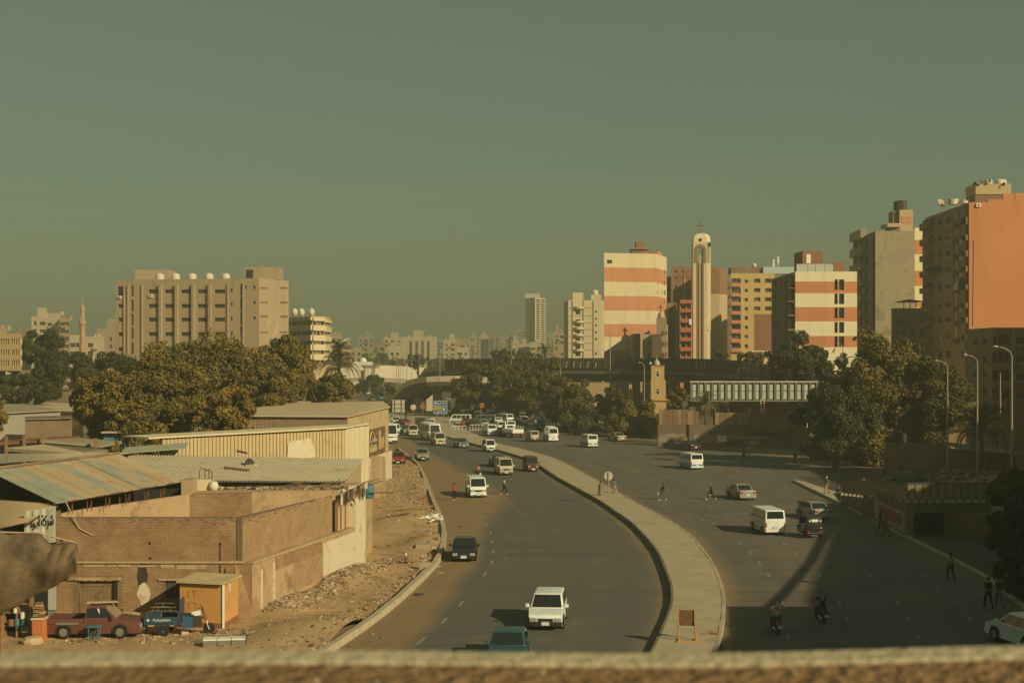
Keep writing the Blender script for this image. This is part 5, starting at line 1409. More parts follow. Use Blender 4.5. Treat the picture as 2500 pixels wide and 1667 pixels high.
side(1.2,1.45,.2,2.4,.05,M_PLASTW,"plaster_rib",.06);side(3.0,3.25,.3,2.5,.05,M_PLASTW,"plaster_rib",.06)
side(0,LS,(2.86,2.7),(3.0,2.84),.08,M_PLAST,"string_ledge",.5)
side(17.2,LS,-.1,5.4,.1,M_PLASTW,"white_pier",.5)
side(LS-4.9,LS-1.9,2.9,4.9,-.25,M_BEIGE,"boarded_window",.06)
for u in(LS-4.9,LS-4.2,LS-3.3,LS-2.0):side(u,u+.14,2.85,5.1,-.18,M_WOOD,"window_post",.1)
side(LS-5.0,LS-1.8,5.05,5.2,-.15,M_WOOD,"window_head",.14)
side(LS-1.7,LS-1.1,3.1,5.0,-.2,M_DARK,"doorway_void",.05)
mb=MB()
for i in range(60):
 u=random.uniform(LS-5,LS-.4);p=a0+sd*u+sn*random.uniform(-.4,.25);q=p+sd*random.uniform(-.5,.5)+sn*random.uniform(0,.3)
 z=5.35+random.uniform(-.1,.25);mb.quad(p+uz*z,q+uz*(z+.1),q+uz*(z-random.uniform(.3,1.1)),p+uz*(z-random.uniform(.2,.8)),random.randrange(3))
stuff(mb.build("torn_sheeting",[mat("rag_grey",(.3,.26,.19),.9,.2,2,8),mat("rag_brown",(.16,.1,.06),.9,.2,2,8),mat("rag_pale",(.48,.43,.33),.9,.1,2,8)],yard))
mb=MB();mb.hexa([(xc-.1,DW-.35,-.1),(-13.9,DW-.2,-.1),(-13.6,DW+1.0,-.1),(xc,DW+.3,-.1),(xc,DW-.02,3.0),(-14.8,DW-.02,2.6),(-14.6,DW+.9,2.6),(xc,DW+.3,3.0)]);mb.build("corner_buttress",[M_BRICK],yard)
B0,B1=P(463,868,95),P(838,868,97)
def vwall(A,B,z0,z1,m,name,t_,th=.25,zb=None):
 A,B=Vector((A[0],A[1],0)),Vector((B[0],B[1],0));d_=(B-A).normalized();n_=Vector((d_.y,-d_.x,0));z1b=z1 if zb is None else zb;mb=MB()
 mb.hexa([A+uz*z0,B+uz*z0,B-n_*th+uz*z0,A-n_*th+uz*z0,A+uz*z1,B+uz*z1b,B-n_*th+uz*z1b,A-n_*th+uz*z1]);return mb.build(name,[m],t_)
Bm=B0.lerp(B1,.4)
vwall(B0,Bm,-.1,5.0,M_MORT,"back_wall",yard);vwall(Bm,B1,-.1,5.0,M_PLAST,"back_wall",yard)
brick_field(yard,(B0.x,B0.y,0),(Bm-B0).xy.to_3d(),(Bm-B0).length,2.9,4.95,[],0,.2,(M_BRICK2,M_BRICK),proud=.02)
I0=P(149,868,84);vwall(I0,B0,-.1,4.95,M_PLAST,"inner_wall",yard)
vwall((xl,DW+.4),I0,-.1,5.2,M_BRICK,"left_wall",yard)
mb=MB();mb.add([(xl,DW+.3,.02),(xc,DW+.3,.02),(B1.x,B1.y,.02),(B0.x,B0.y,.02),(I0.x,I0.y,.02)],[(0,1,2,3,4)]);mb.build("yard_floor",[M_DIRT],yard)
fr=thing("junk_roof_building","flat roofed brick shed with junk along its edge behind the yard","shed",(B0.x+5,98,0))
mb=MB();mb.prism([(B0.x,95.4),(B1.x+.9,97.4),(B1.x+1.4,103),(B0.x,103)],-.1,5.02);mb.build("body",[M_PLAST],fr)
jk=[]
for i in range(260):jk.append((random.uniform(B0.x,B1.x+1),97.4+abs(random.gauss(0,.8))))
scatter("junk",jk,RUB+LIT,.06,.22,lambda X,Y:5.06,.7,fr)
for i in range(14):
 x,y=random.uniform(B0.x+4,B1.x+1),98+random.uniform(-.5,1);a=random.uniform(-.5,.5);mb=MB();mb.tube([(x,y,5.1),(x+1.6*math.cos(a),y+.6*math.sin(a),5.2+random.uniform(0,.5))],.035,4);mb.build("stick",[random.choice([M_WOOD,M_METAL])],fr)
bt=thing("blue_barrel","blue plastic barrel on the corner of the littered yard roof","barrel",P(*z3(832,655),96.5));bq=P(*z3(832,655),96.5)
mb=MB();mb.lathe(bq,[(.3,0),(.34,.1),(.36,.45),(.34,.8),(.3,.9)],14);mb.build("body",[mat("blue_plastic",(.05,.16,.24),.5,.1,2,8)],bt,smooth=True)
mb=MB();mb.lathe(bq+uz*.9,[(.3,0),(.3,.05)],14);mb.build("lid",[mat("blue_plastic_dark",(.03,.09,.14),.5,0)],bt)
mb=MB();mb.tube([P(*z3(835,622),96),P(*z3(975,622),96.5)],.05,6);tag(mb.build("jutting_pipe",[M_RUST]),"thin rusty pipe jutting out right of the blue barrel","pipe")
wt=thing("roof_water_tank","round white water tank among pipes on the yard roof","tank",P(*z2(1487,425),97));q=P(*z2(1487,425),97)
mb=MB();mb.lathe(q+uz*.36,[(.02,-.36),(.25,-.28),(.36,0),(.25,.28),(.02,.36)],14);mb.build("body",[M_TANK],wt,smooth=True)
mb=MB();q2=P(*z2(1395,428),97.2);mb.box(q2.x-.6,q2.x+.75,97,98,q2.z-.02,q2.z+.85);mb.build("cistern",[M_CREAM],wt)
for xz,ya in((1388,280),(1428,265),(1455,268),(1477,290)):
 mb=MB();mb.tube([P(*z2(xz,420),97.3),P(*z2(xz,ya),97.3)],.035,5);mb.build("standpipe",[M_RUST],wt)
mb=MB();mb.tube([P(*z2(1390,262),97.3),P(*z2(1440,275),97.3),P(*z2(1480,290),97.3)],.03,5);mb.build("pipe_branch",[M_RUST],wt)
# sheet roofs
M_SH=[mat("roof_sheet_tan",(.40,.30,.165),.75,.14,.5,4,.1,patch=((.25,.28,.2),.35,.54,.66)),mat("roof_sheet_pale",(.43,.33,.19),.75,.14,.5,4,.1,patch=((.33,.2,.1),.4,.56,.66)),mat("roof_sheet_teal",(.27,.285,.21),.75,.15,.5,4,.1,patch=((.4,.3,.17),.5,.5,.62))]
M_COR=mat("corrugated_pale",(.42,.375,.25),.7,.1,.5,4,patch=((.37,.27,.15),.4,.56,.66))
M_COR2=mat("corrugated_tan",(.40,.30,.17),.7,.12,.5,4)
def sheet_roof(t_,bl,br_,tr,tl,n,mats_,th=.04,gap=.012,jitter=.025,name="roof_sheet"):
 """flat sheets running from the low edge bl-br to the high edge tl-tr"""
 for i in range(n):
  f0,f1=(i+gap)/n,(i+1-gap)/n
  dz=uz*random.uniform(-jitter,jitter)
  a,b_,c,d_=bl.lerp(br_,f0)+dz,bl.lerp(br_,f1)+dz,tl.lerp(tr,f1)+dz,tl.lerp(tr,f0)+dz
  a=a+(a-d_).normalized()*random.uniform(0,.2);b_=b_+(b_-c).normalized()*random.uniform(0,.2)
  mb=MB();mb.hexa([a-uz*th,b_-uz*th,c-uz*th,d_-uz*th,a,b_,c,d_]);mb.build(name,[mats_[random.randrange(len(mats_))] if isinstance(mats_,list) else mats_],t_)
def corrug_roof(t_,bl,br_,tr,tl,nsheet,waves,m,amp=.035,rows_=2,name="corrugated_sheet"):
 n0=(br_-bl).cross(tl-bl).normalized()
 if n0.z<0:n0=-n0
 seg=4
 for r_ in range(rows_):
  g0,g1=r_/rows_-.012,(r_+1)/rows_+.012
  lift=.012*r_
  for s_ in range(nsheet):
   vv,ff=[],[]
   N=waves*seg
   dz=random.uniform(-.01,.01)
   for i in range(N+1):
    f_=(s_+i/N)/nsheet
    h_=amp*math.sin(2*math.pi*i/seg)+lift+dz
    lo,hi=bl.lerp(br_,f_),tl.lerp(tr,f_)
    vv+=[lo.lerp(hi,max(-.02,g0))+n0*h_,lo.lerp(hi,min(1.02,g1))+n0*h_]
   for i in range(N):ff.append((2*i,2*i+2,2*i+3,2*i+1))
   mesh_obj(name,vv,ff,[m[(s_+r_)%len(m)] if isinstance(m,list) else m],None,t_)
shA=thing("big_sheet_roof_shed","open shed under the broad patchy tan sheet roof","shed",(-27,90,0))
e0,e1=PZ(133,1225,5.9),PZ(438,1173,5.9)
h1=PZ(291,1108,7.5);h0=h1+(e0-e1)*1.05
ex=(e0-e1).normalized()
sheet_roof(shA,e0,e1,h1,h1+(e0-e1),14,M_SH)
mb=MB();mb.tube([h1+uz*.06,h1+(e0-e1)*1.0+uz*.06],.12,6);mb.build("ridge_cap",[M_DBROWN],shA)
mb=MB();mb.tube([e0-uz*.1,e1-uz*.1],.06,5);mb.build("eave_rail",[M_RUST],shA)
k_=0
for f_ in(.0,.14,.28,.42,.58,.74,.88):
 b_=e0.lerp(e1,f_)-uz*.12;inb=(h1-e1).normalized()*.35
 for s_ in(-.22,.22):
  p=b_+(e1-e0).normalized()*s_+inb
  mb=MB();mb.tube([p,p-uz*.95],.03,4);mb.build("truss_post",[M_RUST],shA)
 mb=MB();p,q=b_+(e1-e0).normalized()*-.22+inb,b_+(e1-e0).normalized()*.22+inb;mb.tube([p-uz*.9,q-uz*.5,p-uz*.1],.02,4);mb.build("truss_lattice",[M_RUST],shA)
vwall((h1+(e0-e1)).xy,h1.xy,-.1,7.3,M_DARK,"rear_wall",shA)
mb=MB();q=e1-uz*.1;mb.box(q.x,q.x+.7,q.y+.5,q.y+2.2,4.9,q.z+.1);mb.build("corner_post",[M_COR2],shA)
shB=thing("ridge_sheet_shed","shed with pale corrugated slope behind the big sheet roof","shed",(-32,104,0))
t0,t1=PZ(-40,1108,6.6),PZ(330,1104,6.9);s0,s1=PZ(-40,1134,7.2),PZ(285,1110,7.35)
corrug_roof(shB,s0,s1,t1,t0,6,14,M_COR,.03,1);mb=MB();mb.prism([(s0.x,s0.y+.5),(s1.x,s1.y+.5),(t1.x,t1.y),(t0.x,t0.y)],-.1,5.9);mb.build("body",[M_DBROWN],shB)
shC=thing("corrugated_roof_shed","shed under the grey green corrugated roof in the middle of the yard","shed",(-17,103,0))
b0,b1,c1,c0=P(262,1170,97),P(842,1174,101),P(888,1121,112),P(300,1110,107)
corrug_roof(shC,b0,b1,c1,c0,12,7,M_COR,.04,2)
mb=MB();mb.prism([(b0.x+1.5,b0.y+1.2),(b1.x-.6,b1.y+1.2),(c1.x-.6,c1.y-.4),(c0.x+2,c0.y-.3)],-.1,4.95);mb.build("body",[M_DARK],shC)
vwall((b1.x-.35,b1.y+.3),(c1.x-.2,c1.y),-.1,5.25,M_COR2,"end_wall",shC,.1,5.9)
mb=MB();mb.tube([b0-uz*.08,b1-uz*.08],.05,5);mb.build("eave_rail",[M_METAL],shC)
dq=P(*z2(1735,250),106)
ds=thing("roof_satellite_dish","dark satellite dish lying on the corrugated roof","dish",dq)
mb=MB();mb.lathe(dq,[(.03,-.12),(.3,-.08),(.55,.02),(.6,.08),(.5,0),(.03,-.09)],14,0,Matrix.Rotation(R(75),4,'Y')@Matrix.Rotation(R(30),4,'X'));mb.build("reflector",[M_DMETAL],ds,smooth=True)
mb=MB();mb.tube([dq,dq+Vector((-.1,0,-.75))],.03,5);mb.tube([dq,dq+Vector((-.6,-.3,.25))],.02,4);mb.build("mount",[M_DMETAL],ds)
mb=MB();mb.lathe(P(*z2(1775,255),106),[(.3,-.3),(.34,0),(.2,.2),(.03,.28)],8);tag(mb.build("roof_sack",[M_BEIGE]),"lumpy beige sack beside the satellite dish on the roof","sack")
for k_,(pa,pb) in enumerate(((z2(1560,268),z2(1735,288)),(z2(1650,152),z2(1720,168)))):
 A,B=P(*pa,103.5 if k_==0 else 113),P(*pb,103 if k_==0 else 112);mb=MB();mb.tube([A+uz*.1,B+uz*.1],.08,6);tag(mb.build("loose_beam",[M_RUST]),["rusty beam lying across the corrugated roof by the dish","short dark beam at the top edge of the corrugated roof"][k_],"beam")
# ribbed cream warehouse
wh=thing("ribbed_warehouse","cream ribbed metal warehouse with slanting roof edge","warehouse",(-18,118,0))
w0,w1,w2=P(395,868,108.8),P(840,868,123.6),P(899.5,868,128.5)
M_RIB=mat("ribbed_cream",(.46,.36,.19),.75,.1,.6,5,.1,patch=((.36,.24,.12),.5,.58,.68));M_RIB2=mat("ribbed_sunlit",(.56,.49,.31),.75,.08,.6,5)  # the brighter copy paints the sun onto the right face
zt_w=7.9
vwall(w0.xy,w1.xy,-.1,zt_w,M_DBROWN,"frame_wall",wh);vwall(w1.xy,w2.xy,-.1,zt_w,M_DBROWN,"frame_wall",wh)
def boards(A,B,n_,z0,z1,m,k,name="wall_panel",t_=wh,gap=.09):
 A,B=Vector((A.x,A.y,0)),Vector((B.x,B.y,0));d_=(B-A).normalized();n2=Vector((d_.y,-d_.x,0))
 for i in range(n_):
  p,q=A.lerp(B,(i+gap)/n_)+n2*k,A.lerp(B,(i+1-gap)/n_)+n2*k;mb=MB()
  zz=z1+random.uniform(-.03,.03)
  mb.hexa([p+uz*z0,q+uz*z0,q-n2*.05+uz*z0,p-n2*.05+uz*z0,p+uz*zz,q+uz*zz,q-n2*.05+uz*zz,p-n2*.05+uz*zz]);mb.build(name,[m],t_)
boards(w0,w1,52,4.2,zt_w-.05,M_RIB,.07);boards(w1,w2,5,0,zt_w-.05,M_RIB2,.07,gap=.02)
wd=(w1-w0);wd.z=0
mb=MB();A=Vector((w0.x,w0.y,zt_w))-wd.normalized()*1.2;B=Vector((w1.x,w1.y,zt_w));C_=Vector((w2.x,w2.y,zt_w+.1));nb_=Vector((-wd.y,wd.x,0)).normalized()
mb.hexa([A+Vector((.1,-.4,0)),B+Vector((.25,-.35,0)),C_,A+nb_*3.2,A+Vector((.1,-.4,.12)),B+Vector((.25,-.35,.12)),C_+uz*.12,A+nb_*3.2+uz*.12]);mb.build("roof_edge",[M_CREAM],wh)
mb=MB();f_=ptf(w0,w1);ring=[(.0,0),(.12,1.15),(.8,1.35),(1.6,1.3),(2.6,1.5),(3.0,1.0),(3.2,.3),(3.3,-.2),(.1,-.3)]
u0,z0=px_on_wall(w0,w1,*z3(352,415));mb.add([f_(u0+a*.95,z0+b_,-.16) for a,b_ in ring],[list(range(len(ring)))]);mb.build("whitewash_patch",[M_PLASTW],wh)
mb=MB();A,B=P(*z2(840,160),106.5),P(*z2(1285,125),107.8);mb.hexa([A-uz*.05,B-uz*.05,B+Vector((0,1.2,.3)),A+Vector((0,1.2,.3)),A+uz*.02,B+uz*.02,B+Vector((0,1.2,.37)),A+Vector((0,1.2,.37))]);tag(mb.build("eave_strip",[M_SH[2]]),"narrow bluish sheet strip in front of the ribbed warehouse","roof")
# light roofed sheds behind
def shed(name,label,roofpts,zw,m_roof,m_wall,wallrun_):
 c=sum(roofpts,Vector())/len(roofpts);t_=thing(name,label,"shed",(c.x,c.y,0))
 mb=MB();n_=len(roofpts);mb.add(roofpts+[p-uz*.12 for p in roofpts],[list(range(n_)),list(range(n_,2*n_))[::-1]]+[(i,(i+1)%n_,n_+(i+1)%n_,n_+i) for i in range(n_)]);mb.build("roof",[m_roof],t_)
 for A,B,zt_,m_ in wallrun_:vwall(A,B,-.1,zt_,m_,"wall",t_)
 return t_
M_LR=mat("pale_roof",(.50,.40,.24),.8,.08,.3,3,.1,patch=((.42,.31,.18),.3,.55,.7))
r1=[P(612,1014,150),P(851,1015.5,150),P(953,992.6,175),P(935,979,187),P(700,984,188),P(612,996,170)]
sD=shed("pale_roof_shed","large shed with flat pale roof beside the hoarding",r1,7.8,M_LR,M_BROWN,[(P(619,868,150.4).xy,P(847,868,150.4).xy,7.7,M_BROWN),(P(847,868,150.4).xy,P(948,868,175).xy,7.75,mat("shed_tan_sheet",(.36,.25,.13),.85,.12,.6,5))])
boards(P(619,868,150.3),P(847,868,150.3),34,5.3,7.3,mat("shed_ribs",(.26,.20,.12),.8,.15,.8,5),.06,"rib_panel",sD,.12)
A,B=Vector((*P(847,868,150.3).xy,0)),Vector((*P(948,868,175).xy,0));d_=(B-A).normalized();n2=Vector((d_.y,-d_.x,0));LH=(B-A).length
for f0,f1,z0,z1_,m_ in((.0,.37,5.2,7.5,M_RIB),(.38,.68,5.2,7.6,M_RIB),(.69,.99,5.2,7.6,M_RIB),(.02,.99,2.6,5.15,M_BEIGE)):
 p,q=A+d_*LH*f0+n2*.08,A+d_*LH*f1+n2*.08;mb=MB();mb.hexa([p+uz*z0,q+uz*z0,q-n2*.05+uz*z0,p-n2*.05+uz*z0,p+uz*z1_,q+uz*z1_,q-n2*.05+uz*z1_,p-n2*.05+uz*z1_]);mb.build("wall_sheet",[m_],sD)
hb=thing("hoarding","brown advertising hoarding with white flowing lettering on the shed wall","billboard",(A.x,A.y,0))
zh=zm(890,1040,22.4)
W_A,W_B=P(896,868,160),P(944,868,172)
def onh(x,y):return px_on_wall(W_A,W_B,*zh(x,y))
f_=ptf(W_A,W_B)
def hp(xa,ya,xb_,yb,k,m_,name):
 u0,z1_=onh(xa,ya);u1,z0_=onh(xb_,yb);mb=MB();mb.hexa([f_(u0,z0_,0),f_(u1,z0_,0),f_(u1,z0_,-k),f_(u0,z0_,-k),f_(u0,z1_,0),f_(u1,z1_,0),f_(u1,z1_,-k),f_(u0,z1_,-k)]);return mb.build(name,[m_],hb)
hp(220,215,1110,1400,.06,mat("hoarding_brown",(.16,.085,.04),.8,.15,1.5,6),"board")
hp(755,225,850,1250,.09,mat("hoarding_green",(.36,.36,.2),.8,.2,1.5,6),"picture_strip");hp(870,600,1030,1150,.09,mat("hoarding_amber",(.46,.27,.09),.8,.2,1.5,6),"picture_strip");hp(1030,225,1105,1300,.09,M_BROWN,"picture_strip")
hp(255,1180,640,1330,.085,M_BEIGE,"caption_block")
mb=MB();pts=[(250,560),(290,430),(330,350),(370,300),(410,350),(460,440),(510,560),(515,720)];mb.tube([f_(*onh(*q),-.12) for q in pts],.06,4);mb.tube([f_(*onh(*q),-.12) for q in[(250,560),(245,720)]],.05,4);mb.build("arch_emblem",[M_CREAM],hb)
mb=MB();mb.tube([f_(*onh(*q),-.12) for q in[(240,1090),(300,1095),(370,1030),(430,1080),(500,1075),(575,1010)]],.05,4);mb.build("flourish",[M_CREAM],hb)
u,z=onh(235,960);u9,z9=onh(650,600);place_text("\uFE93\uFEAD\uFE8E\uFEC4\uFECB",M_WHITE,hb,f_(u,z,-.12),f_(1,0)-f_(0,0),width=u9-u,height=(z9-z)*.95)
u,z=onh(540,420);u9,z9=onh(690,330);place_text("\uFE8E\uFEEC\uFEDF",M_CREAM,hb,f_(u,z,-.12),f_(1,0)-f_(0,0),width=u9-u,height=z9-z)
r2=[P(605,991,190),P(676,988.5,192),P(752,981.5,206),P(792,969.5,232),P(605,971.5,228)]
shed("far_pale_roof_shed","smaller pale roofed shed behind the large one by the trees",r2,7.3,M_LR,M_BROWN,[(P(605,868,190.4).xy,P(676,868,192.4).xy,7.2,M_BROWN),(P(676,868,192.4).xy,P(752,868,206).xy,7.2,M_BROWN)])
ww=thing("whitewashed_wall","short whitewashed wall below the hoarding by the verge","wall",(P(930,868,160).x,160,0))
vwall(P(902,868,150).xy,P(957,868,163).xy,-.1,3.35,M_PLASTW,"wall",ww)
vwall(P(893,868,128).xy,P(905,868,136).xy,-.1,3.6,M_BEIGE,"wall_stub",ww)
for i,(xa,xb_,D_,zt_) in enumerate(((906,928,137,4.6),(931,940,139,4.4))):
 t_=thing("ruined_pier",["broad tan ruined wall pier standing on the verge","slim tan ruined pier right next to the broad one"][i],"pier",(P(xa,868,D_).x,D_,0))
 mb=MB();a,b_=P(xa,868,D_).x,P(xb_,868,D_).x;mb.hexa([(a,D_,-.1),(b_,D_,-.1),(b_,D_+.7,-.1),(a,D_+.7,-.1),(a,D_,zt_),(b_,D_,zt_-.2),(b_,D_+.7,zt_-.1),(a,D_+.7,zt_-.05)]);mb.build("shaft",[M_PLAST],t_)
 mb=MB();mb.box(a-.05,b_+.05,D_-.06,D_+.76,-.1,.5);mb.build("footing",[M_BRICK],t_)
# left edge sheds
zl=zm(0,980,5.227)
def px_roof(pts,D0):return[P(*zl(x,y),D0+dd) for x,y,dd in pts]
shed("grey_sheet_shed","low grey sheet shed with rusty eave near the left edge",[P(-30,1010,178),P(150,1000,182),P(60,986,210),P(-30,986,205)],6,mat("grey_roof",(.34,.28,.18),.85,.1,.4,4),M_MCONC,[(P(-30,868,178.4).xy,P(147,868,182.4).xy,7.0,mat("grey_blue_sheet",(.28,.265,.2),.85,.12,.6,5,patch=((.2,.26,.25),.5,.55,.65)))])
shed("tan_flat_shed","tan flat roofed shed beyond the grey sheet shed",[P(60,997,205),P(200,1005,200),P(210,984,240),P(90,982,245)],6,M_LR,M_BEIGE,[(P(148,868,204).xy,P(200,868,201).xy,6.2,M_BEIGE)])
shed("plank_store","long brown plank store with dark eave at the left",[P(60,1021,168),P(176,1019,170),P(176,1014,178),P(62,1016,176)],6,M_DBROWN,M_BROWN,[(P(62,868,168.5).xy,P(176,868,170.5).xy,6.6,mat("plank_wall",(.19,.13,.08),.9,.2,.8,7))])
boards(P(62,868,168.4),P(176,868,170.4),22,4.4,6.4,mat("plank_wall2",(.21,.15,.09),.9,.2,.8,7),.05,"plank",bpy.data.objects["plank_store"],.06)
mb=MB()
hv,hf=[],[]
for j in range(9):
 for i in range(22):
  X=P(30,868,160).x+i*.4;Y=154+j*1.0;hv.append((X,Y,2.6+1.1*math.sin(i*.5)*math.sin(j*.7)+random.uniform(-.25,.25)+j*.12))
for j in range(8):
 for i in range(21):a=j*22+i;hf.append((a,a+1,a+23,a+22))
tag(mesh_obj("tarpaulin_heap",hv,hf,[mat("tarp_tan",(.33,.25,.15),.95,.2,1.2,8,.3)],None,None,False),"crumpled tan tarpaulin heap in front of the plank store","tarpaulin")
for i in range(7):
 x=P(40+i*18,868,152).x;mb=MB();mb.tube([(x,152,2),(x+random.uniform(-.1,.1),152,4.6+random.uniform(-.3,.5))],.05,4);tag(mb.build("fence_stake",[M_WOOD]),"thin wooden stake in the row before the tarpaulin heap","stake","stakes in front of the tarpaulin heap")
shF=thing("dark_eaved_shed","low open shed with long dark eave and flat roofs on the left","shed",(-40,128,0))
for pts,D0,m_ in(([(0,520,0),(1025,450,8),(1025,430,10),(0,495,2)],124,M_RUST),([(545,487,0),(1290,552,0),(1555,505,6),(1010,462,8)],124,mat("grey_deck",(.30,.25,.165),.9,.1,.5,4)),([(60,590,0),(920,655,-4),(1050,640,-2),(560,545,6)],116,M_LR),([(1050,640,-2),(1370,610,0),(700,555,6),(560,545,6)],115.9,M_MCONC)):
 q=px_roof(pts,D0);mb=MB();mb.add(q+[p-uz*.25 for p in q],[(0,1,2,3),(7,6,5,4),(0,4,5,1),(1,5,6,2),(2,6,7,3),(3,7,4,0)]);mb.build("roof",[m_],shF)
for x,y,D_ in((75,545,124.5),(305,535,125.5),(540,520,127),(1215,570,123),(570,530,126)):
 q=P(*zl(x,y),D_);mb=MB();mb.box(q.x-.12,q.x+.12,q.y,q.y+.24,0,q.z+.7);mb.build("post",[M_WOOD],shF)
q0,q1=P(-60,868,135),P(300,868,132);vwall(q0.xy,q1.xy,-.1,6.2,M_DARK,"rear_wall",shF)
bs=thing("blue_hut","small bright blue corrugated hut at the edge of the trees","hut",(P(275,868,138).x,138,0))
A,B=P(*z2(722,68),138),P(*z2(850,68),138);zt_=P(*z2(722,18),138).z
mb=MB();mb.prism([(A.x,138),(B.x,138),(B.x,140.5),(A.x,140.5)],-.1,zt_);mb.build("body",[mat("blue_sheet_dark",(.04,.10,.13),.7,.1,1,6)],bs)
boards(Vector((A.x,137.98,0)),Vector((B.x,137.98,0)),8,A.z-.3,zt_-.02,mat("blue_sheet",(.09,.23,.27),.7,.15,1,6),.06,"sheet",bs,.08)
mb=MB();q=P(*z2(708,14),137.5);mb.box(q.x,P(*z2(862,14),137.5).x,137.3,141,zt_,zt_+.14);mb.build("roof",[M_LR],bs)
# near left: low corrugated roof, painted sign wall, big tarpaulin, stall
shG=thing("corner_corrugated_roof","weathered corrugated roof at the left edge above the painted sign","roof",(-26,78,0))
g0,g1,g2_,g3=P(-60,1300,70),P(66,1275,72),P(144,1231,82),P(-60,1216,80)
corrug_roof(shG,g0,g1,g2_,g3,4,9,M_COR2,.03,1)
mb=MB();mb.tube([g1-uz*.05,g2_-uz*.05],.05,5);mb.build("verge_rail",[M_RUST],shG)
sg=thing("painted_sign_wall","white corrugated sheet wall with big black painted lettering","sign",(-24.5,77,0))
s0,s1=P(62,868,74.2),P(136.5,868,76.4)
zs0,zs1=P(100,1300,75.5).z,P(100,1239,76).z
M_SIGN=mat("sign_sheet",(.50,.50,.39),.75,.08,.8,6)
boards(s0,s1,15,zs0-.6,zs1,M_SIGN,0,"sheet_rib",sg,.03)
vwall(s0.xy,s1.xy,zs0-.6,zs1,M_SIGN,"backing",sg,.08)
f_=ptf(s0,s1)
u0,z0=px_on_wall(s0,s1,*zm(50,1230,19.6)(960,1250));u1,z1_=px_on_wall(s0,s1,*zm(50,1230,19.6)(1545,440))
place_text("\uFE94\uFEDB\uFEAE\uFEB7",M_BLACK,sg,f_(u0,z0,-.06),f_(1,0)-f_(0,0),width=u1-u0,height=z1_-z0,bold=True)
u0,z0=px_on_wall(s0,s1,*zm(50,1230,19.6)(440,1260));u1,z1_=px_on_wall(s0,s1,*zm(50,1230,19.6)(910,510))
place_text("\uFE8D\uFEEE\uFE91\uFE83",M_BLACK,sg,f_(u0,z0,-.06),f_(1,0)-f_(0,0),width=u1-u0,height=z1_-z0,bold=True)
gt=thing("pale_sheet_gate","pale blue corrugated sheet gate between tarpaulin and pickup","gate",(P(110,868,76.6).x,76.6,0))
boards(P(80,868,76.7),P(137,868,76.7),9,.5,2.9,mat("pale_blue_sheet",(.36,.37,.30),.75,.1,.8,6),0,"sheet",gt,.03)
mb=MB();mb.box(P(80,868,76.8).x,P(137,868,76.8).x,76.8,76.9,-.1,2.85);mb.build("frame",[M_METAL],gt)
zt3=zm(0,1200,3.92)
topl=[(-120,385),(0,385),(130,395),(260,400),(380,400),(470,500),(545,505),(640,490),(720,490),(735,560)]
botl=[(-120,1210),(0,1172),(130,1110),(230,1050),(330,990),(430,955),(520,900),(600,850),(660,820),(732,770)]
tv,tf=[],[]
NR=14
Dt=66.0
def interp_l(l_,t_):
 x=t_*(len(l_)-1);i=min(int(x),len(l_)-2);f_=x-i
 return(l_[i][0]*(1-f_)+l_[i+1][0]*f_,l_[i][1]*(1-f_)+l_[i+1][1]*f_)
NU=44
for j in range(NR+1):
 v_=j/NR
 for i in range(NU+1):
  u_=i/NU;a,b_=interp_l(topl,u_),interp_l(botl,u_)
  x,y=a[0]*(1-v_)+b_[0]*v_,a[1]*(1-v_)+b_[1]*v_
  bulge=-1.0*math.sin(math.pi*min(1,v_*1.05))+(1-v_)*.10*math.sin(u_*27+v_*6+2*math.sin(u_*9))+.10*math.sin(u_*11-v_*4)+.06*math.sin(v_*9+u_*13)+.04*math.sin(u_*41+v_*17)
  tv.append(P(*zt3(x,y),Dt+bulge))
for j in range(NR):
 for i in range(NU):a=j*(NU+1)+i;tf.append((a,a+1,a+NU+2,a+NU+1))
M_TARP=mat("brown_tarpaulin",(.155,.11,.06),.95,.25,.8,7,.5,patch=((.095,.07,.042),.7,.5,.65))
tp=tag(mesh_obj("tarpaulin",tv,tf,[M_TARP],None,None,True),"big sagging brown tarpaulin hung at the left edge","tarpaulin")
sm=tp.modifiers.new("thick",'SOLIDIFY');sm.thickness=.05
mb=MB();q=P(*zt3(300,395),Dt);mb.tube([P(*zt3(-120,380),Dt),P(*zt3(380,398),Dt),P(*zt3(735,490),Dt)],.04,5);tag(mb.build("tarpaulin_rope",[M_BEIGE]),"rope along the top of the sagging tarpaulin","rope")
for i,(x,D_) in enumerate(((4,66.2),)):
 pb=P(x,868,D_);mb=MB();mb.tube([(pb.x,D_,0),(pb.x,D_,P(x,1325,D_).z)],.06,6);tag(mb.build("tarpaulin_post",[M_WOOD]),["wooden post of the tarpaulin at the left frame edge","wooden post at the right end of the sagging tarpaulin"][i],"post")
st=thing("orange_cabinet","orange cabinet with pale top under the tarpaulin","cabinet",(P(93,868,70.5).x,70.5,0))
a,b_=P(78,868,70.5),P(106,868,70.5);zc=P(90,1512,70.5).z
mb=MB();mb.box(a.x,b_.x,70.5,71.1,-.05,zc);mb.build("carcass",[mat("orange_board",(.50,.17,.055),.7,.12,2,8)],st)
mb=MB();mb.box(a.x-.05,b_.x+.05,70.42,71.15,zc,zc+.07);mb.build("worktop",[M_PLASTW],st)
mb=MB();mb.box(a.x+.05,b_.x-.05,70.48,70.5,.1,zc-.1);mb.build("cabinet_door",[mat("orange_board2",(.42,.14,.05),.7,.12,2,8)],st)
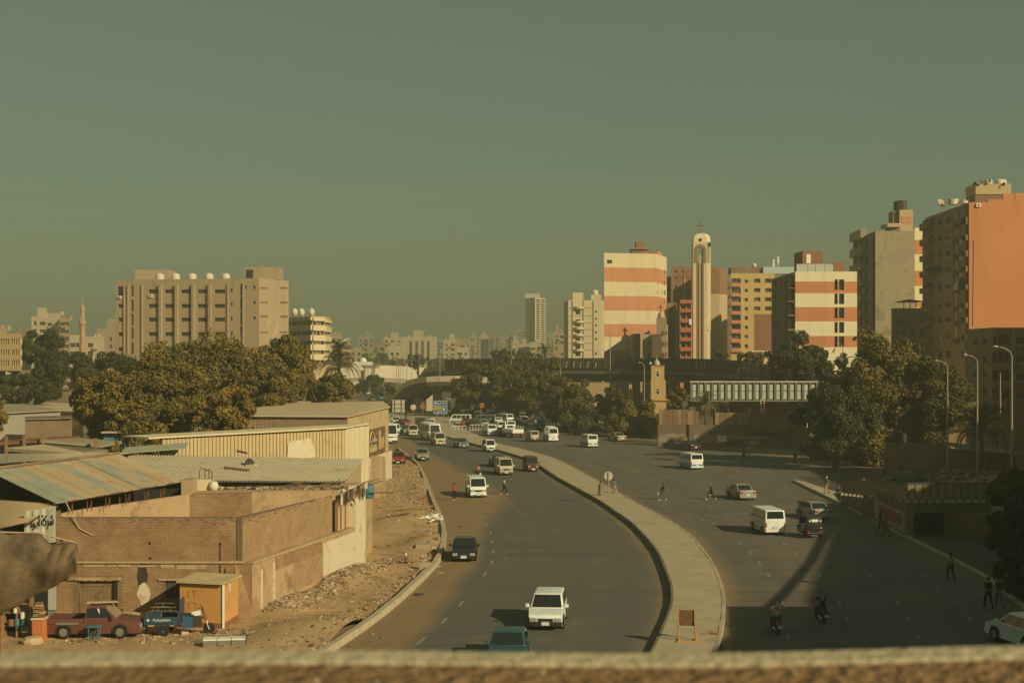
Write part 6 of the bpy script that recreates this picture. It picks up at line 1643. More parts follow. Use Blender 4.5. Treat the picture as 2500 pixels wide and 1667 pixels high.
for i in range(7):
 mb=MB();M_=Matrix.Translation((a.x+.3,70.8,zc+.1+i*.11))@Matrix.Rotation(random.uniform(-.3,.3),4,'Z')@Matrix.Rotation(random.uniform(-.15,.15),4,'Y');mb.box(-.32+i*.02,.3-i*.03,-.2,.2,0,.05,0,M_);tag(mb.build("scrap_board",[[M_WOOD,M_BRICK,M_BEIGE][i%3]]),"scrap board in the untidy pile on the orange cabinet","board","boards piled on the orange cabinet")
sl=thing("stall_shelf","dark tool shelf with cans under the tarpaulin at left edge","shelf",(P(40,868,71.5).x,71.5,0))
x0_,x1_=P(8,868,71.5).x,P(75,868,71.5).x
for z in(.6,1.25,1.7):
 mb=MB();mb.box(x0_,x1_,71.5,71.9,z,z+.04);mb.build("shelf_board",[M_WOOD],sl)
for x in(x0_,(x0_+x1_)/2,x1_):
 mb=MB();mb.box(x-.04,x+.04,71.45,71.9,-.05,2.3);mb.build("upright",[M_WOOD],sl)
mb=MB();mb.box(x0_-.8,x0_-.1,71,71.6,-.05,1.7);mb.build("side_board",[mat("orange_board3",(.36,.12,.05),.8,.12,2,8)],sl)
vwall((x0_-2,73),(x1_+.3,73),-.1,3.2,M_DARK,"back_board",sl)
lab=["white gas bottle","teal jerrycan","blue crate","white paint tin","brown bucket"]
for i,(x,z,r_,h_,c) in enumerate(((57,1.0,.14,.34,(.6,.58,.48)),(42,.64,.13,.4,(.06,.16,.17)),(60,.64,.17,.3,(.06,.16,.22)),(38,1.29,.1,.25,(.55,.52,.42)),(28,.64,.15,.35,(.2,.11,.05)))):
 p=P(x,868,71.45);mb=MB();mb.lathe((p.x,71.4,z),[(r_*.9,0),(r_,.05),(r_,h_*.8),(r_*.4,h_)],10);tag(mb.build("stall_item",[mat("stall_%d"%i,c,.6,0)]),lab[i]+" on the stall shelf under the tarpaulin","container")
for i,x in enumerate((68,73)):
 p=P(x,868,70.8);mb=MB();mb.tube([(p.x,70.8,0),(p.x+.1,71,1.7-i*.3)],.025,5);tag(mb.build("broom_handle",[M_WOOD]),["long stick leaning on the stall shelf","short stick leaning on the stall shelf"][i],"stick")
mb=MB();q=P(80,868,70.0);mb.lathe((q.x,70.0,-.02),[(.5,0),(.55,.2),(.4,.38),(.05,.42)],9);tag(mb.build("filled_sack",[M_BEIGE]),"full beige sack on the ground before the orange cabinet","sack")
# orange kiosk
ko=thing("orange_kiosk","orange box kiosk with sheet roof at the corner of the brick yard","kiosk",(P(490,868,75).x,75,0))
k0,k1,k2=P(439,868,74.3),P(545.5,868,73.6),P(581.5,868,76.2)
zk=P(480,1424,74).z
M_KI=mat("kiosk_orange",(.55,.29,.085),.75,.09,.8,5,.05,patch=((.45,.22,.065),.5,.57,.72));M_KB=mat("kiosk_base",(.25,.105,.04),.85,.2,1,6)
for A,B in((k0,k1),(k1,k2)):
 vwall(A.xy,B.xy,.35,zk-.06,M_KI,"wall",ko,.08);vwall(A.xy,B.xy,-.05,.35,M_KB,"base_band",ko,.07);vwall(A.xy,B.xy,zk-.06,zk+.02,M_KB,"top_trim",ko,.09)
vwall((k0.x,k0.y+2.2),k0.xy,-.05,zk,M_KI,"wall",ko,.08)
mb=MB();q=k1.xy.to_3d();mb.box(q.x-.05,q.x+.05,q.y-.05,q.y+.05,0,zk);mb.build("corner_batten",[M_WHITE],ko)
cr=[k0.xy+Vector((-.15,-.2)),k1.xy+Vector((0,-.25)),k2.xy+Vector((.2,0)),k0.xy+Vector((.3,2.4))]
mb=MB();mb.prism(cr,zk+.03,[zk+.1,zk+.08,zk+.13,zk+.2]);mb.build("roof_sheet",[M_LR],ko)
mb=MB();f_=ptf(k1,k2);mb.hexa([f_(.95,1.85,.01),f_(1.15,1.85,.01),f_(1.15,1.85,-.03),f_(.95,1.85,-.03),f_(.95,2.3,.01),f_(1.15,2.3,.01),f_(1.15,2.3,-.03),f_(.95,2.3,-.03)]);mb.build("vent_plate",[mat("pale_vent",(.5,.55,.5),.6,0)],ko)
f_=ptf(k0,k1);M_SPR=mat("red_spray",(.36,.10,.045),.9,.2,2,8)
for pts in([(.62,1.95),(.5,1.9),(.48,1.7),(.6,1.62)],[(.72,1.95),(.98,1.97)],[(.86,1.96),(.85,1.62)],[(.6,1.35),(.48,1.3),(.5,1.1),(.62,1.05)],[(.72,1.35),(.95,1.34),(.9,.85)]):
 mb=MB();mb.tube([f_(a_,b_,-.006) for a_,b_ in pts],.02,4);mb.build("spray_mark",[M_SPR],ko)
# small yard things
tbl=thing("blue_stool","small blue metal stool table beside the red pickup","stool",P(230,1562,71)*1);q=G(230,1565)
tbl.location=(q.x,q.y,.05);MW[tbl.name]=Matrix.Translation((q.x,q.y,.05))
M_BL=mat("blue_metal",(.06,.17,.22),.6,.1,2,8)
mb=MB();mb.box(-.3,.3,-.25,.25,.68,.74);mb.build("top",[M_BL],tbl,world=False)
for sx in(-.24,.24):
 for sy in(-.2,.2):
  mb=MB();mb.tube([(sx,sy,0),(sx*.95,sy*.95,.68)],.022,5);mb.build("leg",[M_BL],tbl,world=False)
for sy in(-.2,.2):
 mb=MB();mb.tube([(-.24,sy,.25),(.24,sy,.25)],.018,5);mb.build("stretcher",[M_BL],tbl,world=False)
q=G(548,1580);cs=thing("broken_counter","broken white panelled counter lying on the dirt near the parapet","counter",(q.x,q.y,.05),R(8))
for i in range(3):
 mb=MB();mb.box(-1.0+i*.68,-.36+i*.68,-.3,.35,.36,.42);mb.build("top_panel",[M_WHITE],cs,world=False)
 mb=MB();mb.box(-1.0+i*.68,-.36+i*.68,-.28,-.24,0,.355);mb.build("front_panel",[M_METAL],cs,world=False)
mb=MB();mb.tube([(1.02,-.3,0),(1.1,-.2,.62)],.03,5);mb.build("end_strut",[M_DMETAL],cs,world=False)
for i,(x,y,c) in enumerate(((1005,1268,M_WOOD),(972,1279,M_RUST),(1030,1258,M_WOOD))):
 p=G(x,y);z=verge_h(p.x,p.y);mb=MB();mb.tube([(p.x-.9,p.y-.3,z+.05),(p.x+.9,p.y+.8,z+.25)],.09,5);tag(mb.build("dumped_timber",[c]),["timber beam dumped on the dirt mound","rusty beam left of the dirt mound","timber end beside the white heap"][i],"timber")
p=G(1058,1280);mb=MB()
for i in range(40):
 a=random.uniform(0,6.28);r_=random.uniform(0,.9);c=Vector((p.x+r_*math.cos(a),p.y+1.6*r_*math.sin(a),verge_h(p.x,p.y)+.12+random.uniform(0,.25)))
 mb.tube([c,c+Vector((random.uniform(-.5,.5),random.uniform(-.5,.5),random.uniform(-.1,.15)))],.06,4)
tag(mb.build("plastic_heap",[M_WHITE]),"tangled white plastic heap against the kerb","rubbish",None,"stuff")
p=G(1022,1452);mb=MB();mb.lathe((p.x,p.y,.0),[(.28,0),(.28,.08),(.1,.1)],12);tag(mb.build("manhole_cover",[M_BLACK]),"dark round cover on the road beside the kerb","cover") if False else tag(mb.build("drain_cover",[M_DMETAL]),"dark round drain cover on the road beside the kerb","cover")
for i,(x,y,w_,d2) in enumerate(((1068,1345,.5,.6),(1072,1392,.35,.3))):
 p=G(x-35,y);mb=MB();mb.box(p.x-w_,p.x+w_,p.y-d2,p.y+d2,-.05,.55);tag(mb.build("concrete_block",[M_CONC]),["broken concrete box beside the kerb near the dog","low concrete lump against the kerb"][i],"block")
# ================================================================ trees and palms
LEAF_A=leaf_mat("leaf_olive",(.068,.060,.015),(.145,.112,.027),(.25,.17,.042))
LEAF_B=leaf_mat("leaf_green",(.045,.043,.013),(.090,.078,.021),(.160,.118,.032))
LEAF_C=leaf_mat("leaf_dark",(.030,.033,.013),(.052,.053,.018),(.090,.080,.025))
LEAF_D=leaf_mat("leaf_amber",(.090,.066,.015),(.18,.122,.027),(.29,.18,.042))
M_BARK=mat("bark",(.10,.075,.05),.95,.3,2,14,.4)
def leaf_quads(c,nrm,size,g):
 """numpy: one bent leaf spray (quad) per point"""
 N=len(c)
 r_=g.normal(size=(N,3));nrm=nrm+.75*r_;nrm/=np.linalg.norm(nrm,axis=1)[:,None]
 u=np.cross(nrm,g.normal(size=(N,3)));u/=np.linalg.norm(u,axis=1)[:,None]+1e-9
 w=np.cross(nrm,u)
 s=size*g.uniform(.55,1.25,(N,1));t_=s*g.uniform(.4,.8,(N,1))
 v=np.stack([c-u*s,c-w*t_,c+u*s,c+w*t_],1).reshape(-1,3)
 return v
def tree(label,zf,x0,x1,yt,yb,D,m,n=7000,leaf=.26,clumps=26,name="broadleaf_tree",group=None,trunk=True,seed=None,depth=.85):
 n,leaf=int(n*1.65),leaf*.76
 g=np.random.default_rng(seed if seed is not None else abs(hash((x0,x1,D)))%9999)
 a,b_=P(*zf(x0,yt),D),P(*zf(x1,yb),D)
 cx_,cz=(a.x+b_.x)/2,(a.z+b_.z)/2
 rx,rz=abs(b_.x-a.x)/2,abs(a.z-b_.z)/2
 ry=rx*depth
 t_=thing(name,label,"tree",(cx_,D,0),0,group)
 d_=g.normal(size=(clumps,3));d_/=np.linalg.norm(d_,axis=1)[:,None]
 d_[:,2]=d_[:,2]*.9+.1
 clumps=int(clumps*1.7);d_=np.concatenate([d_,g.normal(size=(clumps-len(d_),3))]);d_/=np.linalg.norm(d_,axis=1)[:,None]
 rad=g.uniform(.25,1.0,(clumps,1))**.6
 lobe=1+.16*np.sin(3*np.arctan2(d_[:,1],d_[:,0])+g.uniform(0,6))[:,None]+g.normal(size=(clumps,1))*.07;rad=rad*.97*lobe
 cc=d_*rad*np.array([rx,ry,rz])
 cr=g.uniform(.11,.30,clumps)*(rx*ry*rz)**(1/3)
 k=g.choice(clumps,n,p=(cr**2)/(cr**2).sum())
 e=g.normal(size=(n,3));e/=np.linalg.norm(e,axis=1)[:,None]
 rr=g.uniform(.55,1.0,(n,1))**.5
 ell=np.array([1,1,.85])
 pos=cc[k]+e*rr*cr[k][:,None]*ell
 pos+=g.normal(size=(n,3))*.10*cr[k][:,None]
 pos+=np.array([cx_,D,cz]);pos[:,2]=np.maximum(pos[:,2],.3)
 inv=MW[t_.name].inverted()
 v=leaf_quads(pos,e,leaf,g);v=v-np.array([cx_,D,0])
 me=bpy.data.meshes.new("crown")
 f_=np.arange(len(v),dtype=np.int32)
 me.vertices.add(len(v));me.vertices.foreach_set("co",v.astype(np.float32).ravel())
 me.loops.add(len(v));me.loops.foreach_set("vertex_index",f_)
 me.polygons.add(n);me.polygons.foreach_set("loop_start",np.arange(0,4*n,4,dtype=np.int32));me.polygons.foreach_set("loop_total",np.full(n,4,dtype=np.int32))
 me.materials.append(m);me.update(calc_edges=True)
 o=bpy.data.objects.new("crown",me);COL.objects.link(o);o.parent=t_
 if trunk:
  mb=MB();h=max(1.5,cz-rz*.35);r0=max(.12,.06*rx+.1)
  base=Vector((cx_,D,-.1));top_=Vector((cx_+rx*.06,D,h))
  mb.tube([base,base.lerp(top_,.5)+Vector((.1*rx*.3,0,0)),top_],[r0*1.3,r0,r0*.7],8)
  for i in range(min(9,clumps)):
   q=Vector(cc[i])*.85+Vector((cx_,D,cz));s_=base.lerp(top_,.65+.35*(i%3)/2)
   mb.tube([s_,s_.lerp(q,.5)+Vector((0,0,.12*rz)),q],[r0*.5,r0*.32,r0*.12],5)
  mb.build("trunk",[M_BARK],t_)
 return t_
tree("amber olive tree in front of the dark trees on the left",z1,450,1010,850,1300,150,LEAF_D,15000,.24,46)
tree("dense olive tree left of middle in the big clump",z1,830,1420,740,1390,146,LEAF_A,20000,.24,60)
tree("tallest olive tree of the clump against the tan block",z1,1020,1830,600,1180,186,LEAF_A,22000,.28,64)
tree("low rounded olive tree at right front of the clump",z1,1330,1740,960,1320,142,LEAF_D,9000,.24,34)
tree("tree of the clump beside the banded block",z1,1740,2140,610,1060,200,LEAF_A,13000,.29,40)
tree("low spreading tree trailing right towards the left palm",z1,2030,2400,850,1080,212,LEAF_A,9000,.29,34)
tree("bushy tree filling the gap between clump and sheds",z1,1650,2120,860,1100,190,LEAF_A,9000,.28,34)
tree("dark round topped tree near the finned office",z1,140,470,570,1000,262,LEAF_C,10000,.34,34)
tree("dark green spreading tree between round tree and clump",z1,430,980,735,1040,242,LEAF_C,12000,.33,44)
tree("dark tree at left edge below the finned office",z1,-60,370,850,1080,226,LEAF_C,9000,.32,34)
tree("olive tree joining the clump to the low trees on its right",z1,1600,2010,760,1110,178,LEAF_A,11000,.27,36)
tree("olive tree low in the middle of the clump",z1,640,1150,900,1340,140,LEAF_A,12000,.23,40)
tree("sliver of amber tree cut by the left edge",z1,-130,48,990,1290,142,LEAF_D,5000,.24,22)
tree("small bush at the foot of the clump beside the sheet roofs",z2,735,870,95,190,128,LEAF_D,1600,.2,12)
tree("bush beneath the clump left of the ribbed warehouse",z2,900,1120,20,200,132,LEAF_A,3500,.22,18)
tree("tall narrow tree where the ramp leaves the flyover",z4,1090,1440,630,1150,322,LEAF_B,9000,.34,34)
tree("wide dark tree second from the ramp",z4,1390,1860,650,1130,322,LEAF_B,9000,.36,36)
tree("tall tree in front of the flyover by the bus park",z4,1760,2135,625,1200,304,LEAF_B,10000,.34,36)
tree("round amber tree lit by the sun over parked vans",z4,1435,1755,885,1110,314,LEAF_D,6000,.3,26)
tree("dark tree left of the tan warehouse wall",z7,-30,410,275,820,264,LEAF_B,10000,.32,36)
tree("dark tree right of the tan warehouse wall",z7,375,690,295,810,266,LEAF_B,8000,.32,30)
tree("amber tinged tree at the foot of the square minaret",z7,530,960,420,850,248,LEAF_A,10000,.3,36)
tree("yellowish tree between square minaret and girder bridge",z7,990,1240,360,520,262,LEAF_D,5000,.3,22)
tree("dark shrub behind the square minaret",z7,985,1070,235,400,266,LEAF_C,2000,.3,12)
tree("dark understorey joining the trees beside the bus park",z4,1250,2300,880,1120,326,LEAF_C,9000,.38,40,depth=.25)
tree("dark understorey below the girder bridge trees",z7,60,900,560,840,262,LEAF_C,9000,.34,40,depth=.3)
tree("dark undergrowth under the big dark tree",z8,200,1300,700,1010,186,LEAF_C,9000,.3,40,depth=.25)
for(a,b_,c,d_,D,lab) in((685,905,605,720,480,"hazy dark tree behind the upper ramp"),(405,545,588,690,760,"hazy far tree right of the white dome"),(1440,1655,552,650,560,"hazy wide tree above the flyover rail"),(1655,1805,562,650,560,"hazy bushy tree left of the light apartments"),(200,420,600,700,800,"far hazy tree behind the white dome"),(860,1110,620,720,800,"far hazy tree below the strip window block"),(540,690,630,720,700,"far hazy tree above the pale flyover")):
 tree(lab,z4,a,b_,c,d_,D,LEAF_B,3500,.6,22)
tree("low brush at the foot of the flyover far end",z4,240,520,790,960,470,LEAF_C,4000,.5,26)
tree("brush along the far road left of the ramp",z4,420,660,850,960,450,mat("dry_brush",(.13,.09,.05),.95,.2,1,5),2500,.45,20)
tree("big dark tree left crown by the side street",z8,150,720,300,1000,176,LEAF_C,15000,.28,44)
tree("tallest crown of the big dark tree by the side street",z8,440,1120,-20,990,182,LEAF_A,22000,.28,60)  # lighter leaf colour than the side crowns paints in the sunlit top
tree("right crown of the big dark tree by the side street",z8,880,1480,90,980,180,LEAF_B,18000,.28,52)
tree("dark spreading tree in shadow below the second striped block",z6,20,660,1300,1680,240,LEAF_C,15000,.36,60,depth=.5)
tree("leafy tree at right edge beyond the railing",z8,1630,2000,1020,1330,104,LEAF_B,9000,.17,34)
tree("dark bush low at the right edge of the pavement",z8,1560,2000,1260,1760,96,LEAF_C,9000,.17,34)
tree("dark bush in the lower right corner",z8,1700,2060,1600,2050,82,LEAF_C,6000,.15,26)
tree("small roadside bush at the foot of the graffiti wall",z8,180,470,830,910,196,LEAF_C,1800,.22,14)
for(a,b_,c,d_,D,lab) in((1550,1690,1315,1395,338,"small shrub right of the bell tower foot"),(1740,2050,1330,1470,332,"scruffy bush below the yellow apartments")):
 tree(lab,z5,a,b_,c,d_,D,LEAF_A,2200,.36,16)
FR={}
def frond_mesh(L,m,droop):
 key=(round(L,1),m.name,droop)
 if key in FR:return FR[key]
 mb=MB();n_=16
 pts=[Vector((L*math.sin(t*1.25)/1.05,0,L*(.42*math.sin(t*2.2)-droop*t*t))) for t in[i/n_ for i in range(n_+1)]]
 mb.tube(pts,[.05*(1-.8*i/n_) for i in range(n_+1)],4)
 for i in range(2,n_*2):
  t=i/(n_*2);q=pts[min(n_-1,int(t*n_))].lerp(pts[min(n_,int(t*n_)+1)],t*n_%1)
  l_=L*.26*math.sin(math.pi*min(.97,.12+t*.85))
  for s in(-1,1):
   tip=q+Vector((l_*.55,s*l_*.8,-l_*.35));w=Vector((.05*L/3,0,0))
   mb.add([q-w,q+w,tip],[(0,1,2)])
 o=mb.build("frond",[m]);me=o.data;bpy.data.objects.remove(o);FR[key]=me
 return me
M_FR=mat("palm_frond",(.12,.105,.045),.8,.25,1.5,8);M_FRD=mat("palm_frond_dry",(.17,.12,.06),.85,.2,1.5,8)
def palm(label,x,ycrown,D,L,n_=26,zb=0.0,r0=.22):
 q=P(x,ycrown,D);t_=thing("palm_tree",label,"palm",(q.x,D,zb))
 mb=MB();h=q.z
 mb.tube([(q.x,D,zb-.1),(q.x+.1,D,zb+(h-zb)*.5),(q.x,D,h)],[r0*1.25,r0,r0*.95],9);mb.build("trunk",[M_BARK],t_)
 for i in range(n_):
  el=random.choice([1.1,.8,.5,.2,-.15,-.5]);me=frond_mesh(L,M_FR if el>-.1 else M_FRD,.55 if el>.3 else.9)
  o=bpy.data.objects.new("frond",me);COL.objects.link(o);o.parent=t_
  o.location=(random.uniform(-.1,.1),random.uniform(-.1,.1),h-zb);o.rotation_euler=(random.uniform(-.15,.15),-el,i*2.4+random.uniform(-.2,.2));s=random.uniform(.8,1.1);o.scale=(s,s,s)
palm("short palm growing in front of the girder bridge",*z7(1545,490),246,5.2,38)
palm("drooping palm beside the gap in the board fence",*z7(1345,505),226,2.7,24)
palm("palm behind the lamp posts at right",*z8(1555,740),150,3.9,36)
palm("taller palm beside the left tree clump",*z4(105,590),258,3.2,26)
palm("lower bushy palm beside the left tree clump",*z4(95,720),236,4.0,30)
palm("palm top peeking left of the big dark tree",*z8(500,285),200,2.9,20)
palm("far palm under the light apartments",*z4(1915,590),470,4.2,22)
# ================================================================ vehicles
M_TYRE=mat("tyre",(.022,.02,.017),.9,.2,3,20);M_RIM=mat("wheel_rim",(.26,.25,.21),.45,.1,3,20,metal=.5)
CGLASS=emat_glass("car_glass",(.018,.022,.02),.08);M_HL=emat_glass("headlamp_glass",(.30,.31,.28),.08);M_TL=emat_glass("tail_lamp",(.35,.02,.012),.2);M_AMB=emat_glass("amber_lamp",(.5,.18,.02),.2)
M_TRIM=mat("black_trim",(.02,.02,.018),.6,0);M_PLATE=mat("plate_white",(.6,.6,.52),.6,0);M_PLB=mat("plate_blue",(.12,.28,.38),.6,0);M_PLO=mat("plate_red",(.42,.12,.05),.6,0);M_CHR=mat("chrome",(.5,.48,.42),.25,0,metal=.8)
def paint(name,col,rough=.32):
 return mat("paint_"+name,col,rough,.10,1.2,9,spec=.5)
def mesh_only(mb,mats_,smooth=False,bev=0.0):
 o=mb.build("tmp",mats_,None,smooth);me=o.data;bpy.data.objects.remove(o)
 if bev:
  bm=bmesh.new();bm.from_mesh(me);bmesh.ops.remove_doubles(bm,verts=bm.verts,dist=1e-4)
  bmesh.ops.bevel(bm,geom=[e for e in bm.edges if len(e.link_faces)==2 and e.calc_face_angle(0)>.35],offset=bev,segments=3,profile=.6,affect='EDGES',clamp_overlap=True)
  for f_ in bm.faces:f_.smooth=True
  bm.to_mesh(me);bm.free()
 return me
SPEC={"sedan":(4.5,1.75,1.45,.92,.78,.98,(.75,1.45,2.75,3.45),.31,(.85,3.6),2),"suv":(4.6,1.86,1.64,1.0,.84,1.0,(.05,.4,2.55,3.45),.36,(.85,3.65),3),"wagon":(4.3,1.68,1.50,.92,.78,.95,(.05,.3,2.55,3.2),.31,(.75,3.45),3),"hiace":(4.7,1.72,1.98,1.08,1.0,1.08,(.03,.16,3.95,4.5),.33,(.95,3.75),4),"hiroof":(4.9,1.75,2.30,1.1,1.02,1.1,(.03,.2,3.95,4.6),.34,(1.0,3.9),4),"minivan":(3.4,1.45,1.82,.98,.9,.98,(.03,.14,2.75,3.22),.28,(.65,2.65),3),"coaster":(7.0,2.05,2.75,1.35,1.25,1.35,(.03,.1,6.55,6.9),.42,(1.6,5.7),6),"bus":(9.5,2.45,3.2,1.5,1.4,1.5,(.03,.08,9.2,9.42),.48,(2.3,7.6),7),"pickup":(4.75,1.70,1.62,.98,.86,.80,(1.95,2.1,2.95,3.6),.34,(.95,3.75),1)}
CARS={}
def car_parts(kind):
 if kind in CARS:return CARS[kind]
 L,W,Hh,belt,hz_,rz_,(rb,rt,wt_,wb_),wr,ax,np_=SPEC[kind]
 out=[]
 h=W/2;zb_=wr*.72
 side=[(0.0,zb_+.05),(0.0,rz_-.06),(.06,rz_),(rb,belt if kind!="pickup" else rz_),(wb_,belt),(L-.12,hz_),(L,hz_-.15),(L,zb_+.05),(L-.1,zb_),(.1,zb_)]
 if kind=="pickup":side[3:4]=[(rb-.01,rz_),(rb,belt)]
 mb=MB();n_=len(side)
 def wd(x):return h*(1-.10*max(0,(x-(L-.7))/.7)**2-.06*max(0,(.5-x)/.5)**2)
 vv=[(x,-wd(x),z) for x,z in side]+[(x,wd(x),z) for x,z in side]
 mb.add(vv,[(i,(i+1)%n_,n_+(i+1)%n_,n_+i) for i in range(n_)]+[list(range(n_))[::-1],list(range(n_,2*n_))])
 out.append(("body",mesh_only(mb,[M_TRIM],bev=.05 if kind not in("suv","sedan") else.09),"paint",None))
 hb,ht=h*.965,h*(.80 if kind in("sedan","suv","wagon","pickup") else.88)
 z0=belt-.03
 A=[Vector(p) for p in((rb,-hb,z0),(wb_,-hb,z0),(wb_,hb,z0),(rb,hb,z0))];T=[Vector(p) for p in((rt,-ht,Hh),(wt_,-ht,Hh),(wt_,ht,Hh),(rt,ht,Hh))]
 mb=MB();mb.hexa(A+T);out.append(("cabin",mesh_only(mb,[M_TRIM],bev=.06 if kind not in("suv","sedan") else.10),"paint",None))
 def patch(a,b_,c,d_,u0,u1,v0,v1,off=.012):
  f_=lambda u,v:a.lerp(b_,u).lerp(d_.lerp(c,u),v)
  nn=(b_-a).cross(d_-a).normalized()*off;m_=MB();q=[f_(u0,v0),f_(u1,v0),f_(u1,v1),f_(u0,v1)]
  m_.hexa([p-nn*.6 for p in q]+[p+nn for p in q]);return mesh_only(m_,[CGLASS])
 out.append(("windscreen",patch(A[1],A[2],T[2],T[1],.06,.94,.10,.90),None,None))
 out.append(("rear_window",patch(A[3],A[0],T[0],T[3],.08,.92,.12 if kind=="sedan" else.30,.90),None,None))
 for s,(a,b_,c,d_) in((0,(A[0],A[1],T[1],T[0])),(1,(A[2],A[3],T[3],T[2]))):
  for i in range(np_):
   u0,u1=.05+.9*i/np_+.012,.05+.9*(i+1)/np_-.012
   out.append(("side_window",patch(a,b_,c,d_,u0,u1,.16,.86),None,None))
 for x0,x1,nm in((L-.08,L+.05,"front_bumper"),(-.05,.08,"rear_bumper")):
  mb=MB();mb.box(x0,x1,-h*.93,h*.93,zb_+.04,zb_+.24);out.append((nm,mesh_only(mb,[M_TRIM],bev=.02),"bumper",None))
 mb=MB();mb.box(L-.02,L+.02,-h*.42,h*.42,hz_-.36,hz_-.17);mb.box(L-.02,L+.056,-h*.6,h*.6,zb_+.06,zb_+.13);out.append(("grille",mesh_only(mb,[M_TRIM]),None,None))
 for s in(-1,1):
  mb=MB();mb.box(L-.14,L+.03,min(s*h*.48,s*h*.88),max(s*h*.48,s*h*.88),hz_-.34,hz_-.14);out.append(("headlight",mesh_only(mb,[M_HL],bev=.02),None,None))
  mb=MB();zt=rz_-.12 if kind in("sedan",) else belt-.05
  if kind in("sedan","pickup"):mb.box(-.014,.06,min(s*h*.58,s*h*.92),max(s*h*.58,s*h*.92),rz_-.28,rz_-.12)
  else:mb.box(-.014,.06,min(s*h*.82,s*h*.95),max(s*h*.82,s*h*.95),belt-.42,belt-.08)
  out.append(("tail_light",mesh_only(mb,[M_TL]),None,None))
  mb=MB();mb.box(wb_-.25,wb_-.12,min(s*h,s*(h+.2)),max(s*h,s*(h+.2)),belt+.02,belt+.2);out.append(("mirror",mesh_only(mb,[M_TRIM],bev=.02),"mirror",None))
 for x0,nm,zz_ in((L+.05,"number_plate",zb_+.07),(-.07,"number_plate",zb_+.26)):
  mb=MB();mb.box(x0,x0+.02,-.2,.2,zz_,zz_+.16,0);mb.box(x0-.002,x0+.022,-.2,.2,zz_+.161,zz_+.21,1);out.append((nm,mesh_only(mb,[M_PLATE,M_PLB]),None,None))
 for x in ax:
  for s in(-1,1):
   M_=Matrix.Translation((x,s*(h-.1),wr))@Matrix.Rotation(R(90),4,'X')
   mb=MB();mb.lathe((0,0,0),[(wr*.62,-.1),(wr*.93,-.1),(wr,-.06),(wr,.06),(wr*.93,.1),(wr*.62,.1)],18);mb.v=[M_@v for v in mb.v];tyre=mesh_only(mb,[M_TYRE],True)
   mb=MB();mb.lathe((0,0,0),[(wr*.2,-.108),(wr*.6,-.106),(wr*.6,.106),(wr*.2,.108)],14);mb.v=[M_@v for v in mb.v];out.append(("wheel",tyre,None,("rim",mesh_only(mb,[M_RIM]))))
   mb=MB();mb.lathe((0,0,0),[(wr*1.18,-.012),(wr*1.18,.012)],18);M2=Matrix.Translation((x,s*(h-.012+(0 if.7<x<L-.7 else-.03)),wr*1.02))@Matrix.Rotation(R(90),4,'X');mb.v=[M2@v for v in mb.v if True]
   for i_,v in enumerate(mb.v):mb.v[i_]=Vector((v.x,v.y,max(v.z,zb_+.01)))
   out.append(("wheel_arch",mesh_only(mb,[M_TRIM]),None,None))
 if kind=="pickup":
  for nm,bx_ in(("bed_side",(.03,rb-.02,-h+.01,-h+.07)),("bed_side",(.03,rb-.02,h-.07,h-.01)),("tailgate",(0.0,.05,-h+.05,h-.05)),("bed_front",(rb-.08,rb-.03,-h+.08,h-.08))):
   mb=MB();mb.box(*bx_,rz_-.05,belt+.03);out.append((nm,mesh_only(mb,[M_TRIM],bev=.015),"paint",None))
 CARS[kind]=out
 return out
def vehicle(kind,x,y,hd,pm,label,cat=None,skirt=None,rack=False,bumper=None,mirror=None,name=None,z=0.0,extra=None):
 L,W,Hh=SPEC[kind][:3]
 c=G(x,y,z);rz=R(hd)
 fw=Vector((math.cos(rz),math.sin(rz)))
 near=c.xy+Vector((0,.5*(abs(fw.y)*L*.96+abs(fw.x)*W)))
 o=near-fw*(L/2)
 nm=name or{"hiace":"microbus","hiroof":"high_roof_van","coaster":"minibus","suv":"car","sedan":"car","wagon":"car","minivan":"minivan","pickup":"pickup_truck","bus":"bus"}[kind]
 t_=thing(nm,label,cat or{"hiace":"van","hiroof":"van","minivan":"van","coaster":"bus","bus":"bus","pickup":"pickup"}.get(kind,"car"),(o.x,o.y,z),rz)
 for pn,me,role,sub in car_parts(kind):
  if pn=="wheel_arch" and sub is None and False:continue
  ob=bpy.data.objects.new(pn,me);COL.objects.link(ob);ob.parent=t_
  m_={"paint":pm,"bumper":bumper or(pm if kind in("sedan","suv","hiroof") else M_TRIM),"mirror":mirror or pm}.get(role)
  if m_ is not None:ob.material_slots[0].link='OBJECT';ob.material_slots[0].material=m_
  if sub:
   s_=bpy.data.objects.new(sub[0],sub[1]);COL.objects.link(s_);s_.parent=ob
 if skirt:
  mb=MB();zb_=SPEC[kind][7]*.72;h=W/2;mb.box(-.012,L-.3,-h-.008,h+.008,zb_+.2,zb_+(.26 if skirt is SKR else.46));mb.build("colour_band",[skirt],t_,world=False)
 if rack:
  x0,x1=SPEC[kind][6][1]+.2,SPEC[kind][6][2]-.2
  for s in(-1,1):
   mb=MB();mb.tube([(x0,s*W*.36,Hh+.16),(x1,s*W*.36,Hh+.16)],.025,5);mb.build("rack_rail",[M_WHITE],t_,world=False)
  for i in range(5):
   xx=x0+(x1-x0)*i/4;mb=MB();mb.tube([(xx,-W*.36,Hh+.0),(xx,-W*.36,Hh+.16),(xx,W*.36,Hh+.16),(xx,W*.36,Hh)],.02,4);mb.build("rack_bar",[M_WHITE],t_,world=False)
 return t_
PW,PC,PSI,PBK,PRD=paint("white",(.68,.72,.65)),paint("cream",(.48,.43,.30)),paint("silver",(.27,.265,.22)),paint("black",(.018,.02,.02),.2),paint("red",(.30,.035,.02))
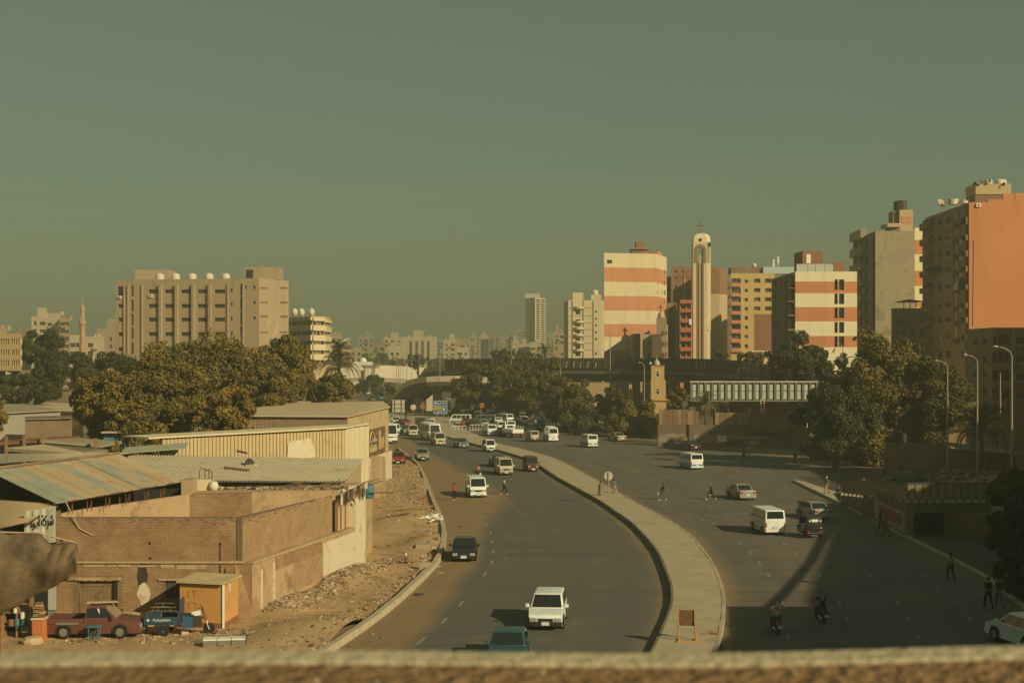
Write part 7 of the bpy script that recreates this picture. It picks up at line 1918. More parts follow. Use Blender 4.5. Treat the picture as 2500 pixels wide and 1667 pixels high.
PBL,PTE,PMA,PBE,PGR,PBG=paint("blue",(.05,.13,.18)),paint("teal",(.06,.13,.14)),paint("maroon",(.12,.03,.022)),paint("beige",(.32,.26,.17)),paint("grey",(.11,.11,.095)),paint("bluegrey",(.13,.16,.155))
SKB=paint("band_blue",(.06,.20,.27),.5);SKR=paint("band_red",(.38,.07,.03),.5)
V=vehicle
V("suv",1341,1541,-95,PW,"white SUV driving towards the camera nearest the parapet",bumper=M_TRIM)
V("sedan",1243,1636,-93,paint("deep_teal",(.03,.075,.09)),"teal blue car half hidden behind the parapet")
V("sedan",1132,1372,-90,PBK,"black saloon parked beside the dirt verge kerb")
V("hiace",1160,1216,-82,PW,"white microbus stopped with a man in red beside it",bumper=PW)
V("hiace",1229,1161,-81,PC,"cream microbus with brown bumper next to dark saloon",bumper=M_BROWN)
V("sedan",1214,1141,-81,PBK,"dark saloon half hidden behind the cream microbus")
V("minivan",1296,1152,-80,PMA,"dark maroon minivan beside the median",bumper=PMA)
V("minivan",1193,1104,-78,PW,"small white minivan driving alongside the median")
V("sedan",1124,1094,-76,PBG,"blue grey saloon coming along the median")
V("hiace",1067,1088,-76,PC,"cream microbus in front of the minibus",bumper=PC)
V("coaster",1047,1076,-72,PW,"white minibus with roof rack behind cream microbus",rack=True)
V("coaster",1035,1059,-70,PGR,"grey sided minibus behind the white minibus")
V("hiace",1004,1065,-80,PC,"cream microbus left of the two minibuses",bumper=PC)
V("sedan",980,1059,-60,PBG,"pale blue saloon beside left cream microbus")
V("minivan",963,1060,-78,PW,"white minivan by the corner of the shed",skirt=SKB)
V("wagon",964,1036,-80,PW,"white estate car far left behind the traffic")
V("sedan",984,1041,-60,PRD,"red saloon behind the pale blue saloon")
V("bus",938,1084,-78,PW,"white bus half hidden behind the hoarding shed",skirt=SKB)
V("pickup",1027,1126,-82,PSI,"silver pickup with roof bars on the dusty lane",rack=False)
V("pickup",970,1135,-88,PRD,"red pickup truck parked at the end of the verge",cat="pickup")
V("hiace",1886,1307,96,PW,"white microbus with red stripe seen from behind next to the three-wheeler",skirt=SKR,rack=False,bumper=PW)
V("sedan",2001,1271,100,PSI,"silver saloon ahead of the black three-wheeler",bumper=PSI)
V("sedan",1817,1222,100,PSI,"silver saloon crossing sunlight beside walking man")
V("hiace",1693,1147,102,PW,"white microbus with blue stripe casting a long shadow",skirt=SKB,bumper=PW)
V("hiace",1440,1093,102,PW,"white and teal microbus left of the beige saloon",skirt=SKB,bumper=PW)
V("sedan",1508,1078,110,PBE,"beige saloon driving away near the dark trees")
V("sedan",1652,1097,118,PGR,"grey saloon parked first along the graffiti wall")
V("sedan",1686,1101,112,PBK,"dark saloon parked second along the graffiti wall")
V("sedan",1418,1064,150,PBK,"dark car parked in the shade of the trees")
V("hiroof",1345,1079,100,PW,"tall white van with roof rack at front of bus park",rack=True)
V("minivan",1300,1079,104,PC,"maroon sided cream minivan next to tall white van",skirt=PMA)
V("hiace",1195,1064,102,PW,"white microbus with teal band at front left of bus park",skirt=SKB,bumper=PW)
V("sedan",1223,1064,104,PMA,"brown saloon between microbuses in the bus park")
V("hiace",1220,1055,100,PW,"white microbus behind the brown saloon",bumper=PW)
V("hiace",1244,1054,98,PW,"white microbus in the middle of the bus park",skirt=None,bumper=PW)
V("sedan",1176,1043,110,PSI,"silver saloon behind the white barrier")
V("sedan",1159,1041,120,PTE,"teal saloon next to the silver one by the barrier")
V("sedan",1139,1039,80,PRD,"red saloon in front of the long side view van")
V("hiace",1124,1035,176,PW,"white and blue microbus seen from its side",skirt=SKB)
V("hiace",1184,1036,178,PBG,"blue grey van side on behind the silver saloon")
V("wagon",1213,1037,100,PW,"white estate car in the second row of the bus park")
V("hiace",1232,1034,120,PW,"white and blue microbus in the back row",skirt=SKB)
V("sedan",1252,1043,140,PTE,"teal saloon at the right of the back row")
V("minivan",1277,1038,100,PW,"white minivan near the crowd in the bus park")
V("hiace",1318,1050,95,PTE,"dark green van beside the crowd",bumper=M_TRIM)
V("sedan",1204,1018,170,PW,"white car parked in front of the tree trunks")
V("sedan",1098,978,-95,PSI,"silver car in the queue under the flyover end");V("sedan",1113,982,-95,PW,"white car in the queue under the flyover")
V("sedan",1112,994,-95,PGR,"grey car second in the queue from under the flyover");V("suv",1113,1010,-95,PBK,"black car at the head of the queue under the flyover")
V("sedan",1132,984,170,PW,"small white car in shade right of the queue")
V("wagon",897,964,-80,PW,"white far car by the pale flyover columns");V("wagon",929,975,-80,PBL,"blue far car left of the ramp foot");V("sedan",907,978,-75,PMA,"dark far car with lit tail lamps before the ramp")
V("suv",2548,1600,102,PW,"white car in shade at the lower right corner")
# white dropside truck
def truck(x,y,hd,label,pm,bedm,L=5.6):
 c=G(x,y);rz=R(hd);fw=Vector((math.cos(rz),math.sin(rz)));o=c.xy-fw*.2
 t_=thing("dropside_truck",label,"truck",(o.x,o.y,0),rz)
 def bx_(nm,a,m_,bev=0):
  mb=MB();mb.box(*a);ob=bpy.data.objects.new(nm,mesh_only(mb,[m_],bev=bev));COL.objects.link(ob);ob.parent=t_
 bx_("chassis",(0,L,-.4,.4,.5,.75),M_TRIM);bx_("cab",(L-1.5,L,-.95,.95,.6,2.15),pm,.1);bx_("windscreen",(L,L+.015,-.8,.8,1.4,2.0),CGLASS);bx_("rear_window",(L-1.515,L-1.5,-.6,.6,1.5,2.0),CGLASS)
 for s in(-1,1):bx_("side_window",(L-1.1,L-.25,s*.955-.01,s*.955+.01,1.4,1.95),CGLASS);bx_("headlight",(L,L+.03,s*.65-.18,s*.65+.18,.8,1.0),M_HL);bx_("tail_light",(-.03,0,s*.75-.15,s*.75+.15,.6,.75),M_TL)
 bx_("bed_floor",(0,L-1.6,-1,1,.85,.95),bedm);bx_("tailgate",(-.02,.04,-1,1,.95,1.5),bedm)
 for s in(-1,1):
  bx_("bed_side",(.05,L-1.6,s*.98-.03,s*.98+.03,.95,1.5),bedm)
  for i in range(4):bx_("stake",(.1+i*(L-1.8)/3,.16+i*(L-1.8)/3,s*.98-.03,s*.98+.03,1.5,2.0),bedm)
  bx_("stake_rail",(.05,L-1.6,s*.98-.025,s*.98+.025,1.85,1.95),bedm)
 bx_("rear_bumper",(-.06,0,-.95,.95,.42,.56),PMA)
 for xx in(1.0,L-.9):
  for s in(-1,1):
   M_=Matrix.Translation((xx,s*.85,.42))@Matrix.Rotation(R(90),4,'X');mb=MB();mb.lathe((0,0,0),[(.25,-.13),(.42,-.13),(.42,.13),(.25,.13)],16);mb.v=[M_@v for v in mb.v]
   ob=bpy.data.objects.new("wheel",mesh_only(mb,[M_TYRE],True));COL.objects.link(ob);ob.parent=t_
truck(1264,1069,110,"white dropside truck with rusty bumper in the bus park",PW,PW)
# black three-wheeler taxi
def tuk(x,y,hd):
 c=G(x,y);rz=R(hd);t_=thing("three_wheeler_taxi","black three-wheeler taxi seen from behind","tuk-tuk",(c.x,c.y+.1,0),rz)
 def pr(nm,poly,hw,m_,bev=.04,hw2=None):
  mb=MB();n_=len(poly);mb.add([(a,-hw,b_) for a,b_ in poly]+[(a,hw,b_) for a,b_ in poly],[(i,(i+1)%n_,n_+(i+1)%n_,n_+i) for i in range(n_)]+[list(range(n_))[::-1],list(range(n_,2*n_))])
  ob=bpy.data.objects.new(nm,mesh_only(mb,[m_],bev=bev));COL.objects.link(ob);ob.parent=t_
 pr("tub",[(0,.35),(0,.85),(.1,.95),(1.1,.92),(1.5,.5),(2.2,.45),(2.5,.85),(2.6,.8),(2.5,.35),(2.2,.28),(.2,.28)],.62,PBK)
 pr("canopy",[(.02,.95),(.05,1.55),(.2,1.72),(1.9,1.72),(2.1,1.62),(2.1,1.55),(.3,1.55),(.2,.98)],.6,mat("canopy_vinyl",(.02,.02,.018),.5,.1,2,8))
 pr("windscreen",[(2.12,1.55),(2.42,.9),(2.44,.9),(2.15,1.56)],.5,CGLASS,0)
 pr("rear_window",[(-.0,1.3),(.04,1.5),(.03,1.5),(-.012,1.3)],.26,M_PLATE,0)
 for s in(-1,1):
  mb=MB();mb.lathe((-.02,s*.42,1.38),[(.02,-.03),(.07,-.03),(.07,.03),(.02,.03)],8,0,Matrix.Rotation(R(90),4,'Y'));ob=bpy.data.objects.new("side_mark",mesh_only(mb,[M_WHITE]));COL.objects.link(ob);ob.parent=t_
  mb=MB();mb.box(-.03,0,s*.5-.08,s*.5+.08,.5,.62);ob=bpy.data.objects.new("tail_light",mesh_only(mb,[M_TL]));COL.objects.link(ob);ob.parent=t_
  M_=Matrix.Translation((.45,s*.58,.23))@Matrix.Rotation(R(90),4,'X');mb=MB();mb.lathe((0,0,0),[(.1,-.06),(.23,-.06),(.23,.06),(.1,.06)],14);mb.v=[M_@v for v in mb.v];ob=bpy.data.objects.new("wheel",mesh_only(mb,[M_TYRE],True));COL.objects.link(ob);ob.parent=t_
 mb=MB();mb.box(-.06,-.01,-.6,.6,.42,.47);ob=bpy.data.objects.new("rear_bar",mesh_only(mb,[M_CHR]));COL.objects.link(ob);ob.parent=t_
 M_=Matrix.Translation((2.35,0,.23))@Matrix.Rotation(R(90),4,'X');mb=MB();mb.lathe((0,0,0),[(.1,-.05),(.23,-.05),(.23,.05),(.1,.05)],14);mb.v=[M_@v for v in mb.v];ob=bpy.data.objects.new("wheel",mesh_only(mb,[M_TYRE],True));COL.objects.link(ob);ob.parent=t_
tuk(1990,1315,97)
# two-wheel pieces shared by motorbikes and the cargo tricycle
def loc_part(t_,nm,mb,mats_,smooth=False,sub=None):
 ob=bpy.data.objects.new(nm,mesh_only(mb,mats_ if isinstance(mats_,list) else[mats_],smooth));COL.objects.link(ob);ob.parent=sub or t_
 return ob
def bike_wheel(t_,x,y,r_,w=.06,m=None):
 M_=Matrix.Translation((x,y,r_))@Matrix.Rotation(R(90),4,'X')
 mb=MB();mb.lathe((0,0,0),[(r_*.72,-w),(r_*.95,-w),(r_,0),(r_*.95,w),(r_*.72,w)],18);mb.v=[M_@v for v in mb.v];ob=loc_part(t_,"wheel",mb,m or M_TYRE,True)
 mb=MB();mb.lathe((0,0,0),[(r_*.12,-w*1.1),(r_*.2,-w*.9),(r_*.2,w*.9),(r_*.12,w*1.1)],10)
 for i in range(6):
  a=i*math.pi/3;mb.tube([(r_*.15*math.cos(a),r_*.15*math.sin(a),0),(r_*.75*math.cos(a),r_*.75*math.sin(a),0)],.02,4)
 mb.v=[M_@v for v in mb.v];loc_part(t_,"rim",mb,M_RIM,False,ob)
def motorbike(x,y,hd,label,pm):
 c=G(x,y);t_=thing("motorcycle",label,"motorcycle",(c.x,c.y,0),R(hd))
 bike_wheel(t_,.3,0,.29);bike_wheel(t_,1.55,0,.29)
 mb=MB();mb.hexa([(.05,-.12,.72),(.85,-.14,.68),(.85,.14,.68),(.05,.12,.72),(.08,-.1,.82),(.85,-.11,.78),(.85,.11,.78),(.08,.1,.82)]);loc_part(t_,"seat",mb,M_TRIM)
 mb=MB();mb.hexa([(.8,-.12,.66),(1.25,-.1,.72),(1.25,.1,.72),(.8,.12,.66),(.82,-.13,.86),(1.22,-.11,.96),(1.22,.11,.96),(.82,.13,.86)]);loc_part(t_,"fuel_tank",mb,pm)
 mb=MB();mb.box(.65,1.1,-.13,.13,.28,.62);loc_part(t_,"engine",mb,M_DMETAL)
 mb=MB();mb.tube([(1.55,0,.29),(1.3,0,.98)],.04,6);mb.tube([(1.3,-.36,1.05),(1.32,0,1.0),(1.3,.36,1.05)],.02,5);loc_part(t_,"fork_and_handlebar",mb,M_CHR)
 mb=MB();mb.box(-.12,.2,-.11,.11,.5,.72);loc_part(t_,"tail_fairing",mb,pm)
 mb=MB();mb.box(-.14,-.12,-.08,.08,.6,.7);loc_part(t_,"tail_light",mb,M_TL)
 mb=MB();mb.box(-.15,-.13,-.11,.11,.38,.52);loc_part(t_,"number_plate",mb,M_PLATE)
 mb=MB();mb.tube([(.9,.16,.3),(.1,.2,.32)],.045,7);loc_part(t_,"exhaust",mb,M_CHR)
 for s in(-1,1):
  mb=MB();mb.tube([(1.3,s*.3,1.05),(1.25,s*.4,1.25)],.012,4);mb.lathe((1.24,s*.4,1.28),[(.01,-.01),(.07,-.01),(.07,.01),(.01,.01)],8,0,Matrix.Rotation(R(90),4,'Y'));loc_part(t_,"mirror",mb,M_CHR)
 return t_
motorbike(1903,1551,92,"red motorcycle ridden by a man in a checked shirt",PRD)
motorbike(2016,1523,95,"dark motorcycle in the deep shade",PBK)
def cargo_tricycle():
 c=G(352,1556);t_=thing("cargo_tricycle","blue cargo tricycle lettered PULLMAN in front of the kiosk","tricycle",(c.x,c.y+.5,.04),R(2))
 BT=paint("tricycle_blue",(.022,.055,.08),.5)
 mb=MB();mb.box(0,1.75,-.6,.6,.62,.68);loc_part(t_,"bed_floor",mb,BT)
 for s in(-1,1):
  mb=MB();mb.box(0,1.75,s*.6-.02,s*.6+.02,.68,1.02);loc_part(t_,"bed_side",mb,BT)
  mb=MB();mb.tube([(.1,s*.6,1.02),(.25,s*.6,1.32),(1.55,s*.6,1.32),(1.7,s*.6,1.25),(1.72,s*.6,.95),(1.55,s*.6,.6)],.022,5);mb.tube([(.85,s*.6,1.02),(.85,s*.6,1.32)],.018,4);mb.tube([(.3,s*.6,1.5),(1.6,s*.6,1.5)],.018,4);mb.tube([(.7,s*.6,1.32),(.7,s*.6,1.5)],.018,4);mb.tube([(1.3,s*.6,1.32),(1.3,s*.6,1.5)],.018,4);loc_part(t_,"side_rail",mb,M_METAL)
  bike_wheel(t_,.95,s*.55,.3,.09)
  mb=MB();mb.hexa([(.55,s*.6-.14,.6),(1.35,s*.6-.14,.6),(1.35,s*.6+.06,.6),(.55,s*.6+.06,.6),(.62,s*.6-.14,.66),(1.28,s*.6-.14,.66),(1.28,s*.6+.06,.66),(.62,s*.6+.06,.66)]);loc_part(t_,"mudguard",mb,BT)
 mb=MB();mb.box(.2,1.45,-.645,-.62,.55,.61);loc_part(t_,"side_stripe",mb,M_BEIGE)
 mb=MB();mb.box(-.03,.0,-.6,.6,.68,1.02);loc_part(t_,"tailgate",mb,BT)
 mb=MB();mb.box(1.75,1.8,-.55,.55,.68,1.85);loc_part(t_,"cab_back_panel",mb,BT)
 mb=MB();mb.hexa([(1.85,-.3,.38),(2.35,-.25,.38),(2.35,.25,.38),(1.85,.3,.38),(1.85,-.3,1.02),(2.35,-.22,.95),(2.35,.22,.95),(1.85,.3,1.02)]);loc_part(t_,"engine_cover",mb,paint("tricycle_bright",(.02,.085,.14),.45))
 mb=MB();mb.hexa([(1.85,-.2,1.02),(2.4,-.16,.98),(2.4,.16,.98),(1.85,.2,1.02),(1.9,-.18,1.1),(2.4,-.14,1.06),(2.4,.14,1.06),(1.9,.18,1.1)]);loc_part(t_,"seat",mb,M_TRIM)
 mb=MB();mb.hexa([(2.25,-.14,.98),(2.75,-.12,1.02),(2.75,.12,1.02),(2.25,.14,.98),(2.3,-.15,1.18),(2.72,-.13,1.26),(2.72,.13,1.26),(2.3,.15,1.18)]);loc_part(t_,"fuel_tank",mb,PW)
 mb=MB();mb.box(2.3,2.75,-.16,.16,.42,.92);loc_part(t_,"engine",mb,M_DMETAL)
 mb=MB();mb.tube([(1.4,0,.45),(2.4,0,.42),(2.85,0,.9)],.04,5);loc_part(t_,"frame",mb,M_RUST)
 for s in(-1,1):
  mb=MB();mb.tube([(3.15,s*.1,.31),(3.0,s*.1,.75)],.04,6);loc_part(t_,"fork_leg",mb,M_CHR);mb=MB();mb.tube([(3.0,s*.1,.72),(2.82,s*.1,1.28)],.05,6);loc_part(t_,"fork_shroud",mb,M_RUST)
 mb=MB();mb.tube([(2.65,-.38,1.42),(2.82,-.1,1.32),(2.82,.1,1.32),(2.65,.38,1.42)],.022,5);loc_part(t_,"handlebar",mb,M_TRIM)
 bike_wheel(t_,3.15,0,.31,.05)
 inv=Matrix.Translation((c.x,c.y+.5,.04))@Matrix.Rotation(R(2),4,'Z')
 place_text("PULLMAN",M_PLATE,t_,inv@Vector((.45,-.63,.80)),inv.to_3x3()@Vector((1,0,0)),width=.85,height=.12,bold=True)
 mb=MB();mb.lathe((.2,-.625,.86),[(.04,-.005),(.065,-.005),(.065,.008),(.04,.008)],12,0,Matrix.Rotation(R(90),4,'X'));loc_part(t_,"round_badge",mb,M_PLATE)
cargo_tricycle()
# derelict red pickup seen from its side
t_=vehicle("pickup",222,1560,2,paint("faded_red",(.12,.042,.03),.8),"derelict faded red pickup in front of the plank door",bumper=M_RUST,z=.05)
q=MW[t_.name]
mb=MB();mb.box(.6,1.7,-.868,-.855,.72,.84);loc_part(t_,"side_decal",mb,M_METAL)
mb=MB();M_=Matrix.Translation((2.55,0,1.68))@Matrix.Rotation(R(12),4,'Z');mb.box(-.65,.8,-.1,.1,0,.06,0,M_);mb.box(-.3,.9,-.35,-.2,.02,.07,0,M_);loc_part(t_,"planks_on_roof",mb,M_BEIGE)
for o_ in(bpy.data.objects[c_.name] for c_ in t_.children if c_.name.startswith("windscreen")):
 o_.material_slots[0].link='OBJECT';o_.material_slots[0].material=mat("dusty_glass",(.24,.18,.10),.8,.1,2,8)
mb=MB();mb.quad((2.35,-.79,1.1),(2.75,-.80,1.1),(2.7,-.72,1.5),(2.35,-.71,1.5));loc_part(t_,"window_cloth",mb,M_WHITE)
# ================================================================ people, dog, signs, lamp posts
def skin_mesh(verts,edges,radii,root=0,sub=1):
 me=bpy.data.meshes.new("figure");me.from_pydata(verts,edges,[]);o=bpy.data.objects.new("figure",me);COL.objects.link(o)
 sk=o.modifiers.new("skin",'SKIN');sk.use_smooth_shade=True
 for i,r_ in enumerate(radii):me.skin_vertices[0].data[i].radius=(r_,r_) if not isinstance(r_,tuple) else r_
 me.skin_vertices[0].data[root].use_root=True
 ss=o.modifiers.new("sub",'SUBSURF');ss.levels=sub;ss.render_levels=sub
 out=bpy.data.meshes.new_from_object(o.evaluated_get(bpy.context.evaluated_depsgraph_get()))
 vv=[v.co.copy() for v in out.vertices];ff=[list(p.vertices) for p in out.polygons]
 bpy.data.objects.remove(o);bpy.data.meshes.remove(me);bpy.data.meshes.remove(out)
 return vv,ff
J0=dict(pel=(0,0,.95),sp=(0,.0,1.14),ch=(0,0,1.34),nk=(0,.0,1.47),hd=(0,-.02,1.58),ht=(0,-.01,1.68),sL=(.18,0,1.40),eL=(.23,.02,1.12),wL=(.24,-.06,.88),fL=(.24,-.08,.80),sR=(-.18,0,1.40),eR=(-.23,.02,1.12),wR=(-.24,-.06,.88),fR=(-.24,-.08,.80),hL=(.09,0,.90),kL=(.10,-.02,.50),aL=(.10,.03,.09),tL=(.11,-.13,.04),hR=(-.09,0,.90),kR=(-.10,-.02,.50),aR=(-.10,.03,.09),tR=(-.11,-.13,.04))
RAD=dict(pel=(.15,.11),sp=(.135,.10),ch=(.16,.11),nk=.055,hd=(.085,.10),ht=(.07,.08),sL=.062,eL=.045,wL=.034,fL=(.04,.025),sR=.062,eR=.045,wR=.034,fR=(.04,.025),hL=.095,kL=.065,aL=.045,tL=.035,hR=.095,kR=.065,aR=.045,tR=.035)
ED=[("pel","sp"),("sp","ch"),("ch","nk"),("nk","hd"),("hd","ht"),("ch","sL"),("sL","eL"),("eL","wL"),("wL","fL"),("ch","sR"),("sR","eR"),("eR","wR"),("wR","fR"),("pel","hL"),("hL","kL"),("kL","aL"),("aL","tL"),("pel","hR"),("hR","kR"),("kR","aR"),("aR","tR")]
POSE={"stand":{},"walk":dict(kL=(.10,-.22,.52),aL=(.10,-.28,.10),tL=(.10,-.43,.06),kR=(-.10,.06,.50),aR=(-.10,.38,.14),tR=(-.10,.28,.04),eL=(.23,.12,1.13),wL=(.22,.14,.9),fL=(.22,.13,.82),eR=(-.23,-.08,1.13),wR=(-.22,-.24,.95),fR=(-.22,-.29,.89)),"stride":dict(pel=(0,0,.90),hL=(.09,0,.86),hR=(-.09,0,.86),sp=(0,-.03,1.1),ch=(0,-.08,1.30),nk=(0,-.13,1.43),hd=(0,-.17,1.53),ht=(0,-.17,1.63),sL=(.18,-.07,1.36),sR=(-.18,-.07,1.36),kL=(.10,-.32,.52),aL=(.10,-.42,.10),tL=(.10,-.57,.06),kR=(-.10,.14,.50),aR=(-.10,.50,.20),tR=(-.10,.46,.08),eL=(.24,.1,1.1),wL=(.24,.08,.85),fL=(.24,.06,.78),eR=(-.23,-.02,1.1),wR=(-.24,-.1,.86),fR=(-.24,-.1,.78)),"hands_up":dict(eL=(.36,-.05,1.52),wL=(.16,-.12,1.66),fL=(.08,-.1,1.68),eR=(-.36,-.05,1.52),wR=(-.16,-.12,1.66),fR=(-.08,-.1,1.68)),"ride":dict(pel=(0,.1,.86),sp=(0,.08,1.06),ch=(0,.0,1.28),nk=(0,-.04,1.42),hd=(0,-.08,1.53),ht=(0,-.08,1.63),sL=(.19,0,1.34),sR=(-.19,0,1.34),eL=(.34,-.22,1.16),wL=(.32,-.5,1.06),fL=(.32,-.57,1.05),eR=(-.34,-.22,1.16),wR=(-.32,-.5,1.06),fR=(-.32,-.57,1.05),hL=(.11,.08,.82),kL=(.24,-.34,.72),aL=(.2,-.12,.34),tL=(.2,-.27,.3),hR=(-.11,.08,.82),kR=(-.24,-.34,.72),aR=(-.2,-.12,.34),tR=(-.2,-.27,.3))}
FIG={}
def figure(pose):
 if pose in FIG:return FIG[pose]
 J=dict(J0);J.update(POSE[pose]);ks=list(J);ix={k:i for i,k in enumerate(ks)}
 def sub(keys,grow,adj={}):
  kk=[k for k in ks if k in keys];ii={k:i for i,k in enumerate(kk)}
  rr=[]
  for k in kk:
   r_=RAD[k];r_=(r_,r_) if not isinstance(r_,tuple) else r_;rr.append((r_[0]+grow,r_[1]+grow))
  root=ii.get("pel",ii.get("ch",0))
  return skin_mesh([adj.get(k,J[k]) for k in kk],[(ii[a],ii[b_]) for a,b_ in ED if a in ii and b_ in ii],rr,root)
 out={}
 mb=MB();v,f_=sub(set(ks),0.0);mb.add(v,f_,0)
 hd=Vector(J["hd"]);up=(Vector(J["ht"])-hd).normalized()
 mb.add([hd+Vector((-.016,-.10,-.02)),hd+Vector((.016,-.10,-.02)),hd+Vector((0,-.125,-.025)),hd+Vector((0,-.098,.03))],[(0,1,2),(0,2,3),(2,1,3),(1,0,3)],0)
 for s in(-1,1):
  mb.hexa([hd+Vector((s*.085,-.01,-.03)),hd+Vector((s*.105,.0,-.03)),hd+Vector((s*.105,.02,-.03)),hd+Vector((s*.085,.02,-.03)),hd+Vector((s*.085,-.01,.03)),hd+Vector((s*.11,.0,.03)),hd+Vector((s*.11,.02,.03)),hd+Vector((s*.085,.02,.03))],0)
  e=hd+Vector((s*.035,-.094,.025));mb.hexa([e+Vector(q) for q in((-.014,0,-.007),(.014,0,-.007),(.014,.02,-.007),(-.014,.02,-.007),(-.014,0,.007),(.014,0,.007),(.014,.02,.007),(-.014,.02,.007))],1)
  w,fz=Vector(J["wL" if s>0 else "wR"]),Vector(J["fL" if s>0 else "fR"]);d_=(fz-w).normalized();sd_=Vector((0,1,0)) if abs(d_.y)<.7 else Vector((1,0,0))
  for i,ln in enumerate((.075,.085,.08,.065)):
   b0=fz+sd_*(.027-i*.018);mb.tube([b0,b0+d_*ln*.55,b0+d_*ln*.95+Vector((-s*.02,0,0))],[.010,.009,.007],5)
  b0=w+(fz-w)*.5+sd_*.03;mb.tube([b0,b0+sd_*.025+d_*.03,b0+sd_*.03+d_*.06],[.011,.01,.008],5)
 mm=hd+Vector((0,-.1,-.055));mb.hexa([mm+Vector(q) for q in((-.022,0,-.004),(.022,0,-.004),(.022,.02,-.004),(-.022,.02,-.004),(-.022,0,.004),(.022,0,.004),(.022,.02,.004),(-.022,.02,.004))],2)
 out["body"]=mesh_only(mb,[M_TRIM,M_BLACK,M_RP],True)
 nk=Vector(J["nk"]);ch=Vector(J["ch"])
 mb=MB();v,f_=sub({"pel","sp","ch","sL","eL","sR","eR"},.016,{"eL":tuple(Vector(J["sL"]).lerp(Vector(J["eL"]),.8)),"eR":tuple(Vector(J["sR"]).lerp(Vector(J["eR"]),.8))});mb.add(v,f_);out["shirt"]=mesh_only(mb,[M_TRIM],True)
 mb=MB();v,f_=sub({"pel","hL","kL","aL","hR","kR","aR"},.013);mb.add(v,f_);out["trousers"]=mesh_only(mb,[M_TRIM],True)
 mb=MB();mb.lathe(hd+Vector((0,.015,.0)),[(.098,.02),(.104,.05),(.095,.10),(.06,.145),(.01,.16)],12)
 out["hair"]=mesh_only(mb,[M_TRIM],True)
 for s in "LR":
  a,t_=Vector(J["a"+s]),Vector(J["t"+s]);mb=MB();mb.tube([a+Vector((0,.05,-.04)),a.lerp(t_,.5)+Vector((0,0,-.01)),t_+(t_-a).normalized()*.05],[.05,.052,.035],7);out["shoe"+s]=mesh_only(mb,[M_TRIM],True)
 mb=MB();b0=Vector(J["pel"]);mb.lathe((0,b0.y,0),[(.30,.10),(.27,.5),(.21,.95),(.185,1.15),(.20,1.38),(.07,1.47)],14)
 out["robe"]=mesh_only(mb,[M_TRIM],True)
 out["hand"]=Vector(J["fR"])
 FIG[pose]=out
 return out
SKIN=mat("skin",(.24,.13,.075),.7,.06,5,30)
def cloth(nm,c):return mat("cloth_"+nm,c,.9,.14,6,30)
CL=dict(red=cloth("red",(.42,.05,.022)),black=cloth("black",(.018,.018,.017)),white=cloth("white",(.55,.54,.45)),jeans=cloth("jeans",(.07,.10,.12)),beige=cloth("beige",(.32,.23,.13)),grey=cloth("grey",(.13,.125,.10)),brown=cloth("brown",(.13,.08,.05)),teal=cloth("teal",(.07,.12,.12)),orange=cloth("orange",(.42,.13,.035)),robe=cloth("robe",(.19,.17,.12)),pale=cloth("pale",(.28,.29,.24)))
def stripe_mat(nm,a,b_,k,check=False):
 m_=bpy.data.materials.new(nm);m_.use_nodes=True;n_,l_=m_.node_tree.nodes,m_.node_tree.links;tc=n_.new("ShaderNodeTexCoord");w=n_.new("ShaderNodeTexWave");w.bands_direction='Z';w.inputs["Scale"].default_value=k;l_.new(tc.outputs["Object"],w.inputs[0])
 fac=w.outputs[1]
 if check:
  w2=n_.new("ShaderNodeTexWave");w2.bands_direction='X';w2.inputs["Scale"].default_value=k;l_.new(tc.outputs["Object"],w2.inputs[0]);q=n_.new("ShaderNodeMath");q.operation='MAXIMUM';l_.new(fac,q.inputs[0]);l_.new(w2.outputs[1],q.inputs[1]);fac=q.outputs[0]
 r_=n_.new("ShaderNodeValToRGB");r_.color_ramp.interpolation='CONSTANT';r_.color_ramp.elements[0].color=(*a,1);r_.color_ramp.elements[1].position=.5;r_.color_ramp.elements[1].color=(*b_,1)
 l_.new(fac,r_.inputs[0]);l_.new(r_.outputs[0],n_["Principled BSDF"].inputs["Base Color"]);n_["Principled BSDF"].inputs["Roughness"].default_value=.9
 return m_
CL["stripew"]=stripe_mat("cloth_white_stripe",(.55,.53,.43),(.10,.09,.075),2.0);CL["striper"]=stripe_mat("cloth_red_stripe",(.40,.07,.03),(.5,.42,.3),2.0);CL["check"]=stripe_mat("cloth_check",(.16,.09,.06),(.5,.44,.33),3.2,True)
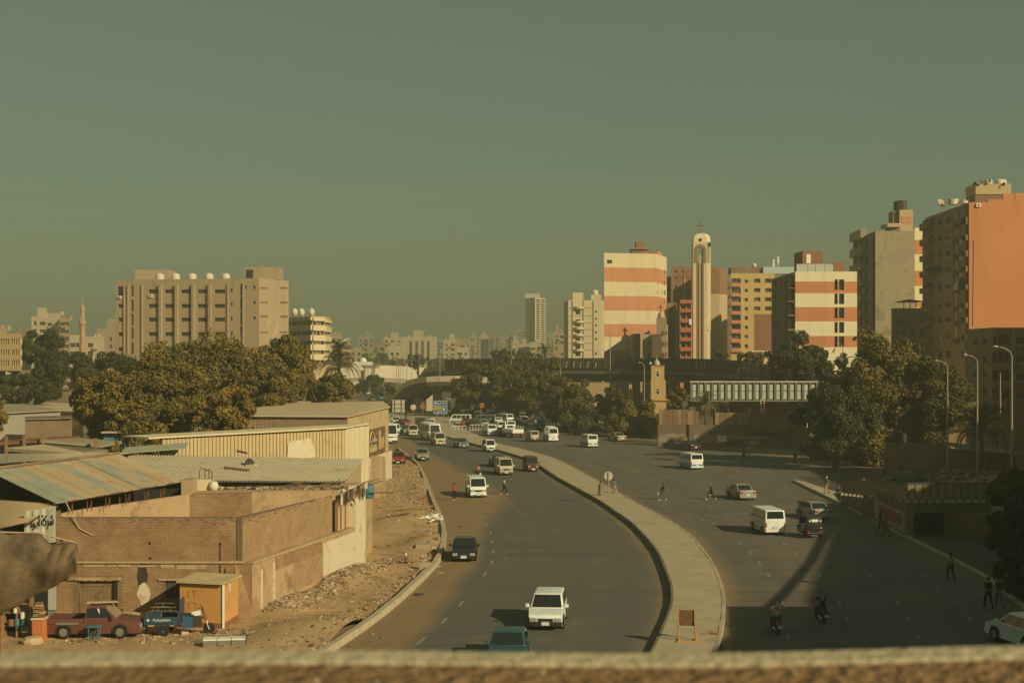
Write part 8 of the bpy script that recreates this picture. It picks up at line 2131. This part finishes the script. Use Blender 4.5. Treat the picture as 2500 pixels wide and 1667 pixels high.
def person(label,x,y,pose="stand",face=0,shirt="black",trou="black",hair="black",h=1.72,shoes="black",robe=None,bag=None,pack=None,cap=None,at=None,z=0.0):
 p=at or G(x,y,z);F_=figure(pose)
 t_=thing("person",label,"person",(p.x,p.y,p.z),R(face))
 s=h/1.72
 def put(me,nm,m_,idx=0):
  ob=bpy.data.objects.new(nm,me);COL.objects.link(ob);ob.parent=t_;ob.scale=(s,s,s)
  ob.material_slots[idx].link='OBJECT';ob.material_slots[idx].material=m_
  return ob
 put(F_["body"],"body",SKIN)
 if robe:put(F_["robe"],"robe",CL[robe]);put(F_["shirt"],"sleeves",CL[robe])
 else:put(F_["shirt"],"shirt",CL[shirt]);put(F_["trousers"],"trousers",CL[trou])
 put(F_["hair"],"cap" if cap else "hair",CL[cap or hair])
 for q in "LR":put(F_["shoe"+q],"shoe",CL[shoes])
 if bag:
  f_=F_["hand"]*s;M_=MW[t_.name]@Matrix.Translation(f_+Vector((-.02,0,-.05)))
  bt_=thing("shopping_bag",bag,"bag",M_.translation)
  mb=MB();mb.hexa([M_@Vector(q) for q in((-.05,-.2,-.36),(.05,-.2,-.36),(.05,.2,-.36),(-.05,.2,-.36),(-.07,-.17,-.06),(.07,-.17,-.06),(.07,.17,-.06),(-.07,.17,-.06))]);mb.build("pouch",[CL["white"]],bt_)
  mb=MB();mb.tube([M_@Vector((0,-.1,-.07)),M_@Vector((0,-.04,.02)),M_@Vector((0,.04,.02)),M_@Vector((0,.1,-.07))],.012,4);mb.build("handle",[CL["white"]],bt_)
 if pack:
  mb=MB();mb.box(-.15,.15,.12,.28,1.0,1.42);ob=bpy.data.objects.new("backpack",mesh_only(mb,[CL[pack]],bev=.05));COL.objects.link(ob);ob.parent=t_;ob.scale=(s,s,s)
 return t_
PE=person
PE("person in red top with both hands on the head beside the microbus",1109,1221,"hands_up",-10,"red","black",shoes="white")
PE("person in red striped shirt holding a white bag behind the microbus",1167,1169,"stand",160,"striper","black",bag="white carrier bag held by the person in red stripes")
PE("person in striped white shirt walking across the near carriageway",1231,1207,"walk",80,"stripew","black",shoes="white")
PE("person in long grey robe standing on the median by the round sign",1467,1216,"stand",160,robe="robe")
PE("person in dark jacket and tan trousers walking on the median",1500,1210,"walk",20,"teal","beige")
PE("person in black T-shirt and jeans with white bag crossing the road",1619,1221,"walk",-80,"black","jeans",bag="small white bag of the person in black T-shirt",shoes="white")
PE("person in grey shirt striding with a big white bag",1737,1219,"stride",-85,"grey","black",cap="beige",bag="big white bag of the striding person",shoes="white")
PE("person with white cap and tan trousers on the kerbed gore",2018,1204,"walk",-70,"grey","beige",cap="white",z=.2)
PE("person in dark clothes standing by the start of the railing",2047,1226,"stand",-20,"black","black",cap="grey",h=1.65)
PE("person with backpack and white shirt walking away in the side street",2157,1172,"walk",175,"white","jeans",pack="black")
PE("person in black shirt and brown trousers facing us in the side street",2200,1168,"walk",5,"black","orange")
PE("person in pale top beside the graffiti wall end",1941,1129,"stand",20,"pale","black")
PE("person in white shirt walking along the graffiti wall",1828,1117,"walk",170,"white","beige");PE("person in dark blue robe beside the one in white shirt",1816,1115,"stand",170,robe="teal")
PE("person in dark top on the shaded pavement by the painted wall",2150,1301,"walk",30,"black","black",z=.14);PE("person in brown top and jeans by the painted underpass wall",2163,1310,"walk",20,"brown","jeans",z=.14)
PE("person in pale shirt walking along the shaded kerb",2321,1415,"walk",190,"pale","black",z=.0);PE("left person of the dark pair at the right edge",2413,1484,"walk",185,"black","black",z=.14);PE("right person of the dark pair at the right edge",2440,1482,"walk",180,"black","grey",z=.14)
PE("person in red behind the bridge railing",2108,1204,"stand",150,"red","black");PE("smaller child in red beside the railing",2101,1203,"stand",150,"red","black",h=1.4);PE("person in brown behind the middle of the railing",2143,1205,"stand",180,"brown","black")
PE("bald person in pale green shirt at the right end of the railing",0,0,"stand",10,"pale","beige",hair="brown",at=P(2404,1222,113.5)*1.0);PE("small child looking over the railing near its right end",0,0,"stand",0,"black","black",h=1.55,at=P(2370,1228,113.5)*1.0)
PE("person standing alone on the island left of the direction sign",991,1026,"stand",0,"brown","black",z=.29);PE("short person in black on the island near the direction sign",1046,1022,"stand",90,"black","black",h=1.5,z=.29);PE("far person in teal in the shade of the ramp",996,1005,"stand",180,"teal","black");PE("person in orange at the shed corner on the island",957,1024,"stand",90,"orange","black",z=.29)
for i,(x,y,s_,t2,lab) in enumerate(((1268,1038,"white","black","person in white shirt left of the crowd"),(1288,1036,"black","black","person in black beside the white minivan"),(1330,1037,"grey","black","person in grey within the waiting crowd"),(1340,1042,"white","jeans","person in white within the waiting crowd"),(1349,1041,"black","black","person in black within the waiting crowd"),(1357,1043,"pale","black","person at the right end of the waiting crowd"),(1148,1030,"orange","black","person in orange next to the side view van"),(1311,1032,"beige","black","person in tan near the orange kiosk crowd"))):
 PE(lab,x,y,"stand" if i%2 else "walk",40*i,s_,t2)
for(x,y,hd,s_,lab) in((1903,1551,92,"check","rider in checked shirt on the red motorcycle"),(2016,1523,95,"black","rider in black with red scarf on the dark motorcycle")):
 q=G(x,y);fw=Vector((math.cos(R(hd)),math.sin(R(hd)),0));t_=PE(lab,0,0,"ride",hd+90,s_,"black",cap="red" if s_=="black" else None,at=q+fw*.72+Vector((0,0,-.02)))
mb=MB();q=G(2016,1523)+Vector((-.1,.55,0));
dq=G(992,1377);dg_=thing("dog","white and brown dog sitting on the dirt verge","dog",(dq.x,dq.y,verge_h(dq.x,dq.y)-.02),R(200))
v,f_=skin_mesh([(0,.12,.24),(0,.0,.38),(0,-.1,.52),(0,-.14,.64),(0,-.18,.72),(0,-.27,.70),(0,-.34,.68),(.07,-.12,.36),(.07,-.13,.18),(.07,-.16,.03),(-.07,-.12,.36),(-.07,-.13,.18),(-.07,-.16,.03),(.1,.12,.16),(.12,-.04,.14),(.11,.04,.03),(.11,-.08,.02),(-.1,.12,.16),(-.12,-.04,.14),(-.11,.04,.03),(-.11,-.08,.02),(0,.22,.1),(.05,.38,.06),(.05,-.15,.80),(-.05,-.15,.80)],[(0,1),(1,2),(2,3),(3,4),(4,5),(5,6),(2,7),(7,8),(8,9),(2,10),(10,11),(11,12),(0,13),(13,14),(14,15),(15,16),(0,17),(17,18),(18,19),(19,20),(0,21),(21,22),(4,23),(4,24)],[.13,.12,.11,.07,.075,.045,.03,.045,.03,.03,.045,.03,.03,.08,.055,.03,.03,.08,.055,.03,.03,.04,.02,.02,.02])
mb=MB();mb.add(v,f_,0);me=mesh_only(mb,[mat("dog_white",(.5,.45,.34),.95,.1,8,30),mat("dog_brown",(.14,.08,.045),.95,.1,8,30)],True)
for p_ in me.polygons:p_.material_index=1 if p_.center.y>0.02 or p_.center.z>.74 else 0
ob=bpy.data.objects.new("body",me);COL.objects.link(ob);ob.parent=dg_
mb=MB();mb.lathe((0,-.365,.69),[(.001,-.015),(.018,0),(.001,.015)],6);loc_part(dg_,"nose",mb,M_BLACK)
# signs
def post_sign(label,x,y,hp,build,z=.29,name="road_sign",r_=.04,lean=0):
 p=G(x,y,z);t_=thing(name,label,"sign",(p.x,p.y,z));mb=MB();mb.tube([(0,0,-.05),(lean,0,hp)],r_,6);loc_part(t_,"post",mb,M_POLE);build(t_,hp);return t_
def disc(m_,r_,face=0,ring=None):
 def f_(t_,hp):
  mb=MB();mb.lathe((0,-.07,hp),[(.02,-.015),(r_,-.015),(r_,.015),(.02,.015)],20,0,Matrix.Rotation(R(90),4,'X'));loc_part(t_,"sign_plate",mb,m_)
  if ring:
   mb=MB();mb.lathe((0,-.09,hp),[(r_*.78,-.008),(r_*.98,-.008),(r_*.98,.008),(r_*.78,.008)],20,0,Matrix.Rotation(R(90),4,'X'));loc_part(t_,"sign_rim",mb,ring)
 return f_
def rdisc(t_,hp):
 mb=MB();mb.lathe((0,.07,hp-.35),[(.02,-.015),(.42,-.015),(.42,.015),(.02,.015)],22,0,Matrix.Rotation(R(90),4,'X'));loc_part(t_,"sign_plate",mb,mat("sign_back",(.42,.42,.34),.7,.08,2,8))
post_sign("round sign seen from behind on the median",1485.5,1223,2.75,rdisc,.29,r_=.055)
post_sign("round pale sign on the island left of the no parking sign",1009,1027,2.9,disc(M_PCONC,.62));post_sign("faded red ringed round sign on the island",1032,1020,2.6,disc(mat("faded_disc",(.3,.22,.19),.8,.1,2,8),.6,ring=mat("faded_red",(.3,.1,.07),.8,.1,2,8)))
post_sign("round grey sign by the shed corner",965,1018,3.0,disc(M_MCONC,.6));
def keep(t_,hp):
 disc(mat("sign_blue",(.03,.16,.25),.6,0),.55)(t_,hp)
 mb=MB();mb.box(-.12,.12,-.12,-.09,hp-.32,hp+.3);mb.box(-.25,.25,-.125,-.095,hp+.02,hp+.12);loc_part(t_,"white_symbol",mb,M_WHITE)
post_sign("small blue round sign under the direction board",1083.5,1029,2.6,keep)
def board(label,x0,x1,ya,yb,D,m_,name="sign_board",posts=(.25,.75),back=False):
 a,b_=P(x0,ya,D),P(x1,yb,D);t_=thing(name,label,"sign",((a.x+b_.x)/2,D,0))
 mb=MB();mb.box(a.x,b_.x,D,D+.08,b_.z,a.z);mb.build("panel",[m_],t_)
 for f_ in posts:
  x=a.x+(b_.x-a.x)*f_;k=-.1 if back else.12;mb=MB();mb.tube([(x,D+k,-.05),(x,D+k,a.z)],.08,6);mb.build("post",[M_METAL],t_)
 return t_,a,b_
DS=305
t_,a,b_=board("blue direction sign with white lettering and orange strip",1060,1091,979,1009,DS,mat("direction_blue",(.035,.14,.20),.6,.1,1,6),"direction_sign")
w,h=b_.x-a.x,a.z-b_.z
mb=MB()
for bx_ in((a.x-.06,b_.x+.06,a.z,a.z+.07),(a.x-.06,b_.x+.06,b_.z-.07,b_.z),(a.x-.07,a.x,b_.z,a.z),(b_.x,b_.x+.07,b_.z,a.z),(a.x,b_.x,b_.z+h*.60,b_.z+h*.62)):mb.box(bx_[0],bx_[1],DS-.03,DS-.005,bx_[2],bx_[3])
mb.build("border",[M_WHITE],t_)
mb=MB();mb.box(a.x+w*.03,a.x+w*.76,DS-.03,DS-.005,b_.z+h*.29,b_.z+h*.52);mb.build("orange_strip",[mat("sign_orange",(.55,.25,.04),.6,0)],t_)
place_text("\uFEF1\uFEAE\uFE8B\uFE8D\uFEAA\uFEDF\uFE8D \uFEC1",M_WHITE,t_,(a.x+w*.28,DS-.03,b_.z+h*.70),(1,0,0),width=w*.66,height=h*.2,bold=True)
place_text("\uFEDE\uFEF4\uFEE8\uFEE4\uFEDF\uFE8D",M_WHITE,t_,(a.x+w*.2,DS-.03,b_.z+h*.06),(1,0,0),width=w*.42,height=h*.18,bold=True)
place_text("\uFE94\uFEF3\uFEAE\uFEEE\uFEBC\uFEE8\uFEE4\uFEDF\uFE8D",mat("sign_rust",(.36,.10,.02),.7,0),t_,(a.x+w*.14,DS-.04,b_.z+h*.33),(1,0,0),width=w*.55,height=h*.13,bold=True)
mb=MB();mb.box(a.x+w*.85,a.x+w*.89,DS-.03,DS-.005,b_.z+h*.15,b_.z+h*.45);mb.add([(a.x+w*.80,DS-.03,b_.z+h*.42),(a.x+w*.94,DS-.03,b_.z+h*.42),(a.x+w*.87,DS-.03,b_.z+h*.54)],[(0,1,2)]);mb.build("up_arrow",[M_WHITE],t_)
mb=MB();mb.tube([(a.x+w*(.13+.07*math.cos(q)),DS-.03,b_.z+h*(.80+.1*math.sin(q))) for q in[-.9+i*.5 for i in range(9)]],.09,5);mb.build("turn_arrow",[M_WHITE],t_)
t_,a,b_=board("blank pale back of a large road sign beside the shed",958,988,976,1006,290,mat("sign_back_pale",(.46,.44,.34),.8,.06,1,5),posts=(.22,.75),back=True)
for f_ in(.33,.66):
 mb=MB();mb.box(a.x,b_.x,289.86,289.98,b_.z+(a.z-b_.z)*f_-.05,b_.z+(a.z-b_.z)*f_+.05);mb.build("stiffener",[M_METAL],t_)
t_,a,b_=board("small orange notice board in the shade by the trees",1171,1182,984,995,300,mat("notice_orange",(.48,.13,.03),.7,.1,1,6),posts=(.3,))
for f_ in(.3,.6):
 mb=MB();mb.box(a.x+.1,b_.x-.1,299.95,299.99,b_.z+(a.z-b_.z)*f_,b_.z+(a.z-b_.z)*(f_+.12));mb.build("notice_line",[M_RUST],t_)
for i,(x0,x1,y,lab) in enumerate(((1101,1138,1055,"long white tubular barrier left of the bus park"),(1147,1176,1052,"second white tubular barrier nearer the vans"),(1375,1399,1050,"pale barrier in the shade right of the crowd"))):
 p,q=G(x0,y),G(x1,y-1);t_=thing("barrier",lab,"barrier",((p.x+q.x)/2,p.y,0));hb_=1.15
 mb=MB();mb.tube([p,p+uz*hb_,q+uz*hb_,q],.05,5);mb.build("frame",[M_WHITE],t_)
 for k in range(1,4):
  m_=p.lerp(q,k/4);mb=MB();mb.tube([m_,m_+uz*hb_],.045,5);mb.build("upright",[M_WHITE],t_)
 mb=MB();mb.tube([p+uz*.2,q+uz*.2],.03,4);mb.build("lower_rail",[M_WHITE],t_)
p=G(1676,1560,.3);t_=thing("wooden_board_stand","wooden stand with worn brown board on the median","stand",(p.x,p.y,.29),R(-4));M_OW=mat("orange_wood",(.42,.22,.07),.8,.12,3,12)
for s in(-1,1):
 mb=MB();mb.box(s*.4-.03,s*.4+.03,-.03,.03,0,1.45);loc_part(t_,"upright",mb,M_OW)
 mb=MB();mb.tube([(s*.42,-.6,.03),(s*.4,-.03,.85)],.035,4);loc_part(t_,"brace",mb,M_OW)
 mb=MB();mb.box(s*.4-.04,s*.4+.04,-.65,.15,0,.06);loc_part(t_,"foot",mb,M_OW)
mb=MB();mb.box(-.42,.42,.03,.06,.68,1.44);loc_part(t_,"panel",mb,mat("worn_brown_board",(.13,.075,.035),.9,.35,4,16))
mb=MB();mb.box(-.5,.62,-.66,-.6,.0,.07);loc_part(t_,"bottom_bar",mb,M_OW)
mb=MB();p=G(1735,1548,.3);mb.tube([(p.x-.5,p.y,.33),(p.x,p.y+.15,.36),(p.x+.35,p.y-.05,.34)],[.03,.09,.03],6);tag(mb.build("dropped_branch",[M_WOOD]),"dry twig lying on the median near the board","branch")
# lamp posts
def lamp(label,x,yt,D,arm=-.9,r_=.11,group=None,head=True):
 q=P(x,yt,D);t_=thing("lamp_post",label,"lamp post",(q.x,D,0),0,group)
 mb=MB();mb.tube([(q.x,D,-.05),(q.x,D,q.z*.5),(q.x,D,q.z-.6)],[r_*1.2,r_,r_*.75],7);mb.build("pole",[M_POLE],t_)
 if head:
  mb=MB();mb.tube([(q.x,D,q.z-.62),(q.x+arm*.12,D,q.z-.25),(q.x+arm*.45,D,q.z),(q.x+arm*.8,D,q.z+.12)],r_*.6,6);mb.build("arm",[M_POLE],t_)
  mb=MB();c=q.x+arm*1.1;mb.lathe((c,D,q.z+.16),[(.02,-.06),(.22,-.05),(.25,.0),(.1,.09)],10);mb.build("lamp_head",[M_PCONC],t_)
 return t_
lamp("left lamp post of the three behind the railing",2313,884,160,-1.1,.10);lamp("middle lamp post of the three behind the railing",2386,870,141,-1.1,.095);lamp("right lamp post of the three at the edge",2470,851,116,-1.2,.09)
lamp("short lamp right of the big dark tree",2369,962,165,-.7,.1);lamp("thin pole before the brown balcony block",2442,898,170,.5,.1,head=False)
for(x,y,D,lab) in((1998,826,262,"lamp post before the second striped block"),(1941,826,268,"lamp post at left corner of second striped block"),(2057,840,255,"lamp post in front of the striped windows"),(1490,812,303,"lamp post in front of the striped tower"),(1740,808,296,"lamp post right of the bell tower"),(1573,887,262,"white lamp left of the square minaret"),(1368,827,306,"lamp post below the light apartments"),(1337,840,320,"lamp post left of the light apartments")):
 lamp(lab,x,y,D,-.8,.1)
for(x,y,D) in((968,875,430),(977,872,440),(984,868,450),(993,858,460),(1005,866,470),(973,880,425)):lamp("slim lamp post in the cluster left of the ramp",x,y,D,-.8,.1,"lamp posts left of the ramp")
for(x,y,D,lab) in((1023,846,400,"lamp post above the ramp bend"),(1074,852,330,"lamp post on the curved ramp crest"),(1114,826,400,"tall slim lamp post before the far blocks"),(1146,820,350,"tallest slim lamp post left of the tree tops"),(1248,826,330,"lamp post right behind the tall narrow tree"),(910,868,560,"slim lamp post on the pale flyover")):lamp(lab,x,y,D,.7,.1)
# right hand shanty: rubble heap, low walls, statue like white cross
mb=MB()
hv,hf=[],[]
for j in range(10):
 for i in range(26):
  X=P(2330,868,142).x+i*.62;Y=140+j*1.1;hv.append((X,Y,max(.0,2.6*math.exp(-((j-5)/4.2)**2)*(1-abs(i-13)/22)+random.uniform(-.25,.3))))
for j in range(9):
 for i in range(25):a=j*26+i;hf.append((a,a+1,a+27,a+26))
tag(mesh_obj("rubble_heap",hv,hf,[mat("heap_tan",(.33,.235,.135),.95,.3,1.2,8,.5)]),"tan heap of broken slabs beyond the railing at right","rubble")
scatter("broken_slabs",[(P(2330,868,142).x+random.uniform(0,16),140+random.uniform(0,9)) for i in range(260)],RUB,.15,.5,lambda X,Y:2.2*math.exp(-((Y-145.5)/4.6)**2)+.15,.5)
q0,q1=P(2160,868,168),P(2310,868,166);t_=thing("shanty_wall","dark low shanty wall under the big dark tree","wall",(q0.x,168,0));vwall(q0.xy,q1.xy,-.1,4.0,M_DBROWN,"wall",t_)
q2=P(2480,868,160);t_=thing("shanty_shed","low shanty shed with sagging dark roof behind the palm","shed",(q1.x,160,0));vwall(q1.xy,q2.xy,-.1,3.4,M_DBROWN,"wall",t_);mb=MB();mb.hexa([(q1.x,159,3.6),(q2.x,155,3.2),(q2.x,163,3.4),(q1.x,169,3.9),(q1.x,159,3.75),(q2.x,155,3.35),(q2.x,163,3.55),(q1.x,169,4.05)]);mb.build("roof",[M_MCONC],t_)
p=P(2209,1060,167.5);t_=thing("white_figure_sign","small white signboard glimpsed between the dark crowns","sign",(p.x,167.5,0));mb=MB();mb.box(p.x-.12,p.x+.2,167.4,167.6,p.z-1.3,p.z+.1);mb.build("panel",[M_WHITE],t_);mb=MB();mb.tube([(p.x,167.6,0),(p.x,167.6,p.z)],.06,5);mb.build("post",[M_METAL],t_)
for i,(x,y,c,lab) in enumerate(((2270,1160,"grey_metal","grey drum behind the railing"),(2287,1150,"brick_bits","terracotta pot behind the railing"),(2297,1144,"red_paint_panel","red bundle on the pot stall behind the railing"),(2304,1166,"blue_metal","blue sack at the foot of left lamp post"))):
 p=G(x,y+14);mb=MB();mb.lathe(p,[(.3,0),(.42,.25),(.4,.6),(.25,.8),(.28,.95)],10);tag(mb.build("stall_goods",[MATS[c]]),lab,"container")
q=G(2190,1172);sc_=V("sedan",2213,1185,178,PGR,"dark car roof just visible behind the railing")
# ================================================================ the air
hz=MB();hz.box(-1950,1950,-130,3650,-1.2,92)
m=bpy.data.materials.new("haze_air");m.use_nodes=True
n,l=m.node_tree.nodes,m.node_tree.links
n.clear()
vo=n.new("ShaderNodeVolumePrincipled");vo.inputs["Density"].default_value=0.00078
vo.inputs["Color"].default_value=(0.43,0.485,0.36,1);vo.inputs["Anisotropy"].default_value=0.0
ou=n.new("ShaderNodeOutputMaterial");l.new(vo.outputs[0],ou.inputs["Volume"])
stuff(hz.build("haze",[m]))
